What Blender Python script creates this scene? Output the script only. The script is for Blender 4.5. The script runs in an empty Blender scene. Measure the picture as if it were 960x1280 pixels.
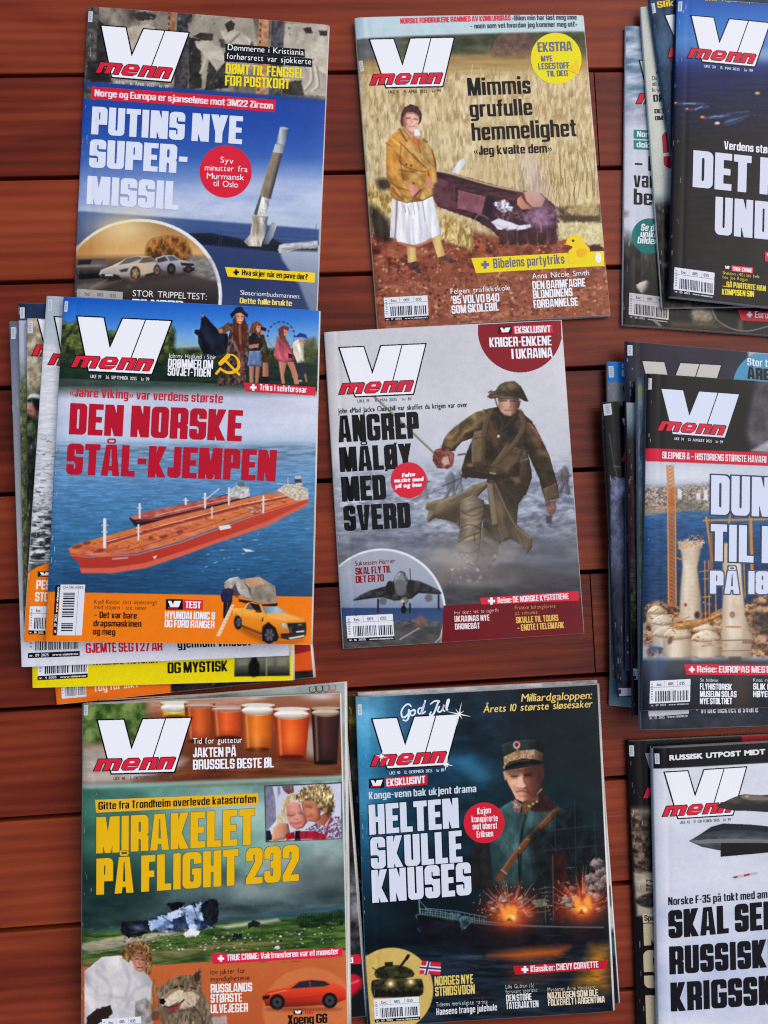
import bpy, math, random
import numpy as np
from mathutils import Matrix, Vector

S = bpy.context.scene
COL = S.collection
random.seed(7)
BOARD = 0.0935                      # pitch of the deck boards in metres

# ------------------------------------------------------------------ camera
FPX = 931.0                         # focal length in photo pixels (960 x 1280 frame)
PITCH, YAW, ROLL = math.radians(1.95), math.radians(-3.45), math.radians(-2.70)
CAM_H = 7.145 * BOARD
def _rot(p, y, r):
    cx, sx, cy, sy, cz, sz = math.cos(p), math.sin(p), math.cos(y), math.sin(y), math.cos(r), math.sin(r)
    X = np.array([[1, 0, 0], [0, cx, -sx], [0, sx, cx]])
    Y = np.array([[cy, 0, sy], [0, 1, 0], [-sy, 0, cy]])
    Z = np.array([[cz, -sz, 0], [sz, cz, 0], [0, 0, 1]])
    return Y @ X @ Z
CR = _rot(PITCH, YAW, ROLL)
cam = bpy.data.cameras.new('camera')
cam.sensor_fit = 'VERTICAL'; cam.sensor_height = 24.0; cam.lens = 24.0 * FPX / 1280.0
cam.clip_start = 0.01; cam.clip_end = 100.0
cam_o = bpy.data.objects.new('camera', cam); COL.objects.link(cam_o)
M4_ = Matrix([[*CR[0], 0], [*CR[1], 0], [*CR[2], CAM_H], [0, 0, 0, 1]])
cam_o.matrix_world = M4_
S.camera = cam_o

# ------------------------------------------------------------------ sky and sun (soft daylight)
SUN_EL, SUN_AZ = math.radians(50), math.radians(66)      # azimuth counted from +Y towards +X
w = bpy.data.worlds.new('World'); S.world = w; w.use_nodes = True
nt = w.node_tree; nt.nodes.clear()
sky = nt.nodes.new('ShaderNodeTexSky'); sky.sky_type = 'NISHITA'; sky.sun_disc = False
sky.sun_elevation = SUN_EL; sky.sun_rotation = SUN_AZ; sky.dust_density = 3.0; sky.ozone_density = 1.0
bg = nt.nodes.new('ShaderNodeBackground'); bg.inputs['Strength'].default_value = 0.11
wo = nt.nodes.new('ShaderNodeOutputWorld')
nt.links.new(sky.outputs['Color'], bg.inputs['Color']); nt.links.new(bg.outputs['Background'], wo.inputs['Surface'])
sl = bpy.data.lights.new('sun', 'SUN'); sl.energy = 1.5; sl.angle = math.radians(75); sl.color = (1.0, 0.95, 0.88)
so = bpy.data.objects.new('sun', sl); COL.objects.link(so)
_d = Vector((math.sin(SUN_AZ) * math.cos(SUN_EL), math.cos(SUN_AZ) * math.cos(SUN_EL), math.sin(SUN_EL)))
so.rotation_euler = _d.to_track_quat('Z', 'Y').to_euler(); so.location = (1, 1, 2)

vs = S.view_settings
vs.view_transform = 'Standard'; vs.look = 'None'; vs.exposure = 0.15; vs.gamma = 1.0; vs.use_curve_mapping = False
S.render.engine = 'CYCLES'
S.cycles.max_bounces = 6; S.cycles.use_denoising = False; S.cycles.filter_width = 1.15

# ------------------------------------------------------------------ photo <-> place
def unproj(px, py, z):
    """the point at height z that the photo shows at pixel (px, py)"""
    px = np.asarray(px, float); py = np.asarray(py, float)
    d = np.stack([px - 480.0, -(py - 640.0), np.full_like(px, -FPX)], -1) @ CR.T
    t = (z - CAM_H) / d[..., 2]
    return np.stack([d[..., 0] * t, d[..., 1] * t], -1)
def proj(P):
    P = np.asarray(P, float)
    q = (P - np.array([0, 0, CAM_H])) @ CR
    return np.stack([480 + FPX * q[..., 0] / -q[..., 2], 640 - FPX * q[..., 1] / -q[..., 2]], -1)
def homog(src, dst):
    A = []; b = []
    for (x, y), (u, v) in zip(src, dst):
        A.append([x, y, 1, 0, 0, 0, -u * x, -u * y]); b.append(u)
        A.append([0, 0, 0, x, y, 1, -v * x, -v * y]); b.append(v)
    h = np.linalg.solve(np.array(A, float), np.array(b, float))
    return np.append(h, 1).reshape(3, 3)
def happly(H, x, y):
    x = np.asarray(x, float); y = np.asarray(y, float)
    w_ = H[2, 0] * x + H[2, 1] * y + H[2, 2]
    return (H[0, 0] * x + H[0, 1] * y + H[0, 2]) / w_, (H[1, 0] * x + H[1, 1] * y + H[1, 2]) / w_

# ------------------------------------------------------------------ materials
def _mat(name):
    m = bpy.data.materials.new(name); m.use_nodes = True
    return m, m.node_tree, m.node_tree.nodes['Principled BSDF']
def mat_print():
    m, t, p = _mat('printed_paper')
    a = t.nodes.new('ShaderNodeAttribute'); a.attribute_name = 'ink'
    t.links.new(a.outputs['Color'], p.inputs['Base Color'])
    n = t.nodes.new('ShaderNodeTexNoise'); n.inputs['Scale'].default_value = 60; n.inputs['Detail'].default_value = 5
    tc = t.nodes.new('ShaderNodeTexCoord'); t.links.new(tc.outputs['Object'], n.inputs['Vector'])
    r = t.nodes.new('ShaderNodeMapRange'); r.inputs['To Min'].default_value = 0.20; r.inputs['To Max'].default_value = 0.32
    t.links.new(n.outputs['Fac'], r.inputs['Value']); t.links.new(r.outputs['Result'], p.inputs['Roughness'])
    p.inputs['Specular IOR Level'].default_value = 0.13
    n2 = t.nodes.new('ShaderNodeTexNoise'); n2.inputs['Scale'].default_value = 14; n2.inputs['Detail'].default_value = 3
    t.links.new(tc.outputs['Object'], n2.inputs['Vector'])
    b = t.nodes.new('ShaderNodeBump'); b.inputs['Strength'].default_value = 0.25; b.inputs['Distance'].default_value = 0.004
    t.links.new(n2.outputs['Fac'], b.inputs['Height']); t.links.new(b.outputs['Normal'], p.inputs['Normal'])
    return m
def mat_pages():
    m, t, p = _mat('page_edges')
    tc = t.nodes.new('ShaderNodeTexCoord'); mp = t.nodes.new('ShaderNodeMapping')
    mp.inputs['Scale'].default_value = (8, 8, 2600)
    t.links.new(tc.outputs['Object'], mp.inputs['Vector'])
    n = t.nodes.new('ShaderNodeTexNoise'); n.inputs['Scale'].default_value = 1; n.inputs['Detail'].default_value = 3
    t.links.new(mp.outputs['Vector'], n.inputs['Vector'])
    r = t.nodes.new('ShaderNodeValToRGB')
    r.color_ramp.elements[0].position = .32; r.color_ramp.elements[0].color = (.30, .29, .29, 1)
    r.color_ramp.elements[1].position = .62; r.color_ramp.elements[1].color = (.78, .77, .74, 1)
    t.links.new(n.outputs['Fac'], r.inputs['Fac']); t.links.new(r.outputs['Color'], p.inputs['Base Color'])
    p.inputs['Roughness'].default_value = .75
    return m
def mat_wood():
    m, t, p = _mat('stained_wood')
    L = t.links
    a = t.nodes.new('ShaderNodeAttribute'); a.attribute_name = 'plank'
    sx = t.nodes.new('ShaderNodeSeparateColor'); L.new(a.outputs['Color'], sx.inputs['Color'])
    tc = t.nodes.new('ShaderNodeTexCoord')
    off = t.nodes.new('ShaderNodeVectorMath'); off.operation = 'SCALE'; off.inputs['Scale'].default_value = 7.0
    L.new(a.outputs['Color'], off.inputs[0])
    ad = t.nodes.new('ShaderNodeVectorMath'); L.new(tc.outputs['Object'], ad.inputs[0]); L.new(off.outputs['Vector'], ad.inputs[1])
    def noise(scale, detail, dist=0.0, rough=.55):
        mp = t.nodes.new('ShaderNodeMapping'); mp.inputs['Scale'].default_value = scale
        L.new(ad.outputs['Vector'], mp.inputs['Vector'])
        n = t.nodes.new('ShaderNodeTexNoise'); n.inputs['Scale'].default_value = 1; n.inputs['Detail'].default_value = detail
        n.inputs['Roughness'].default_value = rough; n.inputs['Distortion'].default_value = dist
        L.new(mp.outputs['Vector'], n.inputs['Vector']); return n
    streak = noise((2.2, 54, 20), 5, 1.2, .6)
    blot = noise((3.2, 14, 5), 3, 1.0)
    fine = noise((22, 700, 60), 2)
    # flowing cathedral grain
    mp = t.nodes.new('ShaderNodeMapping'); mp.inputs['Scale'].default_value = (2.2, 26, 8); L.new(ad.outputs['Vector'], mp.inputs['Vector'])
    wv = t.nodes.new('ShaderNodeTexWave'); wv.wave_type = 'BANDS'; wv.bands_direction = 'Y'; wv.inputs['Scale'].default_value = 1.1
    wv.inputs['Distortion'].default_value = 7.0; wv.inputs['Detail'].default_value = 2; wv.inputs['Detail Scale'].default_value = .7
    L.new(mp.outputs['Vector'], wv.inputs['Vector'])
    def mth(op, x, y):
        n = t.nodes.new('ShaderNodeMath'); n.operation = op
        for i, v in enumerate((x, y)):
            if isinstance(v, (int, float)): n.inputs[i].default_value = v
            else: L.new(v, n.inputs[i])
        return n.outputs[0]
    f = mth('ADD', mth('MULTIPLY', streak.outputs['Fac'], .28), mth('MULTIPLY', blot.outputs['Fac'], .58))
    f = mth('ADD', f, mth('MULTIPLY', wv.outputs['Fac'], .085))
    f = mth('ADD', f, mth('MULTIPLY', fine.outputs['Fac'], .06))
    f = mth('ADD', f, mth('MULTIPLY', mth('SUBTRACT', sx.outputs['Red'], .54), .20))
    r = t.nodes.new('ShaderNodeValToRGB'); e = r.color_ramp.elements
    e[0].position = .30; e[0].color = (.080, .0115, .0060, 1)
    e[1].position = .86; e[1].color = (.370, .080, .028, 1)
    x = e.new(.47); x.color = (.165, .0235, .0095, 1)
    x = e.new(.62); x.color = (.255, .0425, .0145, 1)
    L.new(f, r.inputs['Fac']); L.new(r.outputs['Color'], p.inputs['Base Color'])
    rr = t.nodes.new('ShaderNodeMapRange'); rr.inputs['To Min'].default_value = .26; rr.inputs['To Max'].default_value = .46
    L.new(blot.outputs['Fac'], rr.inputs['Value']); L.new(rr.outputs['Result'], p.inputs['Roughness'])
    p.inputs['Specular IOR Level'].default_value = .16
    b = t.nodes.new('ShaderNodeBump'); b.inputs['Strength'].default_value = .35; b.inputs['Distance'].default_value = .0012
    L.new(mth('ADD', streak.outputs['Fac'], mth('MULTIPLY', fine.outputs['Fac'], .5)), b.inputs['Height']); L.new(b.outputs['Normal'], p.inputs['Normal'])
    return m
def mat_plain(name, col, rough=.8):
    m, t, p = _mat(name)
    n = t.nodes.new('ShaderNodeTexNoise'); n.inputs['Scale'].default_value = 25
    mx = t.nodes.new('ShaderNodeMix'); mx.data_type = 'RGBA'
    mx.inputs['A'].default_value = (*[c * .7 for c in col], 1); mx.inputs['B'].default_value = (*col, 1)
    t.links.new(n.outputs['Fac'], mx.inputs['Factor']); t.links.new(mx.outputs['Result'], p.inputs['Base Color'])
    p.inputs['Roughness'].default_value = rough
    return m
MPRINT, MPAGES, MWOOD, MEARTH = mat_print(), mat_pages(), mat_wood(), mat_plain('dark_ground', (.02, .012, .009))

# ------------------------------------------------------------------ mesh helper
def mesh_obj(name, V, loops, starts, totals, mat, parent=None, cols=None, smooth=False, attr='ink'):
    me = bpy.data.meshes.new(name)
    V = np.ascontiguousarray(V, np.float32)
    me.vertices.add(len(V)); me.vertices.foreach_set('co', V.ravel())
    me.loops.add(len(loops)); me.loops.foreach_set('vertex_index', np.asarray(loops, np.int32))
    me.polygons.add(len(starts)); me.polygons.foreach_set('loop_start', np.asarray(starts, np.int32))
    me.update(calc_edges=True); 
    if smooth: me.polygons.foreach_set('use_smooth', np.ones(len(starts), bool))
    if cols is not None:
        a = me.attributes.new(attr, 'BYTE_COLOR', 'POINT')
        c = np.ones((len(V), 4), np.float32); c[:, :3] = np.clip(cols, 0, 1)
        a.data.foreach_set('color_srgb', c.ravel())
    me.materials.append(mat)
    o = bpy.data.objects.new(name, me); COL.objects.link(o)
    if parent is not None: o.parent = parent
    return o
def quads_obj(name, V, Q, *a, **k):
    Q = np.asarray(Q, np.int32)
    return mesh_obj(name, V, Q.ravel(), np.arange(len(Q)) * 4, None, *a, **k)

# ------------------------------------------------------------------ the deck
def build_deck():
    V = []; Q = []; C = []
    X0, X1, TH, GAP, BV = -2.2, 2.2, .022, .0038, .0009
    rng = random.Random(11)
    for k in range(-18, 28):
        ytop = (4.569 - k) * BOARD - GAP / 2; ybot = ytop - BOARD + GAP
        jx = {-1: .186, 0: .186, 4: .186, 5: None}.get(k, None)
        if k in (0,): jx = unproj(740, 45, 0)[0]
        elif k in (-1,): jx = None
        elif k == 5: jx = unproj(733, 640, 0)[0]
        else: jx = None
        spans = [(X0, X1)] if jx is None else [(X0, jx - .0006), (jx + .0006, X1)]
        if k == 1: spans = spans
        for a, b in spans:
            c = (rng.random(), rng.random(), rng.random())
            dz = rng.uniform(-.0004, .0004)
            prof = [(ybot, -TH), (ybot, -BV), (ybot + BV * .35, -BV * .35), (ybot + BV, 0), (ytop - BV, 0), (ytop - BV * .35, -BV * .35), (ytop, -BV), (ytop, -TH)]
            base = len(V); n = len(prof)
            for x in (a, b):
                for y, z in prof: V.append((x, y, z + dz)); C.append(c)
            for i in range(n):
                j = (i + 1) % n
                Q.append((base + i, base + n + i, base + n + j, base + j))
            for e in (0, n):           # end caps
                for i in range(0, n // 2 - 1):
                    Q.append((base + e + i, base + e + i + 1, base + e + n - 2 - i, base + e + n - 1 - i))
    me = bpy.data.meshes.new('deck'); me.from_pydata(V, [], Q); me.update()
    at = me.attributes.new('plank', 'FLOAT_COLOR', 'POINT')
    at.data.foreach_set('color', np.array([(*c, 1) for c in C], np.float32).ravel())
    me.materials.append(MWOOD)
    o = bpy.data.objects.new('wooden_deck', me); COL.objects.link(o); o['kind'] = 'structure'
    bm = bpy.data.meshes.new('ground')
    bm.from_pydata([(-60, -60, -.03), (60, -60, -.03), (60, 60, -.03), (-60, 60, -.03)], [], [(0, 1, 2, 3)])
    bm.materials.append(MEARTH)
    g = bpy.data.objects.new('ground', bm); COL.objects.link(g); g['kind'] = 'structure'
build_deck()

# ------------------------------------------------------------------ lettering
# a heavy condensed block face drawn as masks (x in 0..w, y in 0..1)
class Gl:
    def __init__(s, w, X, Y): s.w = w; s.X = X; s.Y = Y
    def rr(s, x0, y0, x1, y1, r=(0, 0, 0, 0)):     # rounded box, radii bl br tr tl
        X, Y = s.X, s.Y
        if not isinstance(r, tuple): r = (r,) * 4
        m = (X >= x0) & (X <= x1) & (Y >= y0) & (Y <= y1)
        for q, (cx, cy, sx, sy) in zip(r, ((x0, y0, 1, 1), (x1, y0, -1, 1), (x1, y1, -1, -1), (x0, y1, 1, -1))):
            if q <= 0: continue
            dx = (cx + sx * q - X) * sx; dy = (cy + sy * q - Y) * sy
            m &= ~((dx > 0) & (dy > 0) & (dx * dx + dy * dy > q * q))
        return m
    def pg(s, *p):                                  # convex polygon, counter-clockwise
        m = np.ones(s.X.shape, bool)
        for (x0, y0), (x1, y1) in zip(p, p[1:] + p[:1]):
            m &= (x1 - x0) * (s.Y - y0) - (y1 - y0) * (s.X - x0) >= 0
        return m
HW = dict(A=.56, B=.52, C=.51, D=.52, E=.44, F=.42, G=.56, H=.54, I=.235, J=.40, K=.54, L=.42, M=.70, N=.56, O=.52, P=.50, Q=.52, R=.53, S=.50,
          T=.46, U=.52, V=.55, W=.80, X=.55, Y=.54, Z=.46)
HW.update({'Å': .56, 'Ø': .52, '0': .52, '1': .34, '2': .49, '3': .49, '4': .54, '5': .49, '6': .51, '7': .45, '8': .51, '9': .51, '-': .30})
LC = dict(a=.46, b=.48, c=.43, d=.48, e=.47, f=.31, g=.48, h=.48, i=.20, j=.26, k=.49, l=.20, m=.74, n=.48, o=.48, p=.48, r=.34, s=.43, t=.32, u=.48,
          v=.47, w=.70, x=.48, y=.47, z=.42)
LC.update({'å': .46, 'ø': .48, '–': .46, '.': .19, ',': .19, ':': .19, "'": .15, '«': .42, '»': .42})
HW.update(LC)
def lower(ch, R, P, w, s, b, r, q):
    x = .745; r = .13
    o = lambda: R(0, 0, w, x, r) & ~R(s, b, w - s, x - b, q)
    n = lambda: R(0, 0, w, x, (0, 0, r, 0)) & ~R(s, -1, w - s, x - b, (0, 0, q, 0))
    if ch in 'aå':
        m = R(0, 0, w, x, (r, 0, r, r)) & ~R(s, b * .8, w - s, .30, q) & ~R(s, .42, w - s, x - b) & ~R(-1, .42, s + .001, .54)
        return m | (R(w * .2, .86, w * .8, 1.08, .08) & ~R(w * .2 + .055, .91, w * .8 - .055, 1.03, .04)) if ch == 'å' else m
    if ch == 'b': return R(0, 0, s, 1) | o()
    if ch == 'c': return o() & ~R(w - s - .001, .28, w + 1, .47)
    if ch == 'd': return R(w - s, 0, w, 1) | o()
    if ch == 'e': return (o() & ~R(w - s - .001, .21, w + 1, .33)) | R(s * .9, .33, w - s * .9, .33 + b * .75)
    if ch == 'f': return R(.06, 0, .06 + s, 1, (0, 0, 0, .1)) | R(0, x - b, w, x) | R(.06, 1 - b, w, 1, (0, 0, 0, .1))
    if ch == 'g': return o() | R(w - s, -.24, w, x, (0, r, 0, 0)) | R(.03, -.24, w - s, -.24 + b)
    if ch == 'h': return R(0, 0, s, 1) | n()
    if ch == 'i': return R(.005, 0, w - .005, x) | R(.005, x + .085, w - .005, x + .085 + .17)
    if ch == 'j': return R(w - .19, -.24, w, x, (0, r, 0, 0)) | R(w - .19, x + .085, w, x + .255) | R(-.02, -.24, w - .19, -.24 + b)
    if ch == 'k': return R(0, 0, s, 1) | P((s * .6, .30), (w - s * 1.1, 0), (w, 0), (s * 1.1, .46)) & R(0, 0, w, x) | P((s * .6, .27), (s * 1.3, .27), (w - .02, x), (w - s * 1.1, x))
    if ch == 'l': return R(.005, 0, w - .005, 1)
    if ch == 'm': return R(0, 0, w, x, (0, 0, r, 0)) & ~R(s * .95, -1, (w - s * .95) / 2, x - b) & ~R((w + s * .95) / 2, -1, w - s * .95, x - b)
    if ch == 'n': return n()
    if ch == 'o': return o()
    if ch == 'ø': return o() | P((-.03, -.06), (.06, -.06), (w + .03, x + .06), (w - .06, x + .06))
    if ch == 'p': return R(0, -.24, s, x) | o()
    if ch == 'r': return R(0, 0, s, x) | R(0, x - b * 1.15, w, x, (0, 0, .04, 0))
    if ch == 's': return R(0, 0, w, x, r) & ~R(s, b, w - s, x / 2 - b * .5, q) & ~R(s, x / 2 + b * .5, w - s, x - b, q) & ~R(-1, .23, s + .001, x / 2 - b * .5 + .02) & ~R(w - s - .001, x / 2 + b * .5 - .02, w + 1, x - .23)
    if ch == 't': return R(.06, 0, .06 + s, .95, (.1, 0, 0, 0)) | R(0, x - b, w, x) | R(.06, 0, w, b, (.1, 0, 0, 0))
    if ch == 'u': return R(0, 0, w, x, (r, 0, 0, 0)) & ~R(s, b, w - s, 2, (q, q, 0, 0))
    if ch in 'vy':
        m = P((w * .25, 0), (w * .75, 0), (w, x), (0, x)) & ~P((w / 2 - .012, .2), (w / 2 + .012, .2), (w - s, x + .01), (s, x + .01))
        return m | P((w * .02, -.24), (w * .36, -.24), (w * .75, 0), (w * .7, .05), (w * .25, .05)) if ch == 'y' else m
    if ch == 'w':
        a = w / 2 + .05; m = None
        for k in (0, w - a):
            v = P((k + a * .25, 0), (k + a * .75, 0), (k + a, x), (k, x)) & ~P((k + a / 2 - .01, .22), (k + a / 2 + .01, .22), (k + a - s * .8, x + .01), (k + s * .8, x + .01))
            m = v if m is None else m | v
        return m
    if ch == 'x': return P((0, 0), (s * 1.15, 0), (w, x), (w - s * 1.15, x)) | P((w - s * 1.15, 0), (w, 0), (s * 1.15, x), (0, x))
    if ch == 'z': return R(0, 0, w, b) | R(0, x - b, w, x) | P((0, b), (s * 1.1, b), (w, x - b), (w - s * 1.1, x - b))
    if ch == '–': return R(.02, .36, w - .02, .36 + b * .9)
    if ch == '.': return R(0, 0, w, .18)
    if ch == ',': return R(0, 0, w, .18) | P((w * .3, -.1), (w, 0), (w, .1), (w * .3, .1))
    if ch == ':': return R(0, .04, w, .22) | R(0, .50, w, .68)
    if ch == "'": return R(0, .68, w, 1)
    if ch in '«»':
        m = None
        for k in (0, w * .48):
            if ch == '«': v = P((k, .36), (k + .12, .14), (k + .21, .14), (k + .09, .36)) | P((k, .36), (k + .09, .36), (k + .21, .58), (k + .12, .58))
            else: v = P((k, .14), (k + .09, .14), (k + .21, .36), (k + .12, .36)) | P((k + .12, .36), (k + .21, .36), (k + .09, .58), (k, .58))
            m = v if m is None else m | v
        return m
    return R(0, 0, w, x)
def heavy(ch, X, Y, w, s=.205, b=.165):
    g = Gl(w, X, Y); R, P = g.rr, g.pg
    r, q = .15, .05
    if ch in LC: return lower(ch, R, P, w, s * .94, b * .92, r, q)
    box = lambda *rad: R(0, 0, w, 1, rad if rad else (0, 0, 0, 0))
    ring = lambda *rad: box(*rad) & ~R(s, b, w - s, 1 - b, q)
    if ch in 'AÅ':
        m = P((0, 0), (w, 0), (w * .78, 1), (w * .22, 1)) & ~P((s * .92, -.01), (w - s * .92, -.01), (w - s * 1.0, .17), (s * 1.0, .17))
        m &= ~P((s * 1.06, .32), (w - s * 1.06, .32), (w * .53, .86), (w * .47, .86))
        if ch == 'Å': m |= R(w * .26, 1.03, w * .74, 1.20, .07) & ~R(w * .26 + .05, 1.075, w * .74 - .05, 1.155, .03)
        return m
    if ch == 'B': return box(0, r, r, 0) & ~R(s, b, w - s, .5 - b * .45, q) & ~R(s, .5 + b * .45, w - s, 1 - b, q) & ~P((w + .01, .47), (w + .01, .53), (w - .05, .5))
    if ch == 'C': return ring(r, r, r, r) & ~R(w - s - .001, .35, w + 1, .65)
    if ch == 'D': return ring(0, r, r, 0)
    if ch == 'E': return box() & ~R(s, b, w + 1, .5 - b / 2) & ~R(s, .5 + b / 2, w + 1, 1 - b) & ~R(w - .035, .4, w + 1, .6)
    if ch == 'F': return box() & ~R(s, -1, w + 1, .5 - b * .6) & ~R(s, .5 + b * .4, w + 1, 1 - b) & ~R(w - .035, .3, w + 1, .65)
    if ch == 'G': return (ring(r, r, r, r) & ~R(w - s - .001, .545, w + 1, .675)) | R(w * .50, .38, w, .545)
    if ch == 'H': return box() & ~R(s, -1, w - s, .5 - b / 2) & ~R(s, .5 + b / 2, w - s, 2)
    if ch == 'I': return R(w / 2 - .108, 0, w / 2 + .108, 1)
    if ch == 'J': return (R(w - s, 0, w, 1) | R(0, 0, w, .34)) & box(r, r, 0, 0) & ~R(s * .85, b, w - s, 2, (q, q, 0, 0)) | R(0, .14, s * .85, .34) & ~R(0, 0, 1, .0)
    if ch == 'K': return R(0, 0, s, 1) | P((s * .6, .42), (w - s * 1.12, 0), (w, 0), (s * 1.05, .62)) & R(0, 0, w, 1) | P((s * .6, .36), (s * 1.3, .36), (w - .01, 1), (w - s * 1.12, 1)) & R(0, 0, w, 1)
    if ch == 'L': return R(0, 0, s, 1) | R(0, 0, w, b)
    if ch == 'M': return R(0, 0, s * .92, 1) | R(w - s * .92, 0, w, 1) | P((w / 2 - .085, .0), (w / 2 + .085, 0), (s * 1.25, 1), (0, 1)) & R(0, 0, w, 1) | P((w / 2 - .085, 0), (w / 2 + .085, 0), (w, 1), (w - s * 1.25, 1)) & R(0, 0, w, 1)
    if ch == 'N': return R(0, 0, s * .92, 1) | R(w - s * .92, 0, w, 1) | P((w - s * 1.15, 0), (w, 0), (s * 1.15, 1), (0, 1))
    if ch in 'O0': return ring(r, r, r, r)
    if ch == 'Ø': return ring(r, r, r, r) | P((-.02, -.06), (.09, -.06), (w + .02, 1.06), (w - .09, 1.06))
    if ch == 'P': return box(0, 0, r, 0) & ~R(s, -1, w + 1, .40 - b * .2) & ~R(s, .40 + b * .7, w - s, 1 - b, q) | (R(s, .37, w, .7, (0, r, 0, 0)) & ~R(s, .40 + b * .7, w - s, 1 - b, q))
    if ch == 'Q': return ring(r, r, r, r) | P((w * .5, .12), (w * .85, -.08), (w, -.02), (w * .7, .22))
    if ch == 'R': return (R(0, 0, w, 1, (0, 0, r, 0)) & ~R(s, .44 + b * .45, w - s, 1 - b, q) & ~R(s, -1, w - s, .44 - b * .55, (0, 0, q, 0))) & ~P((w + .01, .40), (w + .01, .50), (w - .045, .45))
    if ch == 'S': return box(r, r, r, r) & ~R(s, b, w - s, .5 - b * .52, q) & ~R(s, .5 + b * .52, w - s, 1 - b, q) & ~R(-1, .335, s + .001, .5 - b * .52 + .02) & ~R(w - s - .001, .5 + b * .52 - .02, w + 1, .665)
    if ch == 'T': return R(0, 1 - b * 1.08, w, 1) | R(w / 2 - s / 2, 0, w / 2 + s / 2, 1)
    if ch == 'U': return box(r, r, 0, 0) & ~R(s, b, w - s, 2, (q, q, 0, 0))
    if ch == 'V': return P((w * .27, 0), (w * .73, 0), (w, 1), (0, 1)) & ~P((w / 2 - .012, .24), (w / 2 + .012, .24), (w - s, 1.01), (s, 1.01))
    if ch == 'W':
        a = w / 2 + .05; o = None
        for k in (0, w - a):
            v = P((k + a * .28, 0), (k + a * .72, 0), (k + a, 1), (k, 1)) & ~P((k + a / 2 - .01, .28), (k + a / 2 + .01, .28), (k + a - s * .85, 1.01), (k + s * .85, 1.01))
            o = v if o is None else o | v
        return o
    if ch == 'X': return P((0, 0), (s * 1.15, 0), (w, 1), (w - s * 1.15, 1)) | P((w - s * 1.15, 0), (w, 0), (s * 1.15, 1), (0, 1))
    if ch == 'Y': return R(w / 2 - s / 2, 0, w / 2 + s / 2, .5) | P((w / 2 - s / 2, .36), (w / 2 + s / 2, .36), (w, 1), (w - s * 1.05, 1)) | P((w / 2 - s / 2, .36), (w / 2 + s / 2, .36), (s * 1.05, 1), (0, 1))
    if ch == 'Z': return R(0, 0, w, b) | R(0, 1 - b, w, 1) | P((0, b), (s * 1.1, b), (w, 1 - b), (w - s * 1.1, 1 - b))
    if ch == '1': return R(w - s, 0, w, 1) | P((0, .66), (w - s, .72), (w - s, 1), (w - s * .9, 1), (0, .84))
    if ch == '2': return R(0, 0, w, b) | (R(0, .5, w, 1, (0, r, r, r)) & ~R(s * .9, .3, w - s, 1 - b, q) & ~R(-1, .3, s * .9, .64)) | P((0, b * .9), (s * 1.05, b * .9), (w, .58), (w - s, .62))
    if ch == '3': return box(r, r, r, r) & ~R(s * .8, b, w - s, .5 - b * .5, q) & ~R(s * .8, .5 + b * .5, w - s, 1 - b, q) & ~R(-1, .335, s * .8 + .001, .665) & ~R(-1, .335, s * .55, .665) | R(s * .8, .5 - b * .5, w - s, .5 + b * .5)
    if ch == '4': return R(w - s * 1.35, 0, w - s * .35, 1) | R(0, .2, w, .2 + b) | P((0, .3), (s * .8, .3), (w - s * .5, 1), (w - s * 1.35, 1))
    if ch == '5': return box(r, r, 0, 0) & ~R(s, b, w - s, .62 - b, q) & ~R(s, .62, w + 1, 1 - b) & ~R(-1, .335, s + .001, .46) & ~R(w - .03, .62, w + 1, 2)
    if ch == '6': return ring(r, r, r, r) & ~R(w - s - .001, .62, w + 1, .68) | R(s * .9, .5 - b * .4, w - s * .9, .5 + b * .6) & box()
    if ch == '7': return R(0, 1 - b, w, 1) | P((w * .16, 0), (w * .16 + s, 0), (w, 1 - b), (w - s * 1.05, 1 - b))
    if ch == '8': return box(r, r, r, r) & ~R(s, b, w - s, .5 - b * .5, q) & ~R(s, .5 + b * .5, w - s, 1 - b, q) & ~P((w + .01, .47), (w + .01, .53), (w - .05, .5)) & ~P((-.01, .53), (-.01, .47), (.05, .5))
    if ch == '9': return ring(r, r, r, r) & ~R(-1, .32, s + .001, .38) | R(s * .9, .5 - b * .6, w - s * .9, .5 + b * .4)
    if ch == '-': return R(.02, .41, w - .02, .41 + b)
    return box()

# the built-in face, for lower case and small print
_bf = {}
def bfont(ch):
    if ch in _bf: return _bf[ch]
    def curve(s):
        c = bpy.data.curves.new('glyph', 'FONT'); c.body = s
        o = bpy.data.objects.new('glyph', c); COL.objects.link(o)
        dg = bpy.context.evaluated_depsgraph_get()
        k = o.to_curve(dg, apply_modifiers=False)
        polys = []
        for sp in k.splines:
            B = sp.bezier_points; pts = []
            for i in range(len(B)):
                p, q = B[i], B[(i + 1) % len(B)]
                a, h1, h2, e = [np.array(v[:2]) for v in (p.co, p.handle_right, q.handle_left, q.co)]
                st = (abs(np.cross(h1 - a, e - a)) + abs(np.cross(h2 - a, e - a))) < 1e-5
                for t in ([0.0] if st else np.arange(0, 1, .2)):
                    pts.append((1 - t) ** 3 * a + 3 * (1 - t) ** 2 * t * h1 + 3 * (1 - t) * t * t * h2 + t ** 3 * e)
            polys.append(np.array(pts))
        o.to_curve_clear(); bpy.data.objects.remove(o); bpy.data.curves.remove(c)
        return polys
    if '_cap' not in _bf:
        _bf['_cap'] = None; _bf['_cap'] = max(p[:, 1].max() for p in curve('H'))
    cap = _bf['_cap']
    P = [p / cap for p in curve(ch)]
    if ch == ' ' or not P: _bf[ch] = ([], .32); return _bf[ch]
    x0 = min(p[:, 0].min() for p in P); x1 = max(p[:, 0].max() for p in P)
    _bf[ch] = ([p - np.array([x0, 0]) for p in P], x1 - x0)
    return _bf[ch]
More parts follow.
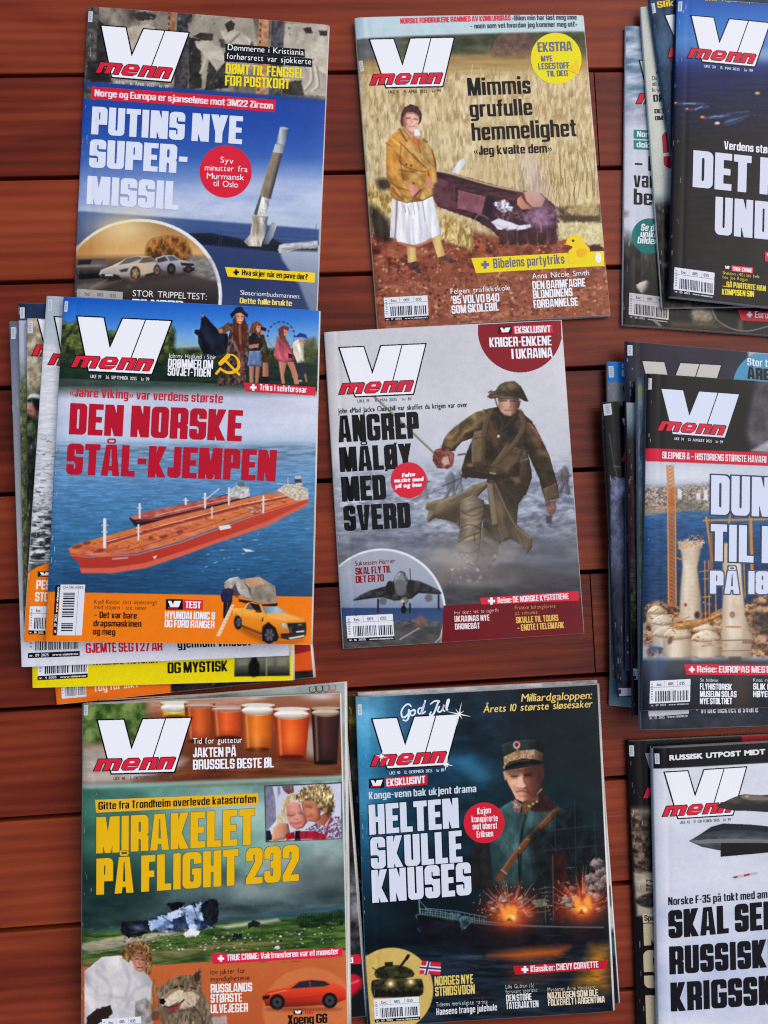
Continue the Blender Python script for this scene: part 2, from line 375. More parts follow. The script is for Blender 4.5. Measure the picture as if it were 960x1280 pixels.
def raster(polys, sx, sy, ny, nx, oy, ox):
    """even-odd fill; pixel (r, c) centre is x=(c+.5-ox)/sx, y=(r+.5-oy)/sy"""
    acc = np.zeros((ny, nx + 1), np.int16)
    for p in polys:
        a = p * [sx, sy] + [ox, oy]; b = np.roll(a, -1, 0)
        for (x0, y0), (x1, y1) in zip(a, b):
            if y0 == y1: continue
            if y0 > y1: x0, y0, x1, y1 = x1, y1, x0, y0
            r = np.arange(max(0, math.ceil(y0 - .5)), min(ny, math.ceil(y1 - .5)))
            if len(r) == 0: continue
            x = x0 + (r + .5 - y0) * (x1 - x0) / (y1 - y0)
            c = np.clip(np.ceil(x - .5).astype(int), 0, nx)
            np.add.at(acc, (r, c), 1)
    return (np.cumsum(acc, 1) % 2 == 1)[:, :nx]
def dilate(m, rx, ry):
    o = m.copy()
    for k in range(1, rx + 1):
        o[:, k:] |= m[:, :-k]; o[:, :-k] |= m[:, k:]
    m = o.copy()
    for k in range(1, ry + 1):
        o[k:] |= m[:-k]; o[:-k] |= m[k:]
    return o
# style: gap between letters, widening of the built-in face in x and y, space width
STY = {'H': (.050, .050, .018, .18), 'B': (.078, .042, .014, .24), 'S': (.060, .020, .008, .62), 'R': (.085, .010, .004, .60), 'SLAB': (.03, .085, .045, .5)}
STEM = {'H': (.228, .178), 'B': (.180, .138)}
def text_field(txt, ratio, cap_px, style):
    """coverage field of one line; ratio = line width / cap height. returns F, cells per cap, origin row/col"""
    SS = 3; cells = max(9, min(80, cap_px)); R = int(round(cells * SS))
    gap, wx, wy, spw = STY[style]
    items = []; nat = 0; fixed = 0
    for i, ch in enumerate(txt):
        if ch == ' ': items.append((ch, None, spw)); nat += spw; continue
        if style in STEM and ch in HW: items.append((ch, 'h', HW[ch])); nat += HW[ch]; fixed += gap
        else:
            P, wd = bfont(ch)
            items.append((ch, 'b', wd)); nat += wd; fixed += gap + (2 * wx if style not in 'H' else 2 * wx)
    k = (ratio - (fixed - gap)) / max(nat, 1e-3)
    if k < .12: k = .12
    desc, asc = int(R * .36), int(R * 1.34); pad = SS * 3
    nx = int(math.ceil((ratio + .2) * R)) + 2 * pad; ny = desc + asc
    nx = max(nx, 8)
    M = np.zeros((ny, nx), bool); x = 0.0
    for ch, kind, wd in items:
        if kind is None: x += wd * k; continue
        if kind == 'h':
            c0 = int(pad + x * R) - 3; c1 = min(nx, int(pad + (x + wd * k) * R) + 4)
            if c1 <= c0: continue
            cols = (np.arange(c0, c1) + .5 - pad) / R - x; rows = (np.arange(ny) + .5 - desc) / R
            X, Y = np.meshgrid(cols / k, rows)
            M[:, c0:c1] |= heavy(ch, X, Y, wd, *(STEM[style] if cap_px > 26 or style == 'B' else (.185, .145)))
            x += wd * k + gap
        else:
            P, _ = bfont(ch); rx, ry = int(round(wx * R)), int(round(wy * R))
            m = raster(P, R * k, R * (1 - 2 * wy), ny, nx, desc + ry, pad + (x + wx) * R)
            M |= dilate(m, rx, ry)
            x += wd * k + 2 * wx + gap
    ny2, nx2 = ny // SS * SS, nx // SS * SS
    F = M[:ny2, :nx2].reshape(ny2 // SS, SS, nx2 // SS, SS).mean((1, 3))
    return F, R / SS, desc / SS, pad / SS

# marching squares: field -> polygons (list of (n,2) index-space arrays grouped by side count)
_MS = {1: 'a e h', 2: 'b f e', 3: 'a b f h', 4: 'c g f', 6: 'b c g e', 7: 'a b c g h', 8: 'd h g', 9: 'a e g d', 11: 'a b f g d', 12: 'd h f c',
       13: 'a e f c d', 14: 'd h e b c', 5: 'a e f c g h', 10: 'b f g d h e'}
def march(F, lev=.5, run=14):
    F = np.pad(np.asarray(F, float), 1)
    i = F >= lev
    a, b, c, d = i[:-1, :-1], i[:-1, 1:], i[1:, 1:], i[1:, :-1]
    code = a * 1 + b * 2 + c * 4 + d * 8
    out = {}
    def add(n, arr): out.setdefault(n, []).append(arr)
    full = code == 15
    # runs of full cells
    f = np.pad(full, ((0, 0), (1, 1))).astype(np.int8); df = np.diff(f, axis=1)
    r0, s0 = np.nonzero(df == 1); r1, s1 = np.nonzero(df == -1)
    segs = []
    for r, s, e in zip(r0, s0, s1):
        while s < e:
            t = min(e, s + run); segs.append((r, s, t)); s = t
    if segs:
        q = np.array(segs, float); r, s, t = q.T
        add(4, np.stack([np.stack([s, r], 1), np.stack([t, r], 1), np.stack([t, r + 1], 1), np.stack([s, r + 1], 1)], 1))
    for cs, tk in _MS.items():
        rr, cc = np.nonzero(code == cs)
        if len(rr) == 0: continue
        A, B, C, D = F[rr, cc], F[rr, cc + 1], F[rr + 1, cc + 1], F[rr + 1, cc]
        def ip(u, v): return np.clip((lev - u) / np.where(np.abs(v - u) < 1e-9, 1e-9, v - u), .02, .98)
        x, y = cc.astype(float), rr.astype(float)
        P = {'a': (x, y), 'b': (x + 1, y), 'c': (x + 1, y + 1), 'd': (x, y + 1), 'e': (x + ip(A, B), y), 'f': (x + 1, y + ip(B, C)), 'g': (x + ip(D, C), y + 1), 'h': (x, y + ip(A, D))}
        add(len(tk.split()), np.stack([np.stack(P[k], 1) for k in tk.split()], 1))
    return {n: np.concatenate(v) - 1.0 for n, v in out.items()}     # undo the padding

# ------------------------------------------------------------------ noise
def _hash(ix, iy, seed):
    n = (ix.astype(np.int64) * 374761393 + iy.astype(np.int64) * 668265263 + seed * 1442695041) & 0x7fffffff
    n = ((n ^ (n >> 13)) * 1274126177) & 0x7fffffff
    return ((n ^ (n >> 16)) & 0xffff) / 65535.0
def vnoise(x, y, seed):
    ix, iy = np.floor(x), np.floor(y); fx, fy = x - ix, y - iy
    fx = fx * fx * (3 - 2 * fx); fy = fy * fy * (3 - 2 * fy)
    h = lambda a, b: _hash(ix + a, iy + b, seed)
    return (h(0, 0) * (1 - fx) + h(1, 0) * fx) * (1 - fy) + (h(0, 1) * (1 - fx) + h(1, 1) * fx) * fy
def fbm(x, y, seed=0, o=4, g=.55):
    t = 0; a = 1; s = 0
    for k in range(o):
        t = t + a * vnoise(x * 2 ** k, y * 2 ** k, seed + 17 * k); s += a; a *= g
    return t / s

# ------------------------------------------------------------------ a magazine
STEP = 0.72                                     # printed dots: about one per .85 photo pixel
GROUP = 'magazines laid out on the wooden deck'
W_MAG, H_MAG = .2140, .2835
def rgb(c):
    return np.array(c, float) / 255.0
def tex(c1, c2, sx, sy, seed=0, o=4, k=1.6, b=0.0):
    c1, c2 = np.array(c1, float), np.array(c2, float)
    def f(x, y):
        t = np.clip((fbm(x / sx + 31.7, y / sy + 12.3, seed, o) - .5) * k + .5 + b, 0, 1)[..., None]
        return c1 * (1 - t) + c2 * t
    return f
def vgrad(*stops):                              # colour by zoom-image row
    ys = [s[0] for s in stops]; cs = np.array([s[1] for s in stops], float)
    return lambda x, y: np.stack([np.interp(y, ys, cs[:, i]) for i in range(3)], -1)
def hgrad(*stops):
    f = vgrad(*stops); return lambda x, y: f(y, x)
def mixf(f, g, m):                              # blend two colourings by a mask function
    ev = lambda q, x, y: q(x, y) if callable(q) else np.broadcast_to(np.array(q, float), x.shape + (3,))
    return lambda x, y: ev(f, x, y) * (1 - m(x, y)[..., None]) + ev(g, x, y) * m(x, y)[..., None]
def nz(sx, sy, seed, o=4, k=2.2, b=0.0):
    return lambda x, y: np.clip((fbm(x / sx + 7.1, y / sy + 3.9, seed, o) - .5) * k + .5 + b, 0, 1)
def circ(cx, cy, rx, ry=None, n=56, rot=0, a0=0, a1=360):
    ry = rx if ry is None else ry; c, s = math.cos(math.radians(rot)), math.sin(math.radians(rot)); P = []
    full = a1 - a0 == 360
    for i in range(n if full else n + 1):
        t = math.radians(a0 + (a1 - a0) * i / n); x, y = rx * math.cos(t), ry * math.sin(t)
        P.append((cx + x * c - y * s, cy + x * s + y * c))
    return P
def smooth(pts, n=5, closed=True):              # Catmull-Rom through the points
    P = [np.array(p, float) for p in pts]; N = len(P); out = []
    for i in range(N if closed else N - 1):
        g = (lambda j: P[j % N]) if closed else (lambda j: P[max(0, min(N - 1, j))])
        a, b, c, d = g(i - 1), g(i), g(i + 1), g(i + 2)
        for k in range(n):
            t = k / n
            out.append(tuple(.5 * (2 * b + (c - a) * t + (2 * a - 5 * b + 4 * c - d) * t * t + (3 * b - a - 3 * c + d) * t ** 3)))
    if not closed: out.append(tuple(P[-1]))
    return out

class Mag:
    def __init__(s, label, corners=None, z=.0045, t=.0043, left=None, slope=None, top=False, wave=(0, 0, 0), creep=.0008, base=(235, 236, 238),
                 step=None, spine=None, back=(200, 200, 200), w=1.0, h=None, skewb=None):
        s.z0, s.t, s.top, s.wave = z, t, top, wave
        if left is not None:                    # from the left edge (px) and the slope of the top edge
            TL, BL = left
            a, b = unproj(*TL, z), unproj(*BL, z)
            d = (b - a) / np.linalg.norm(b - a)
            L = np.linalg.norm(b - a) if h is None else H_MAG * h
            b = a + d * L
            def rdir(p, sl):
                if sl is None: return np.array([-d[1], d[0]])
                q = unproj(p[0] + 20, p[1] + 20 * sl, z) - unproj(*p, z); return q / np.linalg.norm(q)
            r0 = rdir(TL, slope); r1 = rdir(BL, skewb if skewb is not None else slope)
            cw = [a, a + r0 * W_MAG * w, b + r1 * W_MAG * w, b]
            corners = [tuple(proj(np.array([*p, z]))) for p in cw]
        s.px = [np.array(c, float) for c in corners]
        s.H = homog([(0, 0), (1, 0), (1, 1), (0, 1)], s.px); s.Hi = np.linalg.inv(s.H)
        cw = [unproj(*p, z) for p in s.px]
        ctr = np.mean(cw, 0)
        s.root = bpy.data.objects.new('magazine', None); COL.objects.link(s.root)
        s.root.empty_display_size = .02
        s.root['label'] = label; s.root['category'] = 'magazine'; s.root['group'] = GROUP
        s.loc = np.array([ctr[0], ctr[1], z - t]); s.root.location = s.loc
        st = STEP if step is None else step
        wpx = np.linalg.norm(s.px[1] - s.px[0]); hpx = np.linalg.norm(s.px[3] - s.px[0])
        s.nu, s.nv = max(20, int(wpx / st)), max(20, int(hpx / st))
        u, v = np.meshgrid(np.linspace(0, 1, s.nu), np.linspace(0, 1, s.nv)); s.u, s.v = u, v
        s.X, s.Y = happly(s.H, u, v)
        s.C = np.broadcast_to(rgb(base), u.shape + (3,)).copy()
        s.ox = s.oy = 0.0; s.sc = 1.0; s.creep = creep; s.back = back; s.spine = spine; s.cover = None; s.inks = []
    # -- geometry of the sheet
    def bend(s, u, v):
        t = s.t
        z = -.22 * t * np.exp(-np.clip(u, 0, 9) / .016) - .00022 * np.exp(-((u - .050) / .011) ** 2)
        z = z - .12 * t * np.clip((u - .93) / .07, 0, 1) ** 2
        a, b, c = s.wave
        if a or b or c:
            z = z + a * np.sin(np.pi * np.clip(u, 0, 1)) + b * np.sin(2.3 * u + 3.1 * v + 1) + c * ((u - .5) * (v - .5) * 4)
        return z
    def place(s, X, Y, lift=0.0):
        xy = unproj(X, Y, s.z0); u, v = happly(s.Hi, X, Y)
        P = np.empty(xy.shape[:-1] + (3,)); P[..., :2] = xy; P[..., 2] = s.z0 + s.bend(u, v) + lift
        return P - s.loc
    # -- painting the print, in the pixels of the enlargement set by zoom()
    def zoom(s, ox, oy, sc): s.ox, s.oy, s.sc = ox, oy, sc; return s
    def P_(s, pts): p = np.asarray(pts, float); return p / s.sc + [s.ox, s.oy]
    def _win(s, px, pad=3):
        u, v = happly(s.Hi, px[:, 0], px[:, 1])
        c0, c1 = int(np.floor(u.min() * (s.nu - 1))) - pad, int(np.ceil(u.max() * (s.nu - 1))) + pad + 1
        r0, r1 = int(np.floor(v.min() * (s.nv - 1))) - pad, int(np.ceil(v.max() * (s.nv - 1))) + pad + 1
        c0, r0 = max(0, c0), max(0, r0); c1, r1 = min(s.nu, c1), min(s.nv, r1)
        if c1 <= c0 or r1 <= r0: return None
        return (slice(r0, r1), slice(c0, c1))
    def _put(s, w, al, col):
        if callable(col):
            c = col((s.X[w] - s.ox) * s.sc, (s.Y[w] - s.oy) * s.sc) / 255.0
        else: c = rgb(col)
        al = al[..., None]; s.C[w] = s.C[w] * (1 - al) + c * al
    def fill(s, col): s._put((slice(None), slice(None)), np.ones(s.u.shape), col); return s
    def poly(s, pts, col, a=1.0, soft=1.1, sm=0, rnd=0, k=.35, rough=0):
        # rnd: the pictured form is round; its print is lighter towards the upper left, over this many pixels from its outline
        if sm:
            pts = smooth(pts, sm)
            if not rnd: rnd, k = 6 * s.sc, .38
        px = s.P_(pts); w = s._win(px, 3 + int(soft * 1.5))
        if w is None: return s
        X, Y = s.X[w], s.Y[w]
        if rough: X, Y = X + rough * 2 * (fbm(X / 2.6, Y / 2.6, 3, 3) - .5), Y + rough * 2 * (fbm(X / 2.6 + 9, Y / 2.6, 8, 3) - .5)
        ins = np.zeros(X.shape, bool); d2 = np.full(X.shape, 1e9); nx_ = np.zeros(X.shape); ny_ = np.zeros(X.shape)
        for (x0, y0), (x1, y1) in zip(px, np.roll(px, -1, 0)):
            dx, dy = x1 - x0, y1 - y0; l = dx * dx + dy * dy
            if l < 1e-12: continue
            t = np.clip(((X - x0) * dx + (Y - y0) * dy) / l, 0, 1)
            ax, ay = X - x0 - t * dx, Y - y0 - t * dy; e2 = ax * ax + ay * ay
            if rnd: b_ = e2 < d2; nx_[b_] = ax[b_]; ny_[b_] = ay[b_]
            d2 = np.minimum(d2, e2)
            if dy != 0:
                cr = (Y >= min(y0, y1)) & (Y < max(y0, y1)); ins ^= cr & (X < x0 + (Y - y0) * dx / dy)
        sd = np.sqrt(d2) * np.where(ins, 1, -1)
        if rnd:
            d = np.sqrt(d2) + 1e-6; f = np.clip(1 - d / (rnd / s.sc), 0, 1) ** 1.3
            sh = 1 + k * f * (nx_ * .55 + ny_ * .6) / d - k * .35 * f      # outward normal is minus (nx, ny)
            c0 = col; X0, Y0 = s.X[w], s.Y[w]
            base = c0((X0 - s.ox) * s.sc, (Y0 - s.oy) * s.sc) if callable(c0) else np.broadcast_to(np.array(c0, float), X0.shape + (3,))
            c1 = np.clip(base * sh[..., None], 0, 255); col = lambda x, y: c1
        s._put(w, np.clip(.5 + sd / soft, 0, 1) * a, col); return s
    def folds(s, pts, ang, lx, ly, k=.4, seed=1, soft=5, a=1.0):
        """crumple the printed cloth inside an outline: ridges running along ang degrees"""
        c, n = math.cos(math.radians(ang)), math.sin(math.radians(ang)); ox, oy, sc = s.ox, s.oy, s.sc; C = s.C
        px = s.P_(pts); w = s._win(px, 3 + int(soft * 1.5))
        if w is None: return s
        x, y = (s.X[w] - ox) * sc, (s.Y[w] - oy) * sc; p, q = (x * c + y * n) / lx, (-x * n + y * c) / ly
        wv = fbm(p * .8, q * .35, seed + 3, 2) * 2.2; r = fbm(p, q + wv, seed, 3); r = np.clip((r - .5) * 3.2, -1, 1)
        sh = s.C[w] * (1 + k * r)[..., None]
        cc = np.clip(sh * 255, 0, 255); return s.poly(pts, (lambda X, Y: cc), a, soft)
    def ell(s, cx, cy, rx, ry, col, a=1.0, soft=1.1, rot=0, rnd=0, k=.35): return s.poly(circ(cx, cy, rx, ry, 28, rot), col, a, soft, 0, rnd, k)
    def glow(s, cx, cy, rx, ry, col, a=1.0, rot=0):
        px = s.P_(circ(cx, cy, rx * 2.3, ry * 2.3, 16, rot)); w = s._win(px)
        if w is None: return s
        x, y = (s.X[w] - s.ox) * s.sc - cx, (s.Y[w] - s.oy) * s.sc - cy
        c, n = math.cos(math.radians(rot)), math.sin(math.radians(rot))
        q = ((x * c + y * n) / rx) ** 2 + ((-x * n + y * c) / ry) ** 2
        s._put(w, np.exp(-q) * a, col); return s
    def line(s, pts, wd, col, a=1.0, soft=1.0, sm=0):
        if sm: pts = smooth(pts, sm, False)
        px = s.P_(pts); wpx = wd / s.sc / 2; w = s._win(px, 3 + int(wpx / STEP) + 1)
        if w is None: return s
        X, Y = s.X[w], s.Y[w]; d2 = np.full(X.shape, 1e9)
        for (x0, y0), (x1, y1) in zip(px[:-1], px[1:]):
            dx, dy = x1 - x0, y1 - y0; l = dx * dx + dy * dy + 1e-12
            t = np.clip(((X - x0) * dx + (Y - y0) * dy) / l, 0, 1)
            d2 = np.minimum(d2, (X - x0 - t * dx) ** 2 + (Y - y0 - t * dy) ** 2)
        s._put(w, np.clip(.5 + (wpx - np.sqrt(d2)) / soft, 0, 1) * a * min(1, wpx * 2 + .2), col); return s
    def specks(s, region, n, smin, smax, cols, seed=1, asp=(.5, 1.6), a=.9, rot=(0, 180), soft=1.0, dens=None):
        r = random.Random(seed); R = np.array(region, float); x0, y0 = R.min(0); x1, y1 = R.max(0)
        def inside(x, y):
            k = False
            for (ax, ay), (bx, by) in zip(R, np.roll(R, -1, 0)):
                if (ay > y) != (by > y) and x < ax + (y - ay) * (bx - ax) / (by - ay): k = not k
            return k
        for _ in range(n):
            x, y = r.uniform(x0, x1), r.uniform(y0, y1)
            if not inside(x, y): continue
            q = r.uniform(smin, smax); k = r.uniform(*asp); ro = r.uniform(*rot); m = r.randint(4, 7)
            pts = []
            for i in range(m):
                t = 2 * math.pi * i / m + r.uniform(-.3, .3); e = r.uniform(.6, 1.1)
                px, py = q * e * math.cos(t), q * k * e * math.sin(t); c, n_ = math.cos(math.radians(ro)), math.sin(math.radians(ro))
                pts.append((x + px * c - py * n_, y + px * n_ + py * c))
            c = r.choice(cols); j = r.uniform(-14, 14)
            s.poly(pts, tuple(max(0, min(255, v + j)) for v in c), a * r.uniform(.6, 1), soft)
        return s
    # -- parts printed over the picture
    def ink(s, name, label=None): return Ink(s, name, label)
    def finish(s, grain=.034):
        g = 1 + grain * (fbm(s.X / 1.6, s.Y / 1.6, 5, 3) - .5) * 1.6 + grain * (fbm(s.X / 7, s.Y / 7, 9, 3) - .5) * 1.4
        s.C = np.clip(np.clip(s.C, 0, 1) ** 1.10 * g[..., None], 0, 1)
        # worn paper edges and a few scuffs on the fold
        for sl_, q in (((slice(None), -1), .45), ((-1, slice(None)), .40), ((0, slice(None)), .30)): s.C[sl_] = s.C[sl_] * (1 - q) + .82 * q
        rr = random.Random(int(s.px[0][0] * 7 + s.px[0][1])); c_, w1 = s.C, s.nu / 300
        for _ in range(16):
            i, j, L = rr.randrange(4, s.nv - 16), int(abs(rr.gauss(0, 5)) * w1), rr.randint(2, 9); q = rr.uniform(.2, .7)
            c_[i:i + L, j:j + 1] = c_[i:i + L, j:j + 1] * (1 - q) + .86 * q
        V = s.place(s.X, s.Y); nu, nv = s.nu, s.nv
        # round fold at the spine, carrying the print of the cover's edge down and under
        d = s.place(*happly(s.H, np.full(nv, 0.0), np.linspace(0, 1, nv)))
        e = s.place(*happly(s.H, np.full(nv, 0.01), np.linspace(0, 1, nv)))
        out = (d - e)[:, :2]; out /= np.linalg.norm(out, axis=1)[:, None]
        cols_ = []; K = 6; r = (s.t - .22 * s.t) / 2
        for k in range(K, 0, -1):
            a = math.pi * k / K
            q = d.copy(); q[:, :2] += out * (math.sin(a) * r * .55); q[:, 2] = d[:, 2] - r * (1 - math.cos(a)) + .00002
            cols_.append(q)
        V = np.concatenate([np.stack(cols_, 1), V], 1); n2 = nu + K
        ce = s.C[:, :1] if s.spine is None else np.broadcast_to(rgb(s.spine), (nv, 1, 3))
        Cc = np.concatenate([np.repeat(ce, K, 1), s.C], 1)
        idx = np.arange(nv * n2).reshape(nv, n2)
        Q = np.stack([idx[1:, :-1], idx[1:, 1:], idx[:-1, 1:], idx[:-1, :-1]], -1).reshape(-1, 4)
        s.cover = quads_obj('cover', V.reshape(-1, 3), Q, MPRINT, s.root, Cc.reshape(-1, 3), True)
        # page block
        N = 14; us = np.linspace(.008, 1.0, N); vs_ = np.linspace(0.0015, .9985, N)
        U, W = np.meshgrid(us, vs_); tp = s.place(*happly(s.H, U, W), -.00035)
        du = s.creep / W_MAG; U2 = .008 + (U - .008) * (1 + du / .992); W2 = .5 + (W - .5) * (1 + .6 * du)
        md = s.place(*happly(s.H, U2, W2)); md[..., 2] = .5 * s.t
        bt = s.place(*happly(s.H, U, W)); bt[..., 2] = .0003
        ring = [(0, j) for j in range(N)] + [(i, N - 1) for i in range(1, N)] + [(N - 1, j) for j in range(N - 2, -1, -1)] + [(i, 0) for i in range(N - 2, 0, -1)]
        Vp = [*tp.reshape(-1, 3)]; Qp = []
        for i in range(N - 1):
            for j in range(N - 1): Qp.append((i * N + j + N, i * N + j + N + 1, i * N + j + 1, i * N + j))
        b1 = len(Vp); Vp += [tp[i, j] for i, j in ring]; b2 = len(Vp); Vp += [md[i, j] for i, j in ring]; b3 = len(Vp); Vp += [bt[i, j] for i, j in ring]
        n = len(ring)
        for A, B in ((b1, b2), (b2, b3)):
            for i in range(n): j = (i + 1) % n; Qp.append((A + i, B + i, B + j, A + j))
        quads_obj('pages', np.array(Vp), Qp, MPAGES, s.root)
        # back cover: a sheet under the pages, wrapped by the fold
        us = np.linspace(0.0, 1.0 + .4 * du, 6); U, W = np.meshgrid(us, np.linspace(0, 1, 6))
        b = s.place(*happly(s.H, U, W)); lo, hi = b.copy(), b.copy(); lo[..., 2] = .00002; hi[..., 2] = .00028
        Vb = np.concatenate([lo.reshape(-1, 3), hi.reshape(-1, 3)]); Qb = []
        for i in range(5):
            for j in range(5):
                q = (i * 6 + j, i * 6 + j + 1, i * 6 + j + 7, i * 6 + j + 6); Qb.append(q); Qb.append(tuple(36 + k for k in q[::-1]))
        rg = [(0, j) for j in range(6)] + [(i, 5) for i in range(1, 6)] + [(5, j) for j in range(4, -1, -1)] + [(i, 0) for i in range(4, 0, -1)]
        rg = [i * 6 + j for i, j in rg]
        for i in range(len(rg)): a_, b_ = rg[i], rg[(i + 1) % len(rg)]; Qb.append((a_, b_, 36 + b_, 36 + a_))
        quads_obj('back_cover', Vb, Qb, MPRINT, s.root, np.tile(rgb(s.back), (len(Vb), 1)))
        for k in s.inks: k.build()
        s.C = s.X = s.Y = s.u = s.v = None
        return s

class Ink:
    """flat printing on top of a cover picture: lettering, plates and badges"""
    def __init__(s, mag, name, label): s.m, s.name, s.label, s.g = mag, name, label, []; mag.inks.append(s)
    def _add(s, F, o, ex, ey, col, lift, run=5):
        for n, A in march(F, run=run).items(): s.g.append((n, np.asarray(o) + A[..., :1] * ex + A[..., 1:] * ey, col, lift))
    def poly(s, pts, col, lift=1.0, cell=.6, hole=None):
        P = [s.m.P_(pts)] + ([s.m.P_(h) for h in hole] if hole else [])
        lo = P[0].min(0) - 2 * cell; hi = P[0].max(0) + 2 * cell; SS = 3
        nx, ny = int((hi[0] - lo[0]) / cell) + 2, int((hi[1] - lo[1]) / cell) + 2
        M = raster([p - lo for p in P], SS / cell, SS / cell, ny * SS, nx * SS, 0, 0)
        F = M.reshape(ny, SS, nx, SS).mean((1, 3))
        run = 5
        if callable(col): f, ox, oy, sc = col, s.m.ox, s.m.oy, s.m.sc; col = lambda x, y: f((x - ox) * sc, (y - oy) * sc); run = 1
        s._add(F, lo + .5 * cell, np.array([cell, 0]), np.array([0, cell]), col, lift, run); return s
    def stroke(s, pts, wd, col, lift=2.0, cell=.45, sm=0):
        if sm: pts = smooth(pts, sm, False)
        P = s.m.P_(pts); wd = np.atleast_1d(np.asarray(wd, float)); wd = np.interp(np.linspace(0, 1, len(P)), np.linspace(0, 1, len(wd)), wd) / s.m.sc / 2
        lo = P.min(0) - wd.max() - 2 * cell; hi = P.max(0) + wd.max() + 2 * cell
        x = np.arange(lo[0], hi[0], cell); y = np.arange(lo[1], hi[1], cell); X, Y = np.meshgrid(x, y); sd = np.full(X.shape, -1e9)
        for i in range(len(P) - 1):
            (x0, y0), (x1, y1) = P[i], P[i + 1]; dx, dy = x1 - x0, y1 - y0; l = dx * dx + dy * dy + 1e-9
            t = np.clip(((X - x0) * dx + (Y - y0) * dy) / l, 0, 1)
            sd = np.maximum(sd, wd[i] + t * (wd[i + 1] - wd[i]) - np.hypot(X - x0 - t * dx, Y - y0 - t * dy))
        s._add(np.clip(.5 + sd / cell, 0, 1), lo, np.array([cell, 0]), np.array([0, cell]), col, lift); return s
    def text(s, txt, p0, p1, cap, style='H', col=(255, 255, 255), lift=2.0, shear=0.0, outline=None, upv=None):
        m = s.m; a, b = m.P_([p0, p1]); cap = cap / m.sc; L = np.linalg.norm(b - a); ux = (b - a) / L
        u, v = happly(m.Hi, a[0], a[1])
        q = np.array(happly(m.H, u, v - .01)) - np.array(happly(m.H, u, v)); up = q / np.linalg.norm(q)
        if upv is not None: up = np.array(upv, float)
        F, cells, r0, c0 = text_field(txt, L / cap, cap * 1.9, style)
        ex = ux * cap / cells; ey = (up + ux * shear) * cap / cells
        o = a - ex * (c0 - .5) - ey * (r0 - .5)
        if outline:
            k = max(1, int(round(outline[0] / m.sc / cap * cells))); G = F.copy()
            for _ in range(k):
                H_ = G.copy(); H_[1:] = np.maximum(H_[1:], G[:-1]); H_[:-1] = np.maximum(H_[:-1], G[1:]); I_ = H_.copy()
                I_[:, 1:] = np.maximum(I_[:, 1:], H_[:, :-1]); I_[:, :-1] = np.maximum(I_[:, :-1], H_[:, 1:]); G = I_
            s._add(G, o, ex, ey, outline[1], lift - .6)
        s._add(F, o, ex, ey, col, lift); return s
    def build(s):
        if not s.g: return
        V = []; lp = []; st = []; C = []; nV = 0; nL = 0
        for n, A, col, lift in s.g:
            k = len(A); W = A.reshape(-1, 2)
            u, v = happly(s.m.Hi, W[:, 0], W[:, 1])
            ok = ((u > .001) & (u < .999) & (v > .001) & (v < .999)).reshape(k, n).all(1)
            if not ok.any(): continue
            A = A[ok]; k = len(A); W = A.reshape(-1, 2)
            P = s.m.place(W[:, 0], W[:, 1], lift * 1.1e-4)
            # wind each polygon to face up
            Pq = P.reshape(k, n, 3); ar = 0
            for i in range(n): j = (i + 1) % n; ar = ar + Pq[:, i, 0] * Pq[:, j, 1] - Pq[:, j, 0] * Pq[:, i, 1]
            ix = np.arange(k * n).reshape(k, n); ix[ar < 0] = ix[ar < 0][:, ::-1]
            V.append(P); lp.append(ix.ravel() + nV); st.append(np.arange(k) * n + nL)
            C.append(col(W[:, 0], W[:, 1]) / 255.0 if callable(col) else np.tile(rgb(col), (len(P), 1)))
            nV += len(P); nL += k * n
        if not V: return
        o = mesh_obj(s.name, np.concatenate(V), np.concatenate(lp), np.concatenate(st), None, MPRINT, s.m.cover, np.concatenate(C))
        if s.label: o['label'] = s.label

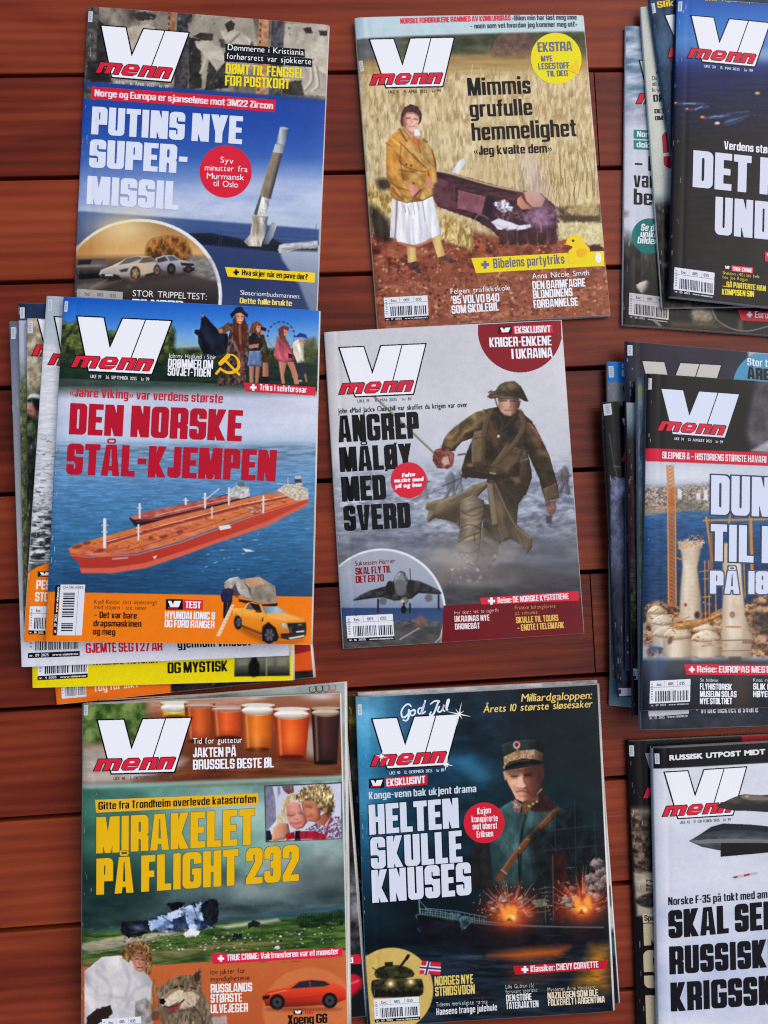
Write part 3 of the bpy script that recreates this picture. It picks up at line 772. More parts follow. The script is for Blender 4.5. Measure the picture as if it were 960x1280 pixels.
RED = (222, 38, 62); WHITE = (244, 246, 250); BLACK = (14, 13, 15)
def masthead(m, TL, TR, white=WHITE, red=RED, ink=BLACK, date=None, datecol=None, edge=True, hide=None):
    """the big V and I over a slanted lower-case word"""
    TL, TR = np.array(TL, float), np.array(TR, float); L = np.linalg.norm(TR - TL); x_ = (TR - TL) / L
    a = m.P_([TL])[0]; u, v = happly(m.Hi, *a); q = np.array(happly(m.H, u, v + .01)) - np.array(happly(m.H, u, v)); y_ = q / np.linalg.norm(q)
    f = lambda x, y: tuple(TL + x_ * x * L + y_ * y * L)
    out = [(0, 0), (.277, 0), (.362, .325), (.485, 0), (1, 0), (.822, .572), (.150, .572)]
    k = m.ink('masthead')
    if edge: k.poly([f(*p) for p in [(-.022, -.014), (.288, -.014), (.366, .275), (.474, -.014), (1.020, -.014), (.834, .588), (.138, .588)]], ink, 1.0)
    k.poly([f(*p) for p in out], white, 1.6)
    k.poly([f(*p) for p in ((.722, 0), (.734, 0), (.600, .415), (.588, .415))], ink, 2.2, cell=.35)
    # the word in a wide slanted face
    y0, y1, sh = .540, .418, .052
    def g(x, y):                    # x along the word 0..1, y 0 bottom..1 top
        return f(-.042 + .84 * x + sh * y, y0 + (y1 - y0) * y)
    def bl(pts, c, l): k.poly([g(*p) for p in pts], c, l, cell=.3)
    def word(c, l, e, ey):
        arch = lambda x0, x1, n: None
        def stem(x0, x1, yy=1.0): bl([(x0 - e, -ey), (x1 + e, -ey), (x1 + e, yy + ey), (x0 - e, yy + ey)], c, l)
        sw = .072
        # m
        for x in (.0, .118, .236): stem(x, x + sw, .86 if x else 1.0)
        bl([(-e, .70 - ey), (.29 + e, .70 - ey), (.305 + e, .82), (.285 + e, 1 + ey), (-e, 1 + ey)], c, l + .02)
        # e
        x = .345
        bl([(x - e, .18), (x + .03, -ey), (x + .165, -ey), (x + .20 + e, .20), (x + .20 + e, .30), (x + .072, .28), (x + .072, .40 - ey), (x + .20 + e, .40 - ey), (x + .20 + e, .78), (x + .165, 1 + ey), (x + .03, 1 + ey), (x - e, .80)], c, l + .01)
        if e == 0: bl([(x + .075, .60), (x + .130, .60), (x + .130, .76), (x + .075, .76)], white, l + .3)
        # n n
        for x in (.585, .80):
            stem(x, x + sw); stem(x + .118, x + .118 + sw, .86)
            bl([(x - e, .70 - ey), (x + .175 + e, .70 - ey), (x + .19 + e, .82), (x + .17 + e, 1 + ey), (x - e, 1 + ey)], c, l + .02)
    word(ink, 2.4, .011, .065); word(red, 3.2, 0, 0)
    if date:
        k.text(date, f(.17, .648), f(.80, .648), .036 * L, 'S', datecol or ink, 1.6)
    return k

def barcode(m, TL, TR, BL, seed, white=(232, 234, 240), strip='nr. 17 2025  www.vimenn.no', codes=('bc', '005', '035'), stripcol=(20, 18, 20), striptext=(235, 235, 235)):
    TL, TR, BL = np.array(TL, float), np.array(TR, float), np.array(BL, float); X, Y = TR - TL, BL - TL
    f = lambda x, y: tuple(TL + X * x + Y * y); k = m.ink('barcode'); bx = lambda x0, y0, x1, y1: [f(x0, y0), f(x1, y0), f(x1, y1), f(x0, y1)]
    k.poly(bx(0, 0, 1, .86), white, 1.0)
    if stripcol: k.poly(bx(0, .86, 1, 1), stripcol, 1.0)
    if strip: k.text(strip, f(.03, .965), f(.97, .965), .075 * np.linalg.norm(Y), 'S', striptext, 1.8, upv=-(Y / np.linalg.norm(Y)))
    r = random.Random(seed)
    for x0, x1, y0 in ((.14, .64, .40), (.68, .97, .42)):
        x = x0
        while x < x1:
            b = r.uniform(.008, .030); k.poly(bx(x, y0, min(x + b, x1), .80), (38, 37, 42), 1.7, cell=.3); x += b + r.uniform(.010, .026)
    k.poly(bx(.0, .245, 1, .262), (150, 152, 158), 1.6, cell=.35)
    for x, t in zip((.22, .50, .78), codes): k.text(t, f(x - .05, .205), f(x + .08, .205), .12 * np.linalg.norm(Y), 'S', (110, 112, 120), 1.7, upv=-(Y / np.linalg.norm(Y)))
    for x in (.36, .68): k.poly(bx(x, .02, x + .008, .25), (160, 162, 168), 1.6, cell=.35)
    for i in range(7): k.poly(bx(.035, .10 + i * .095, .075, .145 + i * .095), (150, 152, 158), 1.6, cell=.3)
    return k
def spine_tag(m, TL, TR, BL):
    TL, TR, BL = np.array(TL, float), np.array(TR, float), np.array(BL, float)
    f = lambda x, y: tuple(TL + (TR - TL) * x + (BL - TL) * y); k = m.ink('spine_tag')
    k.poly([f(0, 0), f(1, 0), f(1, 1), f(0, 1)], (214, 217, 222), 1.0, cell=.4)
    for i in range(5): k.poly([f(.25, .14 + i * .15), f(.7, .14 + i * .15), f(.7, .22 + i * .15), f(.25, .22 + i * .15)], (165, 168, 175), 1.6, cell=.3)
def plus(k, cx, cy, r, col, lift=2.0):
    w_ = r * .36
    k.poly([(cx - w_, cy - r), (cx + w_, cy - r), (cx + w_, cy - w_), (cx + r, cy - w_), (cx + r, cy + w_), (cx + w_, cy + w_), (cx + w_, cy + r), (cx - w_, cy + r), (cx - w_, cy + w_), (cx - r, cy + w_), (cx - r, cy - w_), (cx - w_, cy - w_)], col, lift, cell=.35)
def minilogo(k, x, y, w_, h, col=WHITE, dark=BLACK, slope=0.0, lift=1.6):
    f = lambda a, b: (x + w_ * a, y + h * b + slope * w_ * a)
    k.poly([f(0, 0), f(1, 0), f(1, 1), f(0, 1)], dark, lift, cell=.4)
    k.poly([f(.12, .16), f(.32, .16), f(.42, .52), f(.50, .16), f(.90, .16), f(.76, .74), f(.26, .74)], col, lift + .7, cell=.3)
    k.poly([f(.14, .74), f(.74, .74), f(.72, .88), f(.12, .88)], RED, lift + .8, cell=.3)

# ================================================================== pictured people and machines, traced part by part
def fig_soldier(m):
    m.zoom(520, 470, 4.74); P = lambda pts, c, soft=2.0, a=1.0, r=.5, rn=0, k=.4: m.poly(pts, c, a, soft / 1.6, 0, rn, k, r)
    kh = lambda a, b, s_=5: tex(a, b, 60, 60, s_, 4, 1.5)
    flap = [(425, 620), (330, 650), (270, 690), (180, 722), (60, 755), (55, 785), (75, 800), (62, 850), (75, 868), (112, 840), (160, 850), (240, 870), (255, 905), (300, 790), (380, 700), (440, 640)]
    P(flap, kh((94, 80, 62), (142, 126, 102)), rn=34); m.folds(flap, -30, 120, 34, .2, 4); m.line([(58, 760), (190, 730), (330, 660)], 9, (172, 158, 130), .6, 2, 3); m.poly([(80, 850), (170, 800), (270, 740), (250, 880), (160, 850)], (70, 60, 44), .55, 7)
    back = [(400, 760), (520, 760), (560, 880), (520, 970), (490, 1010), (480, 1080), (440, 1130), (400, 1200), (360, 1130), (385, 1000), (395, 880)]
    P(back, mixf(kh((62, 54, 44), (98, 86, 70)), (122, 116, 112), lambda x, y: np.clip((y - 900) / 260, 0, .8)), rn=20); m.folds(back, 30, 90, 40, .25, 6)
    front = [(262, 740), (330, 705), (400, 735), (412, 800), (388, 880), (386, 960), (376, 1050), (356, 1130), (300, 1120), (250, 1050), (245, 980), (262, 900), (260, 820)]
    P(front, mixf(hgrad((250, (104, 92, 74)), (310, (152, 138, 116)), (360, (130, 116, 96)), (410, (82, 72, 58))), (146, 140, 134), lambda x, y: np.clip((y - 940) / 240, 0, .75)), rn=14); m.folds(front, -14, 130, 30, .24, 9)
    for p in ([(268, 800), (330, 830), (400, 800)], [(262, 900), (320, 880), (386, 910)], [(250, 985), (310, 950), (370, 930)], [(252, 1040), (320, 1050), (374, 1020)], [(345, 930), (350, 990), (374, 1000)]): m.line(p, 8, (74, 62, 46), .6, 2, 3)
    coat = [(418, 600), (620, 590), (655, 690), (606, 760), (598, 880), (640, 920), (690, 960), (692, 1010), (662, 1052), (620, 1000), (560, 966), (510, 985), (480, 900), (450, 880), (430, 740)]
    P(coat, vgrad((600, (62, 52, 38)), (800, (98, 86, 66)), (1000, (120, 106, 84))), rn=30); m.folds(coat, 72, 150, 36, .26, 12); P([(418, 630), (450, 640), (482, 872), (452, 882), (436, 760)], (134, 122, 98)); m.line([(470, 640), (540, 800), (600, 900), (680, 960)], 9, (150, 136, 110), .65, 2, 3); m.poly([(500, 650), (620, 620), (640, 700), (590, 800), (560, 780)], (50, 42, 32), .5, 10)
    torso = [(400, 200), (470, 185), (610, 205), (690, 270), (706, 360), (664, 460), (684, 560), (672, 640), (560, 640), (430, 612), (280, 600), (268, 560), (290, 480), (330, 380), (380, 290)]
    P(torso, kh((46, 37, 27), (88, 73, 52)), rn=20); m.folds(torso, 60, 90, 40, .4, 14)
    arm = [(402, 200), (350, 214), (290, 258), (230, 300), (172, 358), (146, 430), (180, 452), (222, 446), (270, 392), (330, 370), (390, 312), (432, 240)]
    P(arm, mixf(kh((104, 84, 58), (150, 126, 92)), (50, 38, 26), lambda x, y: np.clip((y - 330 + (x - 290) * .75) / 70, 0, 1)), rn=10); m.folds(arm, -50, 60, 34, .38, 18); m.line([(160, 420), (230, 440)], 8, (60, 46, 30), .6, 2)
    P([(108, 440), (160, 424), (226, 460), (222, 530), (190, 552), (122, 546), (98, 500)], tex((96, 44, 36), (176, 112, 96), 22, 22, 3, 4, 2.2), r=1.0); P([(160, 480), (190, 478), (198, 520), (170, 532), (150, 510)], (206, 176, 156), 4); m.line([(120, 470), (150, 520)], 5, (70, 30, 26), .7); m.line([(190, 470), (206, 520)], 5, (90, 44, 36), .7)
    ra = [(640, 270), (700, 288), (742, 370), (792, 470), (816, 560), (842, 650), (846, 722), (768, 742), (748, 680), (728, 600), (680, 500), (640, 400)]
    P(ra, mixf(kh((56, 44, 32), (104, 86, 60)), (36, 28, 20), lambda x, y: np.clip((730 - x + (y - 430) * .38) / 70, 0, .9)), rn=12); m.folds(ra, 40, 50, 30, .4, 21); P([(836, 632), (848, 722), (768, 742), (752, 668)], kh((86, 72, 52), (132, 112, 84)), rn=14)
    for p in ([(670, 280), (720, 340)], [(690, 300), (730, 370)]): m.line(p, 8, (176, 116, 84), .7, 2)
    m.poly([(720, 360), (740, 380), (744, 420), (726, 400)], (150, 56, 44), .9, 2)
    P([(766, 744), (826, 736), (836, 800), (802, 832), (772, 792)], tex((96, 62, 50), (166, 124, 106), 16, 16, 4), r=1.0); P([(770, 828), (808, 826), (802, 880), (772, 872)], (84, 78, 78), 4)
    P([(345, 330), (392, 320), (412, 352), (405, 522), (330, 516), (328, 400)], kh((98, 80, 60), (136, 115, 90), 7), rn=16); m.line([(340, 372), (404, 360)], 5, (70, 58, 38), .7, 1.5); m.poly([(390, 340), (412, 352), (405, 520), (384, 520)], (74, 62, 42), .6, 4)
    P([(540, 395), (632, 440), (615, 500), (540, 572), (438, 536)], kh((86, 70, 52), (128, 107, 82), 8), rn=18); m.line([(546, 404), (560, 460), (628, 470)], 5, (62, 52, 34), .8, 1.5); m.line([(550, 455), (600, 440)], 4, (62, 52, 34), .7, 1.5)
    for p in ([(440, 210), (414, 280), (402, 340)], [(612, 212), (640, 280), (594, 384), (476, 520)]): m.line(p, 32, (100, 82, 60), .95, 2.5, 3); m.line([(x - 12, y) for x, y in p], 4, (134, 114, 86), .5, 2, 3); m.line([(x + 15, y) for x, y in p], 5, (44, 36, 26), .6, 2, 3)
    m.line([(440, 276), (458, 340), (474, 396)], 22, (100, 66, 42), .9, 2, 3)
    P([(462, 190), (500, 180), (600, 190), (612, 215), (570, 300), (500, 340), (480, 290)], (44, 36, 28), 3); m.line([(470, 215), (510, 270), (500, 330)], 10, (76, 62, 46), .8, 2, 3); m.line([(600, 215), (540, 290), (480, 330)], 9, (84, 68, 50), .7, 2, 3); m.ell(488, 357, 8, 8, (226, 222, 210), .95, 1.5)
    m.line([(288, 556), (420, 588), (560, 590), (664, 566)], 34, (52, 40, 30), .95, 2.5, 3); m.line([(290, 546), (420, 574), (560, 576)], 4, (110, 92, 68), .6, 2, 3); m.line([(440, 574), (470, 580)], 9, (190, 176, 146), .8, 1.5); P([(620, 520), (672, 500), (688, 600), (652, 704), (600, 690)], kh((46, 37, 27), (84, 68, 48), 9), rn=20); P([(264, 592), (300, 536), (340, 556), (296, 612)], (58, 44, 34), 3); m.ell(320, 528, 20, 12, (166, 130, 96), .7, 3); m.poly([(556, 600), (610, 596), (620, 630), (590, 640)], (140, 108, 74), .8, 4); m.line([(250, 468), (290, 462)], 8, (50, 42, 34), .9, 2); m.line([(630, 500), (664, 490)], 8, (150, 140, 116), .6, 2)
    # face: lit from the left, deep shade under the rim and down the right
    P([(484, 128), (604, 128), (614, 168), (596, 214), (560, 240), (520, 232), (490, 196)], hgrad((484, (156, 108, 88)), (520, (214, 172, 148)), (556, (206, 160, 136)), (580, (140, 96, 78)), (612, (86, 56, 44))), r=.2)
    m.poly([(480, 120), (616, 120), (612, 142), (560, 138), (490, 146)], (60, 42, 32), .75, 4); m.line([(500, 150), (534, 148)], 6, (66, 42, 32), .85, 1.5); m.line([(558, 148), (590, 150)], 6, (56, 36, 28), .9, 1.5); m.poly([(540, 146), (554, 146), (560, 180), (546, 188), (536, 182)], (224, 182, 158), .7, 3); m.line([(556, 150), (564, 180), (552, 188)], 5, (120, 76, 60), .8, 2); m.line([(528, 204), (566, 202)], 5, (112, 62, 54), .85, 1.5); m.line([(534, 213), (560, 212)], 4, (196, 142, 122), .6, 2); m.line([(514, 180), (526, 206)], 4, (150, 104, 86), .6, 2); m.poly([(508, 222), (560, 238), (600, 206), (604, 230), (560, 256), (516, 244)], (64, 44, 34), .6, 4)
    hm = [(420, 124), (440, 94), (470, 88), (490, 55), (530, 35), (580, 31), (620, 60), (642, 100), (666, 152), (640, 150), (612, 132), (560, 122), (500, 122), (465, 136), (440, 136)]
    P(hm, mixf(tex((78, 65, 46), (112, 96, 68), 40, 24, 3, 3, 1.6), (42, 35, 25), lambda x, y: np.clip((x - 540) / 90 + (y - 90) / 90, 0, .85)), rn=14); m.line([(440, 118), (500, 100), (580, 98), (640, 124)], 7, (50, 43, 27), .75, 2, 3); m.glow(540, 64, 34, 16, (142, 130, 92), .6); m.line([(428, 98), (446, 88)], 6, (60, 54, 44), .9, 1.5); m.folds(hm, 30, 60, 26, .2, 5)
    m.line([(468, 138), (482, 180), (492, 200)], 7, (52, 42, 30), .8, 1.5, 3); m.line([(616, 150), (606, 186)], 8, (50, 38, 28), .8, 1.5)
    # spray rising over the boots
    r = random.Random(4)
    for i in range(90): m.glow(r.uniform(120, 600), 960 + 270 * r.random() ** .7, r.uniform(20, 70), r.uniform(14, 40), r.choice([(168, 160, 152), (138, 132, 128), (112, 106, 104), (190, 184, 178)]), r.uniform(.2, .5))
    m.glow(340, 1190, 260, 60, (116, 108, 104), .9); m.glow(250, 1100, 120, 50, (168, 160, 154), .55); m.specks([(180, 1060), (480, 1060), (460, 1230), (190, 1230)], 60, 3, 12, [(214, 208, 200), (150, 144, 140)], 8, a=.5, soft=2)
    m.glow(640, 1180, 200, 70, (92, 88, 90), .6)

def fig_woman(m):
    m.zoom(470, 120, 5.5636); P = lambda pts, c, soft=2.0, a=1.0, r=.35, rn=0, k=.4: m.poly(pts, c, a, soft / 1.6, 0, rn, k, r)
    P([(214, 1045), (270, 1045), (285, 1150), (220, 1166)], hgrad((214, (190, 152, 84)), (250, (236, 210, 140)), (285, (200, 166, 96)))); P([(384, 985), (440, 972), (482, 1110), (430, 1126)], hgrad((390, (206, 172, 100)), (430, (238, 212, 142)), (480, (196, 160, 92))))
    P([(208, 1162), (282, 1148), (316, 1232), (290, 1240), (262, 1204), (226, 1190)], tex((54, 28, 30), (116, 76, 70), 16, 16, 3), r=.8); P([(428, 1124), (490, 1108), (566, 1152), (520, 1164)], tex((66, 34, 34), (130, 90, 84), 16, 16, 4), r=.8)
    sk = [(110, 712), (210, 742), (330, 728), (396, 698), (440, 880), (456, 970), (362, 1000), (350, 1022), (262, 1040), (150, 1014), (140, 990), (96, 985)]
    P(sk, hgrad((96, (222, 220, 226)), (180, (250, 248, 248)), (300, (240, 240, 246)), (400, (250, 250, 250)), (456, (214, 214, 222))), rn=12, k=.25); m.folds(sk, 84, 260, 26, .13, 4, 4); m.line([(146, 728), (140, 860), (132, 985)], 10, (120, 96, 84), .75, 2, 3); m.line([(256, 860), (262, 1030)], 8, (206, 200, 206), .8, 3); m.line([(350, 900), (356, 1000)], 7, (200, 196, 206), .7, 3); m.line([(166, 1022), (268, 1048), (384, 998)], 16, (214, 128, 110), .85, 2, 3)
    jk = [(162, 236), (190, 226), (240, 292), (330, 308), (390, 370), (416, 450), (426, 600), (394, 640), (402, 690), (330, 730), (210, 746), (130, 722), (94, 682), (102, 620), (76, 560), (68, 460), (74, 330), (100, 288)]
    P(jk, mixf(hgrad((68, (196, 134, 52)), (130, (218, 160, 76)), (260, (224, 182, 112)), (426, (212, 176, 110))), (170, 112, 36), nz(70, 70, 6, 4, 2.0, -.2)), rn=16, k=.4); m.folds(jk, 50, 110, 34, .2, 7, 4)
    for p, w_ in (([(164, 236), (186, 276), (212, 318)], 13), ([(164, 324), (240, 400), (346, 502)], 8), ([(262, 286), (290, 340), (310, 398)], 8), ([(328, 306), (352, 324)], 16), ([(160, 455), (200, 490), (262, 516), (340, 530)], 8), ([(70, 330), (112, 360)], 8), ([(164, 516), (270, 534)], 7), ([(176, 340), (168, 440), (190, 580)], 6), ([(360, 520), (372, 580)], 10), ([(112, 640), (150, 690), (190, 724)], 9), ([(150, 640), (190, 700)], 6), ([(100, 600), (160, 640), (230, 660), (256, 700)], 8), ([(390, 380), (412, 470)], 6), ([(330, 650), (300, 700), (310, 728)], 5)): m.line(p, w_, (92, 52, 22), .62, 2, 3)
    for p, w_ in (([(110, 330), (100, 440), (116, 560)], 16), ([(230, 340), (300, 430)], 12), ([(380, 420), (396, 560)], 14), ([(150, 670), (230, 690)], 10)): m.line(p, w_, (240, 196, 120), .5, 5, 3)
    for x, y in ((244, 487), (260, 608), (210, 478)): m.ell(x, y, 8, 8, (96, 60, 30), .9, 1.5)
    P([(188, 600), (240, 616), (300, 646), (322, 668), (280, 704), (250, 700), (222, 646)], hgrad((190, (196, 130, 104)), (250, (232, 170, 142)), (320, (190, 122, 100))), r=.5); P([(348, 560), (372, 560), (392, 604), (402, 640), (372, 652), (344, 612)], (214, 150, 122), r=.5); m.line([(268, 700), (312, 654)], 12, (84, 44, 40), .85, 2)
    for p in ([(214, 748), (262, 722), (326, 728)], [(252, 724), (262, 780), (268, 824)], [(282, 724), (292, 766), (300, 796)], [(322, 728), (332, 800), (342, 872)], [(194, 762), (206, 808)], [(220, 766), (236, 826)]): m.line(p, 3.6, (84, 58, 62), .6, 1.2, 3)
    P([(246, 286), (282, 298), (304, 384), (268, 330)], (226, 120, 86), 3); P([(212, 244), (262, 244), (272, 290), (236, 280)], (214, 146, 120), 3)
    P([(264, 236), (290, 232), (312, 276), (268, 284)], (242, 242, 246), 2.5)
    P([(174, 132), (194, 86), (240, 62), (290, 78), (318, 130), (314, 180), (296, 204), (180, 216), (170, 190)], tex((62, 32, 36), (112, 72, 70), 10, 26, 5), rn=14)
    P([(188, 156), (214, 118), (258, 116), (296, 144), (300, 180), (282, 222), (252, 256), (216, 250), (190, 214)], hgrad((188, (190, 126, 106)), (216, (238, 182, 154)), (262, (248, 206, 182)), (300, (214, 158, 136))), r=.3); m.poly([(186, 160), (206, 130), (204, 220), (190, 214)], (134, 80, 72), .6, 5); m.poly([(206, 122), (262, 114), (294, 142), (250, 132)], (92, 52, 50), .7, 4)
    m.line([(212, 160), (236, 158)], 7, (100, 58, 52), .85, 2); m.line([(262, 164), (284, 168)], 7, (104, 62, 56), .85, 2); m.line([(246, 164), (252, 188), (242, 192)], 6, (196, 130, 108), .8, 2, 2); m.line([(212, 200), (234, 214), (264, 212)], 9, (150, 74, 70), .8, 2, 3); m.line([(218, 204), (238, 212), (258, 210)], 5, (250, 240, 234), .95, 1.5, 3); m.poly([(270, 176), (290, 180), (284, 206), (268, 204)], (246, 200, 182), .7, 4); m.line([(200, 210), (214, 240), (240, 256)], 7, (150, 94, 82), .6, 3, 3); m.glow(250, 136, 24, 10, (248, 206, 186), .7)

def fig_officer(m):
    m.zoom(580, 910, 5.3333); P = lambda pts, c, soft=2.0, a=1.0, r=.3, rn=0, k=.4: m.poly(pts, c, a, soft / 1.6, 0, rn, k, r)
    tn = [(40, 900), (60, 780), (160, 620), (240, 530), (320, 480), (380, 560), (420, 500), (520, 420), (620, 530), (700, 552), (770, 572), (800, 640), (820, 800), (830, 1070), (120, 1070), (50, 1000)]
    P(tn, mixf(mixf(hgrad((60, (32, 44, 44)), (170, (48, 74, 74)), (280, (84, 122, 122)), (380, (76, 110, 108)), (600, (60, 88, 82)), (800, (34, 48, 46))), (46, 66, 66), nz(90, 120, 4, 4, 2.2, -.15)), (26, 44, 46), lambda x, y: np.clip((y - 800) / 420, 0, .7)), 5, rn=40); m.folds(tn, 78, 220, 60, .22, 4, 6)
    P([(40, 900), (60, 780), (150, 700), (170, 820), (180, 1000), (190, 1070), (60, 1070)], tex((22, 20, 22), (52, 44, 40), 40, 60, 3), 8, .85); m.line([(160, 770), (170, 880), (180, 1000)], 12, (20, 28, 30), .7, 5, 3)
    m.line([(412, 580), (384, 680), (376, 860), (378, 1060)], 16, (16, 26, 30), .9, 3, 3); m.line([(398, 600), (366, 720), (360, 900)], 6, (96, 146, 138), .5, 4, 3)
    for p, w_ in (([(700, 560), (740, 620), (690, 700)], 26), ([(400, 900), (480, 930), (560, 920)], 24), ([(620, 640), (600, 760)], 20)): m.line(p, w_, (24, 38, 40), .5, 12, 3)
    m.line([(690, 690), (720, 630), (770, 590)], 10, (110, 120, 90), .5, 4, 3); m.line([(250, 560), (230, 700)], 30, (90, 138, 130), .35, 14)
    m.line([(620, 545), (540, 630), (440, 730), (340, 850), (270, 950), (230, 1000)], 44, (112, 70, 44), 1, 2.5, 3); m.line([(604, 545), (524, 628), (424, 728), (324, 846), (262, 936)], 8, (176, 122, 78), .8, 3, 3); m.line([(634, 556), (556, 644), (458, 742), (356, 866)], 6, (54, 32, 24), .8, 2, 3)
    for x, y in ((514, 660), (428, 742), (370, 800)): m.ell(x, y, 6, 6, (216, 170, 120), .8, 2)
    m.line([(250, 944), (282, 970)], 10, (200, 180, 150), .7, 2)
    P([(490, 430), (520, 408), (620, 530), (560, 560), (470, 560), (430, 540)], tex((44, 26, 26), (74, 46, 42), 30, 30, 4), 4); P([(384, 500), (490, 440), (500, 470), (440, 540), (418, 584), (386, 550)], tex((84, 56, 36), (132, 96, 62), 14, 14, 5)); P([(320, 490), (340, 470), (384, 510), (366, 580), (326, 540)], tex((110, 72, 66), (196, 170, 160), 14, 14, 6)); m.line([(488, 436), (516, 408)], 9, (226, 190, 150), .8, 2)
    for x, y in ((432, 520), (460, 505), (486, 490), (348, 512)): m.ell(x, y, 7, 7, (216, 196, 160), .9, 2)
    fc = [(262, 286), (300, 276), (400, 262), (522, 240), (532, 300), (520, 372), (492, 430), (440, 476), (390, 492), (346, 472), (320, 420), (290, 360)]
    P(fc, hgrad((262, (206, 148, 120)), (320, (226, 172, 146)), (385, (226, 170, 142)), (415, (158, 98, 76)), (460, (104, 60, 48)), (530, (58, 34, 30))), r=.2)
    m.poly([(264, 286), (300, 272), (530, 236), (528, 300), (440, 296), (380, 308), (300, 306)], (84, 48, 38), .72, 7); m.poly([(306, 308), (362, 306), (366, 330), (320, 334)], (100, 58, 46), .8, 5); m.poly([(396, 300), (452, 296), (456, 324), (404, 328)], (62, 34, 28), .85, 5)
    m.line([(316, 322), (354, 322)], 6, (44, 26, 24), .8, 2); m.line([(402, 316), (442, 312)], 6, (34, 20, 18), .85, 2)
    P([(358, 326), (388, 322), (398, 360), (416, 382), (398, 398), (362, 400), (352, 384)], (240, 194, 166), 4, .9); m.line([(396, 330), (406, 366), (420, 384), (402, 402)], 9, (110, 62, 48), .8, 3, 3); m.line([(356, 400), (396, 404)], 6, (140, 84, 66), .8, 3); m.line([(352, 424), (382, 418), (424, 428)], 8, (104, 50, 44), .85, 2.5, 3); m.line([(362, 436), (410, 440)], 8, (214, 154, 130), .7, 3); m.line([(330, 380), (346, 420)], 7, (178, 118, 94), .7, 4); m.line([(366, 452), (400, 454)], 5, (150, 92, 74), .7, 3); m.line([(420, 400), (440, 440)], 7, (70, 38, 32), .6, 4); m.glow(330, 364, 24, 22, (244, 200, 176), .7); m.glow(384, 468, 24, 10, (226, 176, 150), .6); m.glow(470, 380, 26, 40, (120, 74, 60), .5)
    P([(258, 292), (274, 288), (286, 340), (272, 346)], (220, 160, 132), 3); P([(506, 270), (530, 262), (534, 320), (514, 352)], (84, 48, 40), 4)
    P([(250, 114), (290, 95), (380, 80), (470, 80), (528, 110), (532, 210), (400, 190), (270, 214)], mixf(tex((34, 46, 44), (54, 68, 64), 40, 30, 3), (14, 20, 22), lambda x, y: np.clip((x - 400) / 110, 0, .9))); m.line([(254, 116), (292, 98), (380, 84), (470, 84)], 5, (80, 96, 92), .6, 3, 3)
    P([(262, 192), (350, 152), (470, 140), (526, 168), (526, 218), (400, 202), (310, 224), (268, 256)], mixf(tex((150, 116, 84), (216, 178, 138), 9, 12, 5, 3, 2.0), (66, 50, 38), lambda x, y: np.clip((x - 430) / 90, 0, .85)))
    m.line([(266, 214), (350, 176), (470, 162), (524, 184)], 3, (120, 88, 62), .6, 2, 3)
    P([(268, 262), (300, 224), (380, 204), (470, 208), (522, 236), (450, 246), (360, 266), (280, 282)], (14, 15, 18), 2.5); m.line([(290, 244), (340, 220), (430, 214)], 9, (130, 116, 84), .7, 4, 3); m.line([(276, 276), (360, 258), (450, 240)], 4, (96, 92, 84), .7, 2, 3)
    m.ell(350, 112, 23, 25, (226, 214, 210), 1, 2); m.ell(350, 110, 15, 17, (176, 36, 50), 1, 2); m.ell(351, 112, 6, 7, (96, 20, 30), 1, 2); m.ell(356, 157, 16, 14, (150, 106, 66), 1, 2.5); m.line([(354, 132), (356, 146)], 5, (200, 170, 130), .9, 1.5); P([(436, 150), (466, 146), (470, 180), (440, 178)], (206, 180, 148), 3, .8); m.ell(266, 260, 7, 10, (200, 160, 110), .9, 2)

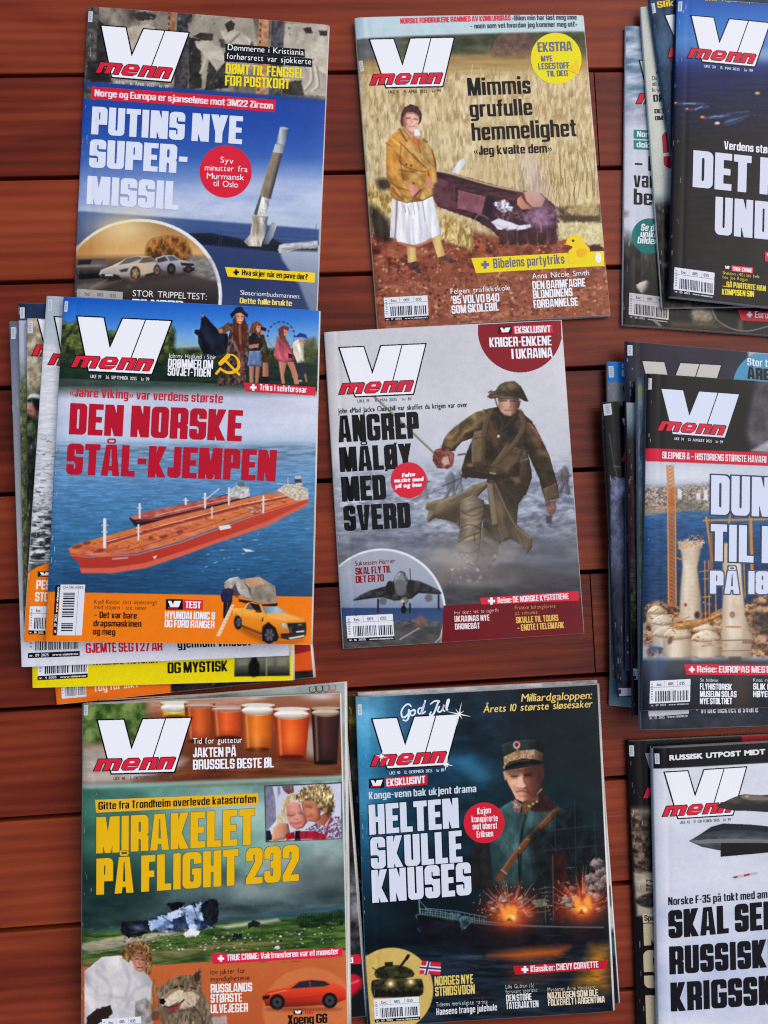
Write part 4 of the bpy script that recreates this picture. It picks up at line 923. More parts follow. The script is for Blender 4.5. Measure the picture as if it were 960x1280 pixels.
def fig_pair(m):
    m.zoom(320, 970, 8.7273); P = lambda pts, c, soft=3.0, a=1.0, r=.3, rn=0, k=.4: m.poly(pts, c, a, soft / 2.4, 0, rn, k, r)
    P([(92, 104), (936, 72), (936, 690), (106, 722)], (24, 24, 30), r=0); P([(104, 114), (930, 84), (930, 684), (114, 712)], vgrad((100, (206, 208, 224)), (700, (214, 216, 230))), r=0)
    P([(104, 114), (180, 112), (210, 260), (220, 480), (120, 600), (110, 600)], tex((106, 106, 126), (160, 160, 178), 60, 90, 3)); P([(280, 108), (410, 104), (416, 180), (350, 200), (300, 160)], tex((90, 60, 60), (150, 110, 106), 20, 30, 3)); P([(230, 120), (262, 115), (270, 190), (240, 220)], (120, 120, 140), 5, .7); P([(190, 520), (320, 480), (260, 600), (150, 660)], (226, 226, 234)); P([(112, 600), (150, 590), (190, 690), (112, 712)], (36, 34, 42))
    hair = [(300, 262), (350, 210), (430, 188), (480, 230), (350, 300), (326, 420), (336, 510), (256, 508), (228, 440), (288, 370)]
    P(hair, tex((176, 150, 100), (236, 220, 180), 10, 30, 5, 4, 2.2), r=2); P([(220, 430), (310, 400), (330, 500), (240, 520)], tex((196, 176, 130), (240, 228, 196), 14, 20, 6), 6, .8, 2)
    girl = [(328, 312), (400, 280), (480, 300), (504, 400), (544, 440), (562, 500), (512, 570), (440, 588), (370, 540), (340, 460)]
    P(girl, hgrad((330, (206, 136, 118)), (400, (232, 164, 146)), (480, (224, 150, 132)), (560, (166, 98, 80))), rn=40, k=.3); m.line([(350, 424), (382, 434), (424, 420)], 12, (110, 60, 56), .8, 4, 3); m.line([(352, 400), (420, 396)], 9, (176, 122, 96), .6, 4); m.line([(468, 404), (520, 408)], 11, (110, 60, 52), .75, 4); m.poly([(430, 420), (452, 420), (458, 462), (436, 472), (420, 462)], (242, 182, 166), .7, 6); m.line([(420, 470), (450, 474)], 8, (166, 96, 86), .7, 4); m.line([(386, 512), (430, 522), (484, 508)], 15, (184, 66, 74), .85, 4, 3); m.glow(384, 476, 30, 22, (238, 160, 146), .7); m.line([(404, 552), (460, 556)], 8, (186, 118, 102), .6, 5)
    P([(640, 470), (780, 390), (810, 450), (740, 560), (640, 530)], hgrad((640, (206, 130, 96)), (800, (150, 84, 60))))
    wf = [(496, 286), (560, 246), (650, 296), (700, 380), (706, 470), (650, 506), (566, 496), (530, 436), (508, 366)]
    P(wf, hgrad((500, (180, 108, 82)), (560, (216, 142, 108)), (640, (208, 132, 96)), (700, (166, 94, 66))), rn=40, k=.3); m.line([(548, 330), (600, 344)], 11, (96, 52, 40), .8, 4); m.line([(552, 312), (610, 318)], 9, (130, 84, 56), .6, 4); m.line([(520, 340), (506, 392), (530, 404)], 9, (156, 88, 66), .7, 4, 3); m.line([(534, 436), (580, 444), (600, 430)], 13, (180, 62, 66), .8, 4, 3); m.line([(600, 400), (630, 460)], 10, (150, 84, 60), .6, 5); m.glow(610, 390, 34, 26, (226, 152, 118), .7)
    wh = [(436, 204), (520, 122), (640, 94), (780, 96), (850, 200), (852, 360), (800, 446), (764, 346), (690, 376), (640, 292), (540, 262), (480, 292), (440, 260)]
    P(wh, tex((104, 84, 50), (222, 200, 152), 16, 40, 5, 5, 2.6), r=2.4); m.folds(wh, -30, 120, 26, .35, 6); P([(690, 350), (760, 330), (852, 320), (840, 400), (800, 446), (770, 440), (740, 380), (700, 390)], (60, 44, 34), 8, .75, 2); P([(730, 350), (780, 346), (770, 400), (740, 410)], (206, 134, 100), 5)
    P([(540, 580), (660, 520), (760, 548), (820, 452), (930, 440), (930, 682), (760, 692), (640, 640)], tex((96, 84, 110), (214, 202, 216), 16, 16, 5, 3, 3.2)); m.line([(820, 456), (780, 560), (756, 640)], 16, (150, 30, 60), .9, 3, 3)
    P([(188, 566), (250, 512), (350, 520), (372, 620), (312, 694), (170, 712)], hgrad((180, (226, 170, 136)), (280, (214, 152, 116)), (370, (160, 102, 80))), rn=40, k=.3)
    P([(430, 600), (480, 596), (490, 706), (420, 708)], (24, 18, 22)); P([(326, 640), (420, 604), (424, 684), (330, 704)], tex((130, 14, 36), (196, 40, 70), 24, 24, 3)); P([(470, 604), (640, 600), (772, 650), (770, 692), (482, 690)], tex((140, 16, 40), (200, 44, 76), 30, 24, 4)); m.line([(190, 708), (420, 700), (600, 690)], 10, (226, 214, 206), .4, 4)

def fig_group(m):
    m.zoom(240, 375, 6.0); P = lambda pts, c, soft=2.0, a=1.0, r=.35, rn=0, k=.4: m.poly(pts, c, a, soft / 1.8, 0, rn, k, r)
    for a in range(0, 360, 24): m.line([(668, 270), (668 + 100 * math.cos(math.radians(a)), 270 + 105 * math.sin(math.radians(a)))], 1.6, (84, 108, 150), .5)
    m.line(circ(668, 270, 100, 106, 44) + [(768, 270)], 3.5, (60, 78, 116), .75)
    for a in range(180, 366, 20): m.ell(668 + 100 * math.cos(math.radians(a)), 270 + 106 * math.sin(math.radians(a)), 9, 7, (46, 62, 104), .85)
    m.poly([(820, 330), (860, 300), (925, 310), (925, 470), (830, 460)], tex((60, 70, 44), (134, 124, 84), 24, 24, 3), .8, 8)
    cape = [(75, 108), (112, 132), (160, 190), (200, 230), (262, 240), (276, 290), (262, 400), (180, 424), (80, 404), (50, 330), (44, 272), (16, 252), (24, 224), (60, 224), (70, 160)]
    P(cape, (20, 23, 36)); m.folds(cape, 60, 120, 40, .7, 5); m.poly([(90, 190), (130, 200), (180, 300), (150, 380), (100, 300)], (52, 64, 92), .55, 8); m.poly([(190, 260), (240, 260), (230, 320), (200, 330)], (44, 60, 96), .5, 7); m.ell(262, 243, 16, 10, (190, 210, 236), .8, 3); P([(66, 112), (94, 112), (84, 136)], (196, 136, 106))
    P([(195, 222), (280, 168), (306, 220), (232, 258)], tex((66, 46, 34), (130, 98, 72), 14, 14, 3)); P([(196, 226), (226, 214), (232, 250), (206, 252)], (196, 136, 106))
    co = [(290, 176), (420, 180), (434, 300), (416, 450), (402, 636), (180, 644), (200, 560), (256, 420), (276, 290)]
    P(co, tex((42, 32, 32), (128, 100, 90), 16, 24, 5, 4, 2.6), r=1); m.folds(co, 82, 120, 24, .35, 9); P([(340, 320), (384, 320), (386, 600), (350, 620)], tex((96, 56, 50), (190, 130, 116), 14, 30, 4), 6, .8, 1)
    P([(306, 150), (334, 112), (392, 120), (416, 200), (408, 330), (388, 392), (352, 380), (310, 300)], tex((62, 28, 18), (136, 76, 48), 8, 60, 4), r=1); P([(350, 190), (366, 190), (372, 330), (356, 330)], (176, 124, 92), 4, .7)
    P([(328, 112), (356, 94), (392, 112), (388, 152), (362, 184), (336, 166)], hgrad((328, (190, 124, 92)), (360, (238, 180, 140)), (392, (190, 120, 84)))); m.line([(340, 124), (352, 124)], 5, (80, 44, 36), .9); m.line([(370, 126), (382, 127)], 5, (80, 44, 36), .9); m.line([(346, 156), (372, 158)], 6, (236, 220, 210), .8, 1.5); m.line([(344, 162), (374, 164)], 4, (150, 50, 50), .8); m.line([(360, 130), (360, 146)], 4, (206, 140, 104), .8)
    P([(286, 112), (308, 86), (392, 84), (422, 110), (414, 136), (372, 96), (330, 100), (300, 142)], (38, 20, 34), r=.2); P([(314, 92), (326, 60), (372, 50), (396, 90)], (44, 24, 40), r=.2)
    # two in dark tops
    P([(505, 214), (546, 230), (536, 256), (506, 252)], (206, 142, 112)); P([(508, 190), (562, 216), (552, 236), (514, 226)], (24, 22, 34)); P([(500, 258), (542, 262), (580, 400), (584, 466), (524, 472), (530, 360)], tex((44, 36, 22), (92, 78, 50), 20, 30, 3)); P([(530, 470), (572, 470), (576, 580), (530, 580)], hgrad((530, (206, 142, 112)), (576, (150, 92, 72)))); P([(520, 574), (576, 574), (576, 616), (500, 616)], (28, 24, 26))
    P([(428, 246), (450, 178), (490, 158), (524, 186), (512, 262), (470, 292)], tex((84, 44, 32), (160, 100, 74), 8, 40, 4)); P([(488, 190), (516, 198), (512, 236), (492, 246), (480, 220)], (218, 156, 126)); m.line([(496, 206), (508, 208)], 4, (80, 44, 40), .9)
    P([(424, 282), (470, 240), (512, 290), (532, 350), (500, 392), (430, 392)], tex((20, 17, 22), (54, 46, 50), 20, 20, 3)); P([(428, 340), (500, 326), (498, 358), (430, 366)], (196, 130, 102)); P([(430, 382), (516, 382), (524, 496), (414, 496)], tex((92, 116, 160), (138, 160, 196), 14, 40, 4), rn=20); P([(428, 498), (466, 498), (460, 622), (434, 622)], hgrad((428, (214, 150, 122)), (466, (166, 104, 82)))); P([(478, 498), (512, 498), (496, 622), (474, 622)], hgrad((474, (206, 140, 112)), (512, (150, 92, 72))))
    # pink jacket and white shirt
    P([(650, 456), (712, 460), (690, 560), (698, 628), (674, 628), (660, 540)], hgrad((650, (222, 158, 128)), (712, (176, 112, 88)))); P([(708, 460), (762, 464), (792, 560), (802, 632), (770, 632), (744, 540)], hgrad((710, (190, 126, 100)), (800, (206, 142, 112))))
    pj = [(640, 270), (690, 280), (722, 320), (760, 400), (774, 452), (700, 474), (640, 452), (612, 420), (624, 350)]
    P(pj, (190, 92, 106), rn=30); m.folds(pj, 70, 70, 26, .3, 6); P([(720, 398), (758, 410), (756, 438), (724, 436)], (60, 34, 36)); P([(648, 250), (690, 226), (704, 290), (724, 334), (690, 320), (660, 290)], tex((90, 44, 34), (150, 86, 62), 8, 30, 3)); P([(690, 224), (718, 226), (710, 266), (688, 268)], (220, 152, 124)); m.line([(698, 240), (708, 241)], 4, (90, 50, 44), .9); P([(642, 222), (682, 190), (728, 204), (722, 236), (690, 216), (654, 254)], (134, 54, 48))
    P([(774, 468), (842, 464), (864, 530), (866, 612), (836, 560), (806, 604), (794, 530)], (46, 52, 66)); ws = [(754, 322), (800, 290), (836, 330), (842, 462), (790, 474), (760, 400)]
    P(ws, (224, 216, 196), rn=24); m.folds(ws, 70, 60, 26, .18, 6); P([(800, 286), (838, 290), (826, 318), (806, 318)], (206, 146, 120)); P([(768, 280), (808, 246), (852, 256), (868, 288), (820, 278)], (38, 58, 150)); m.line([(848, 560), (858, 606)], 14, (200, 140, 112), .9, 2); m.ell(812, 606, 14, 7, (226, 222, 216), .9, 2)

def fig_truck(m):
    m.zoom(270, 715, 7.3846); P = lambda pts, c, soft=2.5, a=1.0, r=.15, rn=0, k=.4: m.poly(pts, c, a, soft / 2.2, 0, rn, k, r)
    m.poly([(200, 520), (240, 500), (430, 580), (600, 640), (800, 630), (700, 660), (420, 650), (250, 560)], (150, 78, 20), .7, 7)
    P([(210, 250), (330, 268), (420, 298), (572, 288), (562, 318), (430, 314), (320, 302), (210, 272)], (56, 32, 38))
    top = [(230, 66), (400, 44), (546, 130), (562, 282), (420, 284), (330, 266), (316, 150)]
    P(top, mixf(vgrad((50, (222, 176, 134)), (130, (206, 160, 124)), (280, (170, 156, 142))), (150, 138, 128), nz(60, 60, 4, 4, 2))); P([(330, 146), (450, 104), (546, 150), (556, 280), (410, 276), (334, 250)], tex((136, 124, 112), (184, 170, 154), 40, 60, 5), 4); m.folds(top, 70, 110, 40, .07, 7); m.line([(320, 130), (332, 262)], 7, (110, 98, 88), .6, 3)
    aw = [(75, 96), (130, 56), (200, 42), (240, 76), (300, 150), (332, 262), (240, 232), (200, 172), (180, 112), (150, 160), (120, 150)]
    P(aw, tex((164, 160, 150), (210, 206, 198), 40, 40, 4), rn=20); m.folds(aw, 60, 110, 34, .07, 3); P([(176, 110), (200, 172), (206, 240), (166, 220), (160, 160)], (120, 66, 52), 4, .85); m.line([(240, 76), (330, 258)], 5, (222, 178, 140), .7, 3)
    P([(74, 132), (84, 106), (112, 106), (122, 134), (108, 152), (86, 152)], (206, 150, 126)); P([(60, 166), (110, 150), (160, 160), (152, 230), (150, 276), (58, 276), (44, 216)], tex((30, 30, 66), (58, 56, 104), 30, 40, 3), rn=20); P([(42, 214), (62, 214), (70, 268), (54, 270)], (34, 32, 66)); P([(70, 270), (106, 270), (98, 420), (80, 434), (66, 420)], (38, 32, 40)); P([(110, 270), (146, 270), (138, 360), (110, 396), (100, 390)], (44, 38, 46))
    P([(140, 300), (172, 300), (40, 590), (2, 590)], (232, 214, 190), r=0)
    for i in range(9): m.line([(146 - i * 15, 322 + i * 31), (160 - i * 15, 324 + i * 31)], 6, (240, 150, 50), .9, 1.5)
    for rx_, cx, cy, ry in ((38, 205, 462, 68),): m.ell(cx, cy, rx_, ry, (40, 34, 32), 1, 2)
    body = [(150, 332), (258, 330), (290, 284), (330, 274), (420, 300), (452, 370), (560, 372), (650, 376), (760, 410), (822, 440), (838, 480), (838, 580), (800, 612), (680, 624), (600, 616), (578, 600), (548, 520), (484, 468), (440, 500), (424, 566), (238, 494), (220, 420), (188, 394), (162, 412)]
    P(body, vgrad((280, (250, 184, 84)), (400, (248, 170, 62)), (480, (240, 150, 40)), (610, (206, 112, 22))), r=0, rn=24, k=.25)
    P([(240, 398), (424, 440), (424, 560), (240, 492)], (232, 136, 30), 8, .5); m.line([(244, 336), (238, 490)], 3, (176, 96, 20), .8); m.line([(350, 360), (420, 440), (418, 540)], 3, (176, 96, 20), .6); m.line([(160, 350), (240, 366), (420, 392)], 5, (255, 206, 120), .7, 3)
    P([(272, 342), (300, 290), (330, 284), (346, 350)], (112, 104, 110)); P([(310, 280), (400, 300), (426, 372), (352, 350)], (36, 28, 28)); P([(368, 350), (412, 350), (412, 378), (364, 370)], (90, 54, 24)); P([(426, 424), (436, 418), (436, 452), (422, 458)], (60, 38, 22))
    P([(430, 320), (562, 318), (656, 376), (452, 386)], hgrad((430, (120, 132, 138)), (560, (176, 206, 216)), (656, (140, 160, 170)))); P([(470, 392), (650, 386), (806, 432), (640, 452), (520, 430)], (252, 186, 102), 6, .8); m.line([(650, 386), (760, 416), (820, 448)], 4, (200, 116, 30), .7)
    P([(656, 472), (830, 464), (834, 552), (690, 578), (668, 522)], tex((26, 24, 28), (64, 60, 62), 18, 6, 3)); m.ell(776, 486, 20, 8, (150, 150, 156), .9, 2); P([(594, 466), (630, 470), (672, 520), (618, 522)], tex((120, 118, 120), (240, 240, 246), 10, 10, 4)); P([(670, 512), (696, 508), (704, 560), (680, 564)], (80, 78, 82)); P([(740, 546), (814, 538), (814, 570), (742, 576)], (226, 226, 230))
    P([(600, 572), (680, 562), (834, 552), (816, 606), (680, 626), (600, 612)], (66, 48, 38)); P([(668, 606), (812, 580), (818, 598), (682, 622)], (216, 212, 210)); m.line([(608, 574), (650, 580)], 12, (30, 24, 24), .9, 2)
    m.line([(240, 498), (424, 572)], 12, (48, 36, 30), .9, 3)
    P([(424, 566), (432, 500), (486, 462), (552, 516), (582, 604), (560, 640), (430, 640)], (40, 30, 28))
    for cx, cy, rx_, ry in ((490, 580, 62, 82), (205, 464, 34, 60)):
        m.ell(cx, cy, rx_, ry, (28, 26, 30), 1, 2); m.ell(cx + 4, cy, rx_ * .66, ry * .68, (70, 68, 74), 1, 2.5)
        for a in range(0, 360, 60): m.line([(cx + 4, cy), (cx + 4 + rx_ * .62 * math.cos(math.radians(a)), cy + ry * .64 * math.sin(math.radians(a)))], rx_ * .2, (130, 128, 134), .8, 2)
        m.ell(cx + 4, cy, rx_ * .16, ry * .16, (40, 38, 42), 1, 2)

def fig_wreck(m):
    m.zoom(100, 1100, 2.9091); P = lambda pts, c, soft=2.0, a=1.0, r=1.6, rn=0, k=.4: m.poly(pts, c, a, soft / 1.6, 0, rn, k, r)
    P([(150, 150), (250, 146), (254, 188), (216, 206), (176, 210), (150, 192)], tex((12, 12, 18), (44, 44, 56), 14, 14, 3)); m.glow(208, 172, 22, 9, (96, 124, 176), .8)
    fu = [(248, 142), (300, 130), (332, 116), (392, 94), (440, 80), (456, 110), (470, 150), (494, 172), (400, 186), (340, 190), (252, 184)]
    P(fu, tex((34, 50, 86), (206, 222, 246), 22, 16, 4, 5, 3.8), 2, 1, 3); P([(262, 150), (320, 132), (336, 160), (290, 178), (258, 176)], (150, 176, 216), 6, .6, 2); P([(336, 142), (382, 128), (394, 178), (342, 188)], tex((20, 24, 40), (70, 90, 130), 14, 14, 3)); P([(380, 112), (430, 92), (440, 130), (400, 150)], (190, 208, 238), 6, .7); m.line([(300, 132), (350, 170)], 4, (50, 70, 110), .7); m.line([(410, 90), (440, 170)], 4, (60, 80, 120), .7)
    P([(440, 92), (470, 66), (498, 72), (506, 112), (498, 152), (472, 172), (450, 150)], tex((10, 11, 16), (46, 50, 60), 12, 14, 3)); P([(314, 86), (350, 78), (382, 84), (370, 100), (336, 112)], (18, 18, 24)); P([(400, 88), (420, 80), (424, 100)], (36, 40, 56))
    m.glow(384, 182, 8, 5, (240, 120, 60), .8); P([(376, 196), (402, 174), (436, 188), (430, 202), (386, 208)], (238, 242, 246)); P([(608, 158), (632, 146), (654, 154), (650, 172), (628, 168), (614, 180)], (28, 30, 30)); P([(560, 190), (590, 196), (584, 214), (548, 220), (556, 204)], (30, 30, 30)); P([(700, 246), (720, 238), (730, 248), (712, 252)], (226, 226, 222))
    m.specks([(130, 210), (500, 190), (940, 170), (930, 240), (480, 262), (140, 250)], 420, 2, 7, [(226, 226, 220), (26, 28, 26), (196, 186, 160), (90, 84, 64), (244, 244, 244), (120, 100, 70), (50, 60, 40)], 15, asp=(.3, .8), a=.9, rot=(-30, 30))
    m.specks([(10, 170), (940, 150), (940, 300), (10, 300)], 200, 6, 26, [(44, 72, 34), (120, 140, 70), (90, 110, 54), (160, 150, 110)], 16, asp=(.08, .2), a=.55, rot=(-8, 4), soft=2)
    # hunter in a fur hat and white coat
    co = [(14, 334), (80, 280), (150, 274), (200, 300), (250, 350), (272, 384), (262, 450), (236, 540), (14, 560)]
    P(co, mixf(tex((206, 202, 200), (236, 232, 228), 60, 60, 4), (180, 178, 184), nz(60, 80, 6, 4, 2.2, -.3)), r=.6, rn=12, k=.2); m.folds(co, 60, 110, 36, .08, 8)
    for p in ([(60, 330), (110, 390), (100, 470)], [(150, 290), (180, 360), (160, 440)], [(250, 380), (200, 400), (170, 460)], [(90, 420), (150, 430)]): m.line(p, 7, (150, 148, 154), .4, 5, 3)
    P([(24, 500), (60, 470), (110, 456), (118, 490), (60, 530), (20, 540)], (52, 36, 32)); P([(200, 440), (240, 430), (280, 470), (260, 540), (200, 540)], tex((110, 104, 100), (200, 196, 192), 20, 26, 4), r=.8)
    ht = [(148, 276), (160, 246), (186, 226), (212, 219), (240, 228), (258, 252), (264, 290), (256, 344), (236, 342), (240, 300), (234, 276), (206, 266), (188, 284), (176, 300)]
    P(ht, tex((84, 54, 28), (196, 150, 96), 6, 9, 4, 4, 2.6), r=1.6); P([(166, 262), (200, 236), (240, 244), (250, 268), (214, 256), (184, 280)], tex((70, 46, 26), (150, 108, 66), 5, 8, 6), 4, .7, 1)
    P([(186, 284), (206, 266), (234, 274), (242, 300), (236, 326), (220, 336), (198, 318)], hgrad((186, (176, 112, 88)), (214, (224, 160, 132)), (242, (150, 92, 74))), r=.2)
    m.poly([(190, 280), (208, 266), (236, 276), (234, 286), (206, 280)], (110, 70, 50), .6, 4); m.line([(202, 288), (212, 287)], 4, (50, 30, 28), .9, 1.3); m.line([(224, 290), (234, 292)], 4, (50, 30, 28), .9, 1.3); m.line([(217, 290), (214, 306), (220, 308)], 4, (150, 92, 74), .9, 1.5); m.line([(208, 318), (228, 319)], 4, (110, 52, 50), .9, 1.5); m.line([(204, 324), (218, 332), (232, 326)], 5, (150, 100, 82), .6, 2, 3)
    m.line([(270, 366), (264, 410), (272, 460)], 9, (150, 104, 54), 1, 2, 3); m.line([(262, 430), (250, 470), (276, 500)], 8, (190, 146, 84), .9, 2, 3); P([(262, 480), (290, 476), (286, 510), (260, 512)], (120, 76, 60))
    # wolf
    wf = [(276, 396), (300, 384), (330, 360), (362, 350), (412, 344), (440, 318), (440, 372), (444, 404), (472, 450), (496, 560), (300, 560), (286, 470)]
    P(wf, mixf(tex((84, 70, 54), (196, 174, 142), 8, 22, 5, 5, 2.8), (120, 104, 84), nz(50, 50, 6)), r=2.4)
    P([(340, 360), (412, 346), (440, 380), (440, 420), (410, 440), (380, 410), (340, 396), (318, 400)], tex((96, 80, 60), (160, 138, 108), 6, 14, 4, 4, 2.4), 3, .9, 1)
    P([(288, 440), (300, 424), (330, 402), (352, 394), (376, 404), (372, 430), (350, 446), (322, 462), (300, 458)], tex((206, 186, 156), (240, 228, 206), 8, 8, 4), r=.5); P([(300, 426), (330, 400), (362, 384), (368, 394), (336, 412), (310, 434)], (150, 122, 92), 3, .85, .5)
    P([(372, 410), (404, 404), (436, 424), (420, 456), (384, 470), (350, 464), (356, 446)], tex((190, 168, 136), (236, 222, 196), 6, 12, 7), 3, .9, 1)
    P([(288, 434), (304, 430), (312, 442), (304, 454), (290, 450)], (18, 15, 16), 2, 1, .2); m.line([(306, 458), (326, 464), (352, 456), (378, 436)], 5, (44, 24, 24), .9, 1.6, 3); P([(320, 464), (350, 458), (368, 448), (358, 474), (330, 482)], (150, 56, 58), 3, .85, .4); m.line([(322, 484), (360, 478), (392, 470)], 5, (96, 76, 56), .8, 2, 3)
    m.line([(344, 392), (366, 386), (376, 390)], 6, (34, 25, 20), .95, 1.6, 3); m.ell(360, 389, 4, 3, (196, 150, 70), 1, 1.2); m.line([(404, 392), (420, 396)], 5, (40, 30, 24), .85, 1.6); m.line([(380, 360), (374, 386)], 5, (70, 56, 42), .6, 3); m.line([(392, 470), (430, 480), (450, 520)], 12, (60, 48, 38), .5, 5, 3)
    P([(412, 350), (438, 324), (436, 366), (422, 372)], (70, 54, 44)); P([(345, 360), (362, 350), (372, 362)], (96, 78, 60)); m.line([(414, 460), (430, 480)], 4, (50, 42, 34), .8); m.specks([(400, 440), (450, 420), (490, 540), (310, 540), (330, 490)], 200, 4, 14, [(66, 52, 40), (222, 204, 174), (110, 92, 70), (150, 130, 104)], 3, asp=(.1, .22), a=.6, rot=(40, 110)); P([(480, 500), (530, 490), (540, 540), (480, 540)], tex((150, 146, 150), (206, 202, 204), 12, 20, 3), 4, .8)

def fig_missile(m):
    m.zoom(280, 140, 7.1077); P = lambda pts, c, soft=2.5, a=1.0, r=.2, rn=0, k=.4: m.poly(pts, c, a, soft / 2, 0, rn, k, r)
    P([(425, 980), (476, 986), (432, 1120), (402, 1176), (346, 1172), (380, 1090)], hgrad((350, (84, 92, 104)), (420, (150, 156, 164)), (470, (206, 208, 206)))); P([(430, 1120), (500, 1160), (520, 1190), (480, 1210), (380, 1190)], (36, 40, 50), 5, .9, 1)
    bs = [(258, 924), (392, 930), (372, 1080), (342, 1150), (330, 1196), (216, 1192), (176, 1150), (232, 1090)]
    P(bs, hgrad((190, (170, 166, 156)), (250, (216, 208, 194)), (300, (190, 174, 152)), (330, (222, 216, 204)), (380, (120, 122, 126)))); m.folds(bs, 84, 120, 26, .25, 4); m.line([(276, 940), (262, 1100)], 14, (150, 112, 86), .6, 4); m.glow(300, 1120, 34, 30, (226, 220, 206), .7); m.line([(262, 930), (390, 934)], 8, (150, 148, 142), .8, 2)
    P([(334, 732), (402, 744), (396, 840), (370, 924), (298, 920), (312, 840)], hgrad((300, (214, 214, 206)), (350, (230, 230, 222)), (396, (150, 152, 152)))); P([(322, 738), (338, 744), (310, 850), (292, 920), (264, 908), (290, 830)], (92, 92, 96)); m.folds([(334, 732), (402, 744), (396, 840), (370, 924), (298, 920), (312, 840)], 70, 60, 30, .2, 6)
    P([(434, 354), (522, 366), (414, 776), (318, 744)], mixf(tex((132, 118, 98), (160, 144, 122), 40, 60, 3), (70, 70, 78), lambda x, y: np.clip(((x - 522) + (y - 366) * .265 + 42) / 34, 0, .9))); m.line([(440, 370), (330, 740)], 14, (176, 160, 136), .5, 5)
    P([(454, 284), (542, 290), (520, 368), (432, 358)], hgrad((436, (206, 212, 212)), (490, (190, 196, 198)), (540, (110, 120, 132)))); P([(496, 140), (536, 134), (574, 152), (542, 292), (464, 280)], hgrad((468, (150, 164, 172)), (500, (206, 212, 212)), (540, (140, 150, 156)), (574, (60, 74, 92)))); m.ell(534, 144, 38, 10, (200, 206, 206), .8, 2, 8)
    P([(490, 1180), (600, 1168), (760, 1158), (824, 1176), (820, 1212), (560, 1214), (540, 1262), (484, 1246)], tex((160, 162, 164), (232, 232, 228), 40, 20, 4), r=1); m.line([(560, 1216), (820, 1214)], 12, (90, 96, 104), .7, 4)

def fig_strip(m):
    m.zoom(100, 10, 3.0); P = lambda pts, c, soft=2.4, a=.9, r=1.4: m.poly(pts, c, a, soft / 1.4, 0, 0, .4, r)
    pale = tex((176, 166, 148), (226, 218, 202), 30, 30, 4); dk = tex((26, 24, 24), (66, 62, 58), 20, 20, 3)
    P([(66, 40), (90, 60), (110, 200), (60, 210)], dk); P([(150, 90), (200, 70), (260, 60), (300, 90), (290, 160), (180, 190)], pale); P([(192, 22), (240, 14), (286, 28), (280, 44), (220, 50)], dk); P([(300, 30), (330, 30), (320, 200), (296, 190)], (150, 142, 128)); P([(40, 230), (110, 230), (120, 282), (40, 282)], dk); P([(120, 270), (350, 270), (350, 300), (120, 290)], tex((120, 114, 104), (200, 192, 178), 20, 10, 4))
    P([(406, 60), (440, 40), (650, 40), (660, 130), (640, 200), (500, 300), (406, 310)], tex((150, 140, 124), (196, 186, 168), 50, 50, 6)); P([(406, 110), (452, 120), (458, 300), (408, 312)], dk); P([(484, 190), (546, 200), (560, 300), (470, 310)], dk); P([(520, 118), (650, 130), (650, 150), (530, 150)], dk, 3, .7)
    P([(430, 126), (480, 126), (530, 152), (548, 200), (512, 240), (494, 210), (468, 180), (440, 152)], pale); m.line([(474, 170), (466, 210), (452, 244)], 10, (206, 196, 178), .9, 2, 3); P([(424, 108), (452, 94), (500, 98), (498, 124), (456, 122)], dk, r=.8)
    P([(526, 86), (560, 78), (604, 92), (644, 124), (640, 140), (546, 136)], pale); P([(542, 62), (566, 46), (582, 60), (574, 84), (554, 92)], dk, r=.8); m.line([(600, 96), (566, 130)], 8, (120, 110, 98), .7, 2)
    P([(770, 60), (930, 60), (926, 330), (756, 320)], tex((170, 160, 144), (222, 214, 198), 50, 60, 7), 3, .8); P([(820, 90), (862, 84), (900, 130), (890, 200), (850, 230), (800, 180)], pale); P([(890, 100), (930, 100), (926, 250), (890, 230)], pale); P([(836, 76), (866, 72), (874, 94), (846, 96)], dk, r=.8); P([(896, 84), (926, 84), (926, 104), (900, 104)], dk, r=.8)
    for p in ([(860, 200), (866, 270), (836, 310)], [(880, 220), (890, 290), (870, 310)], [(820, 160), (850, 200), (870, 190)]): m.line(p, 13, (222, 212, 196), .9, 3, 3); m.line([(x + 8, y) for x, y in p], 4, (110, 102, 92), .7, 2, 3)
    P([(760, 280), (830, 270), (840, 330), (756, 322)], dk, 3, .8)

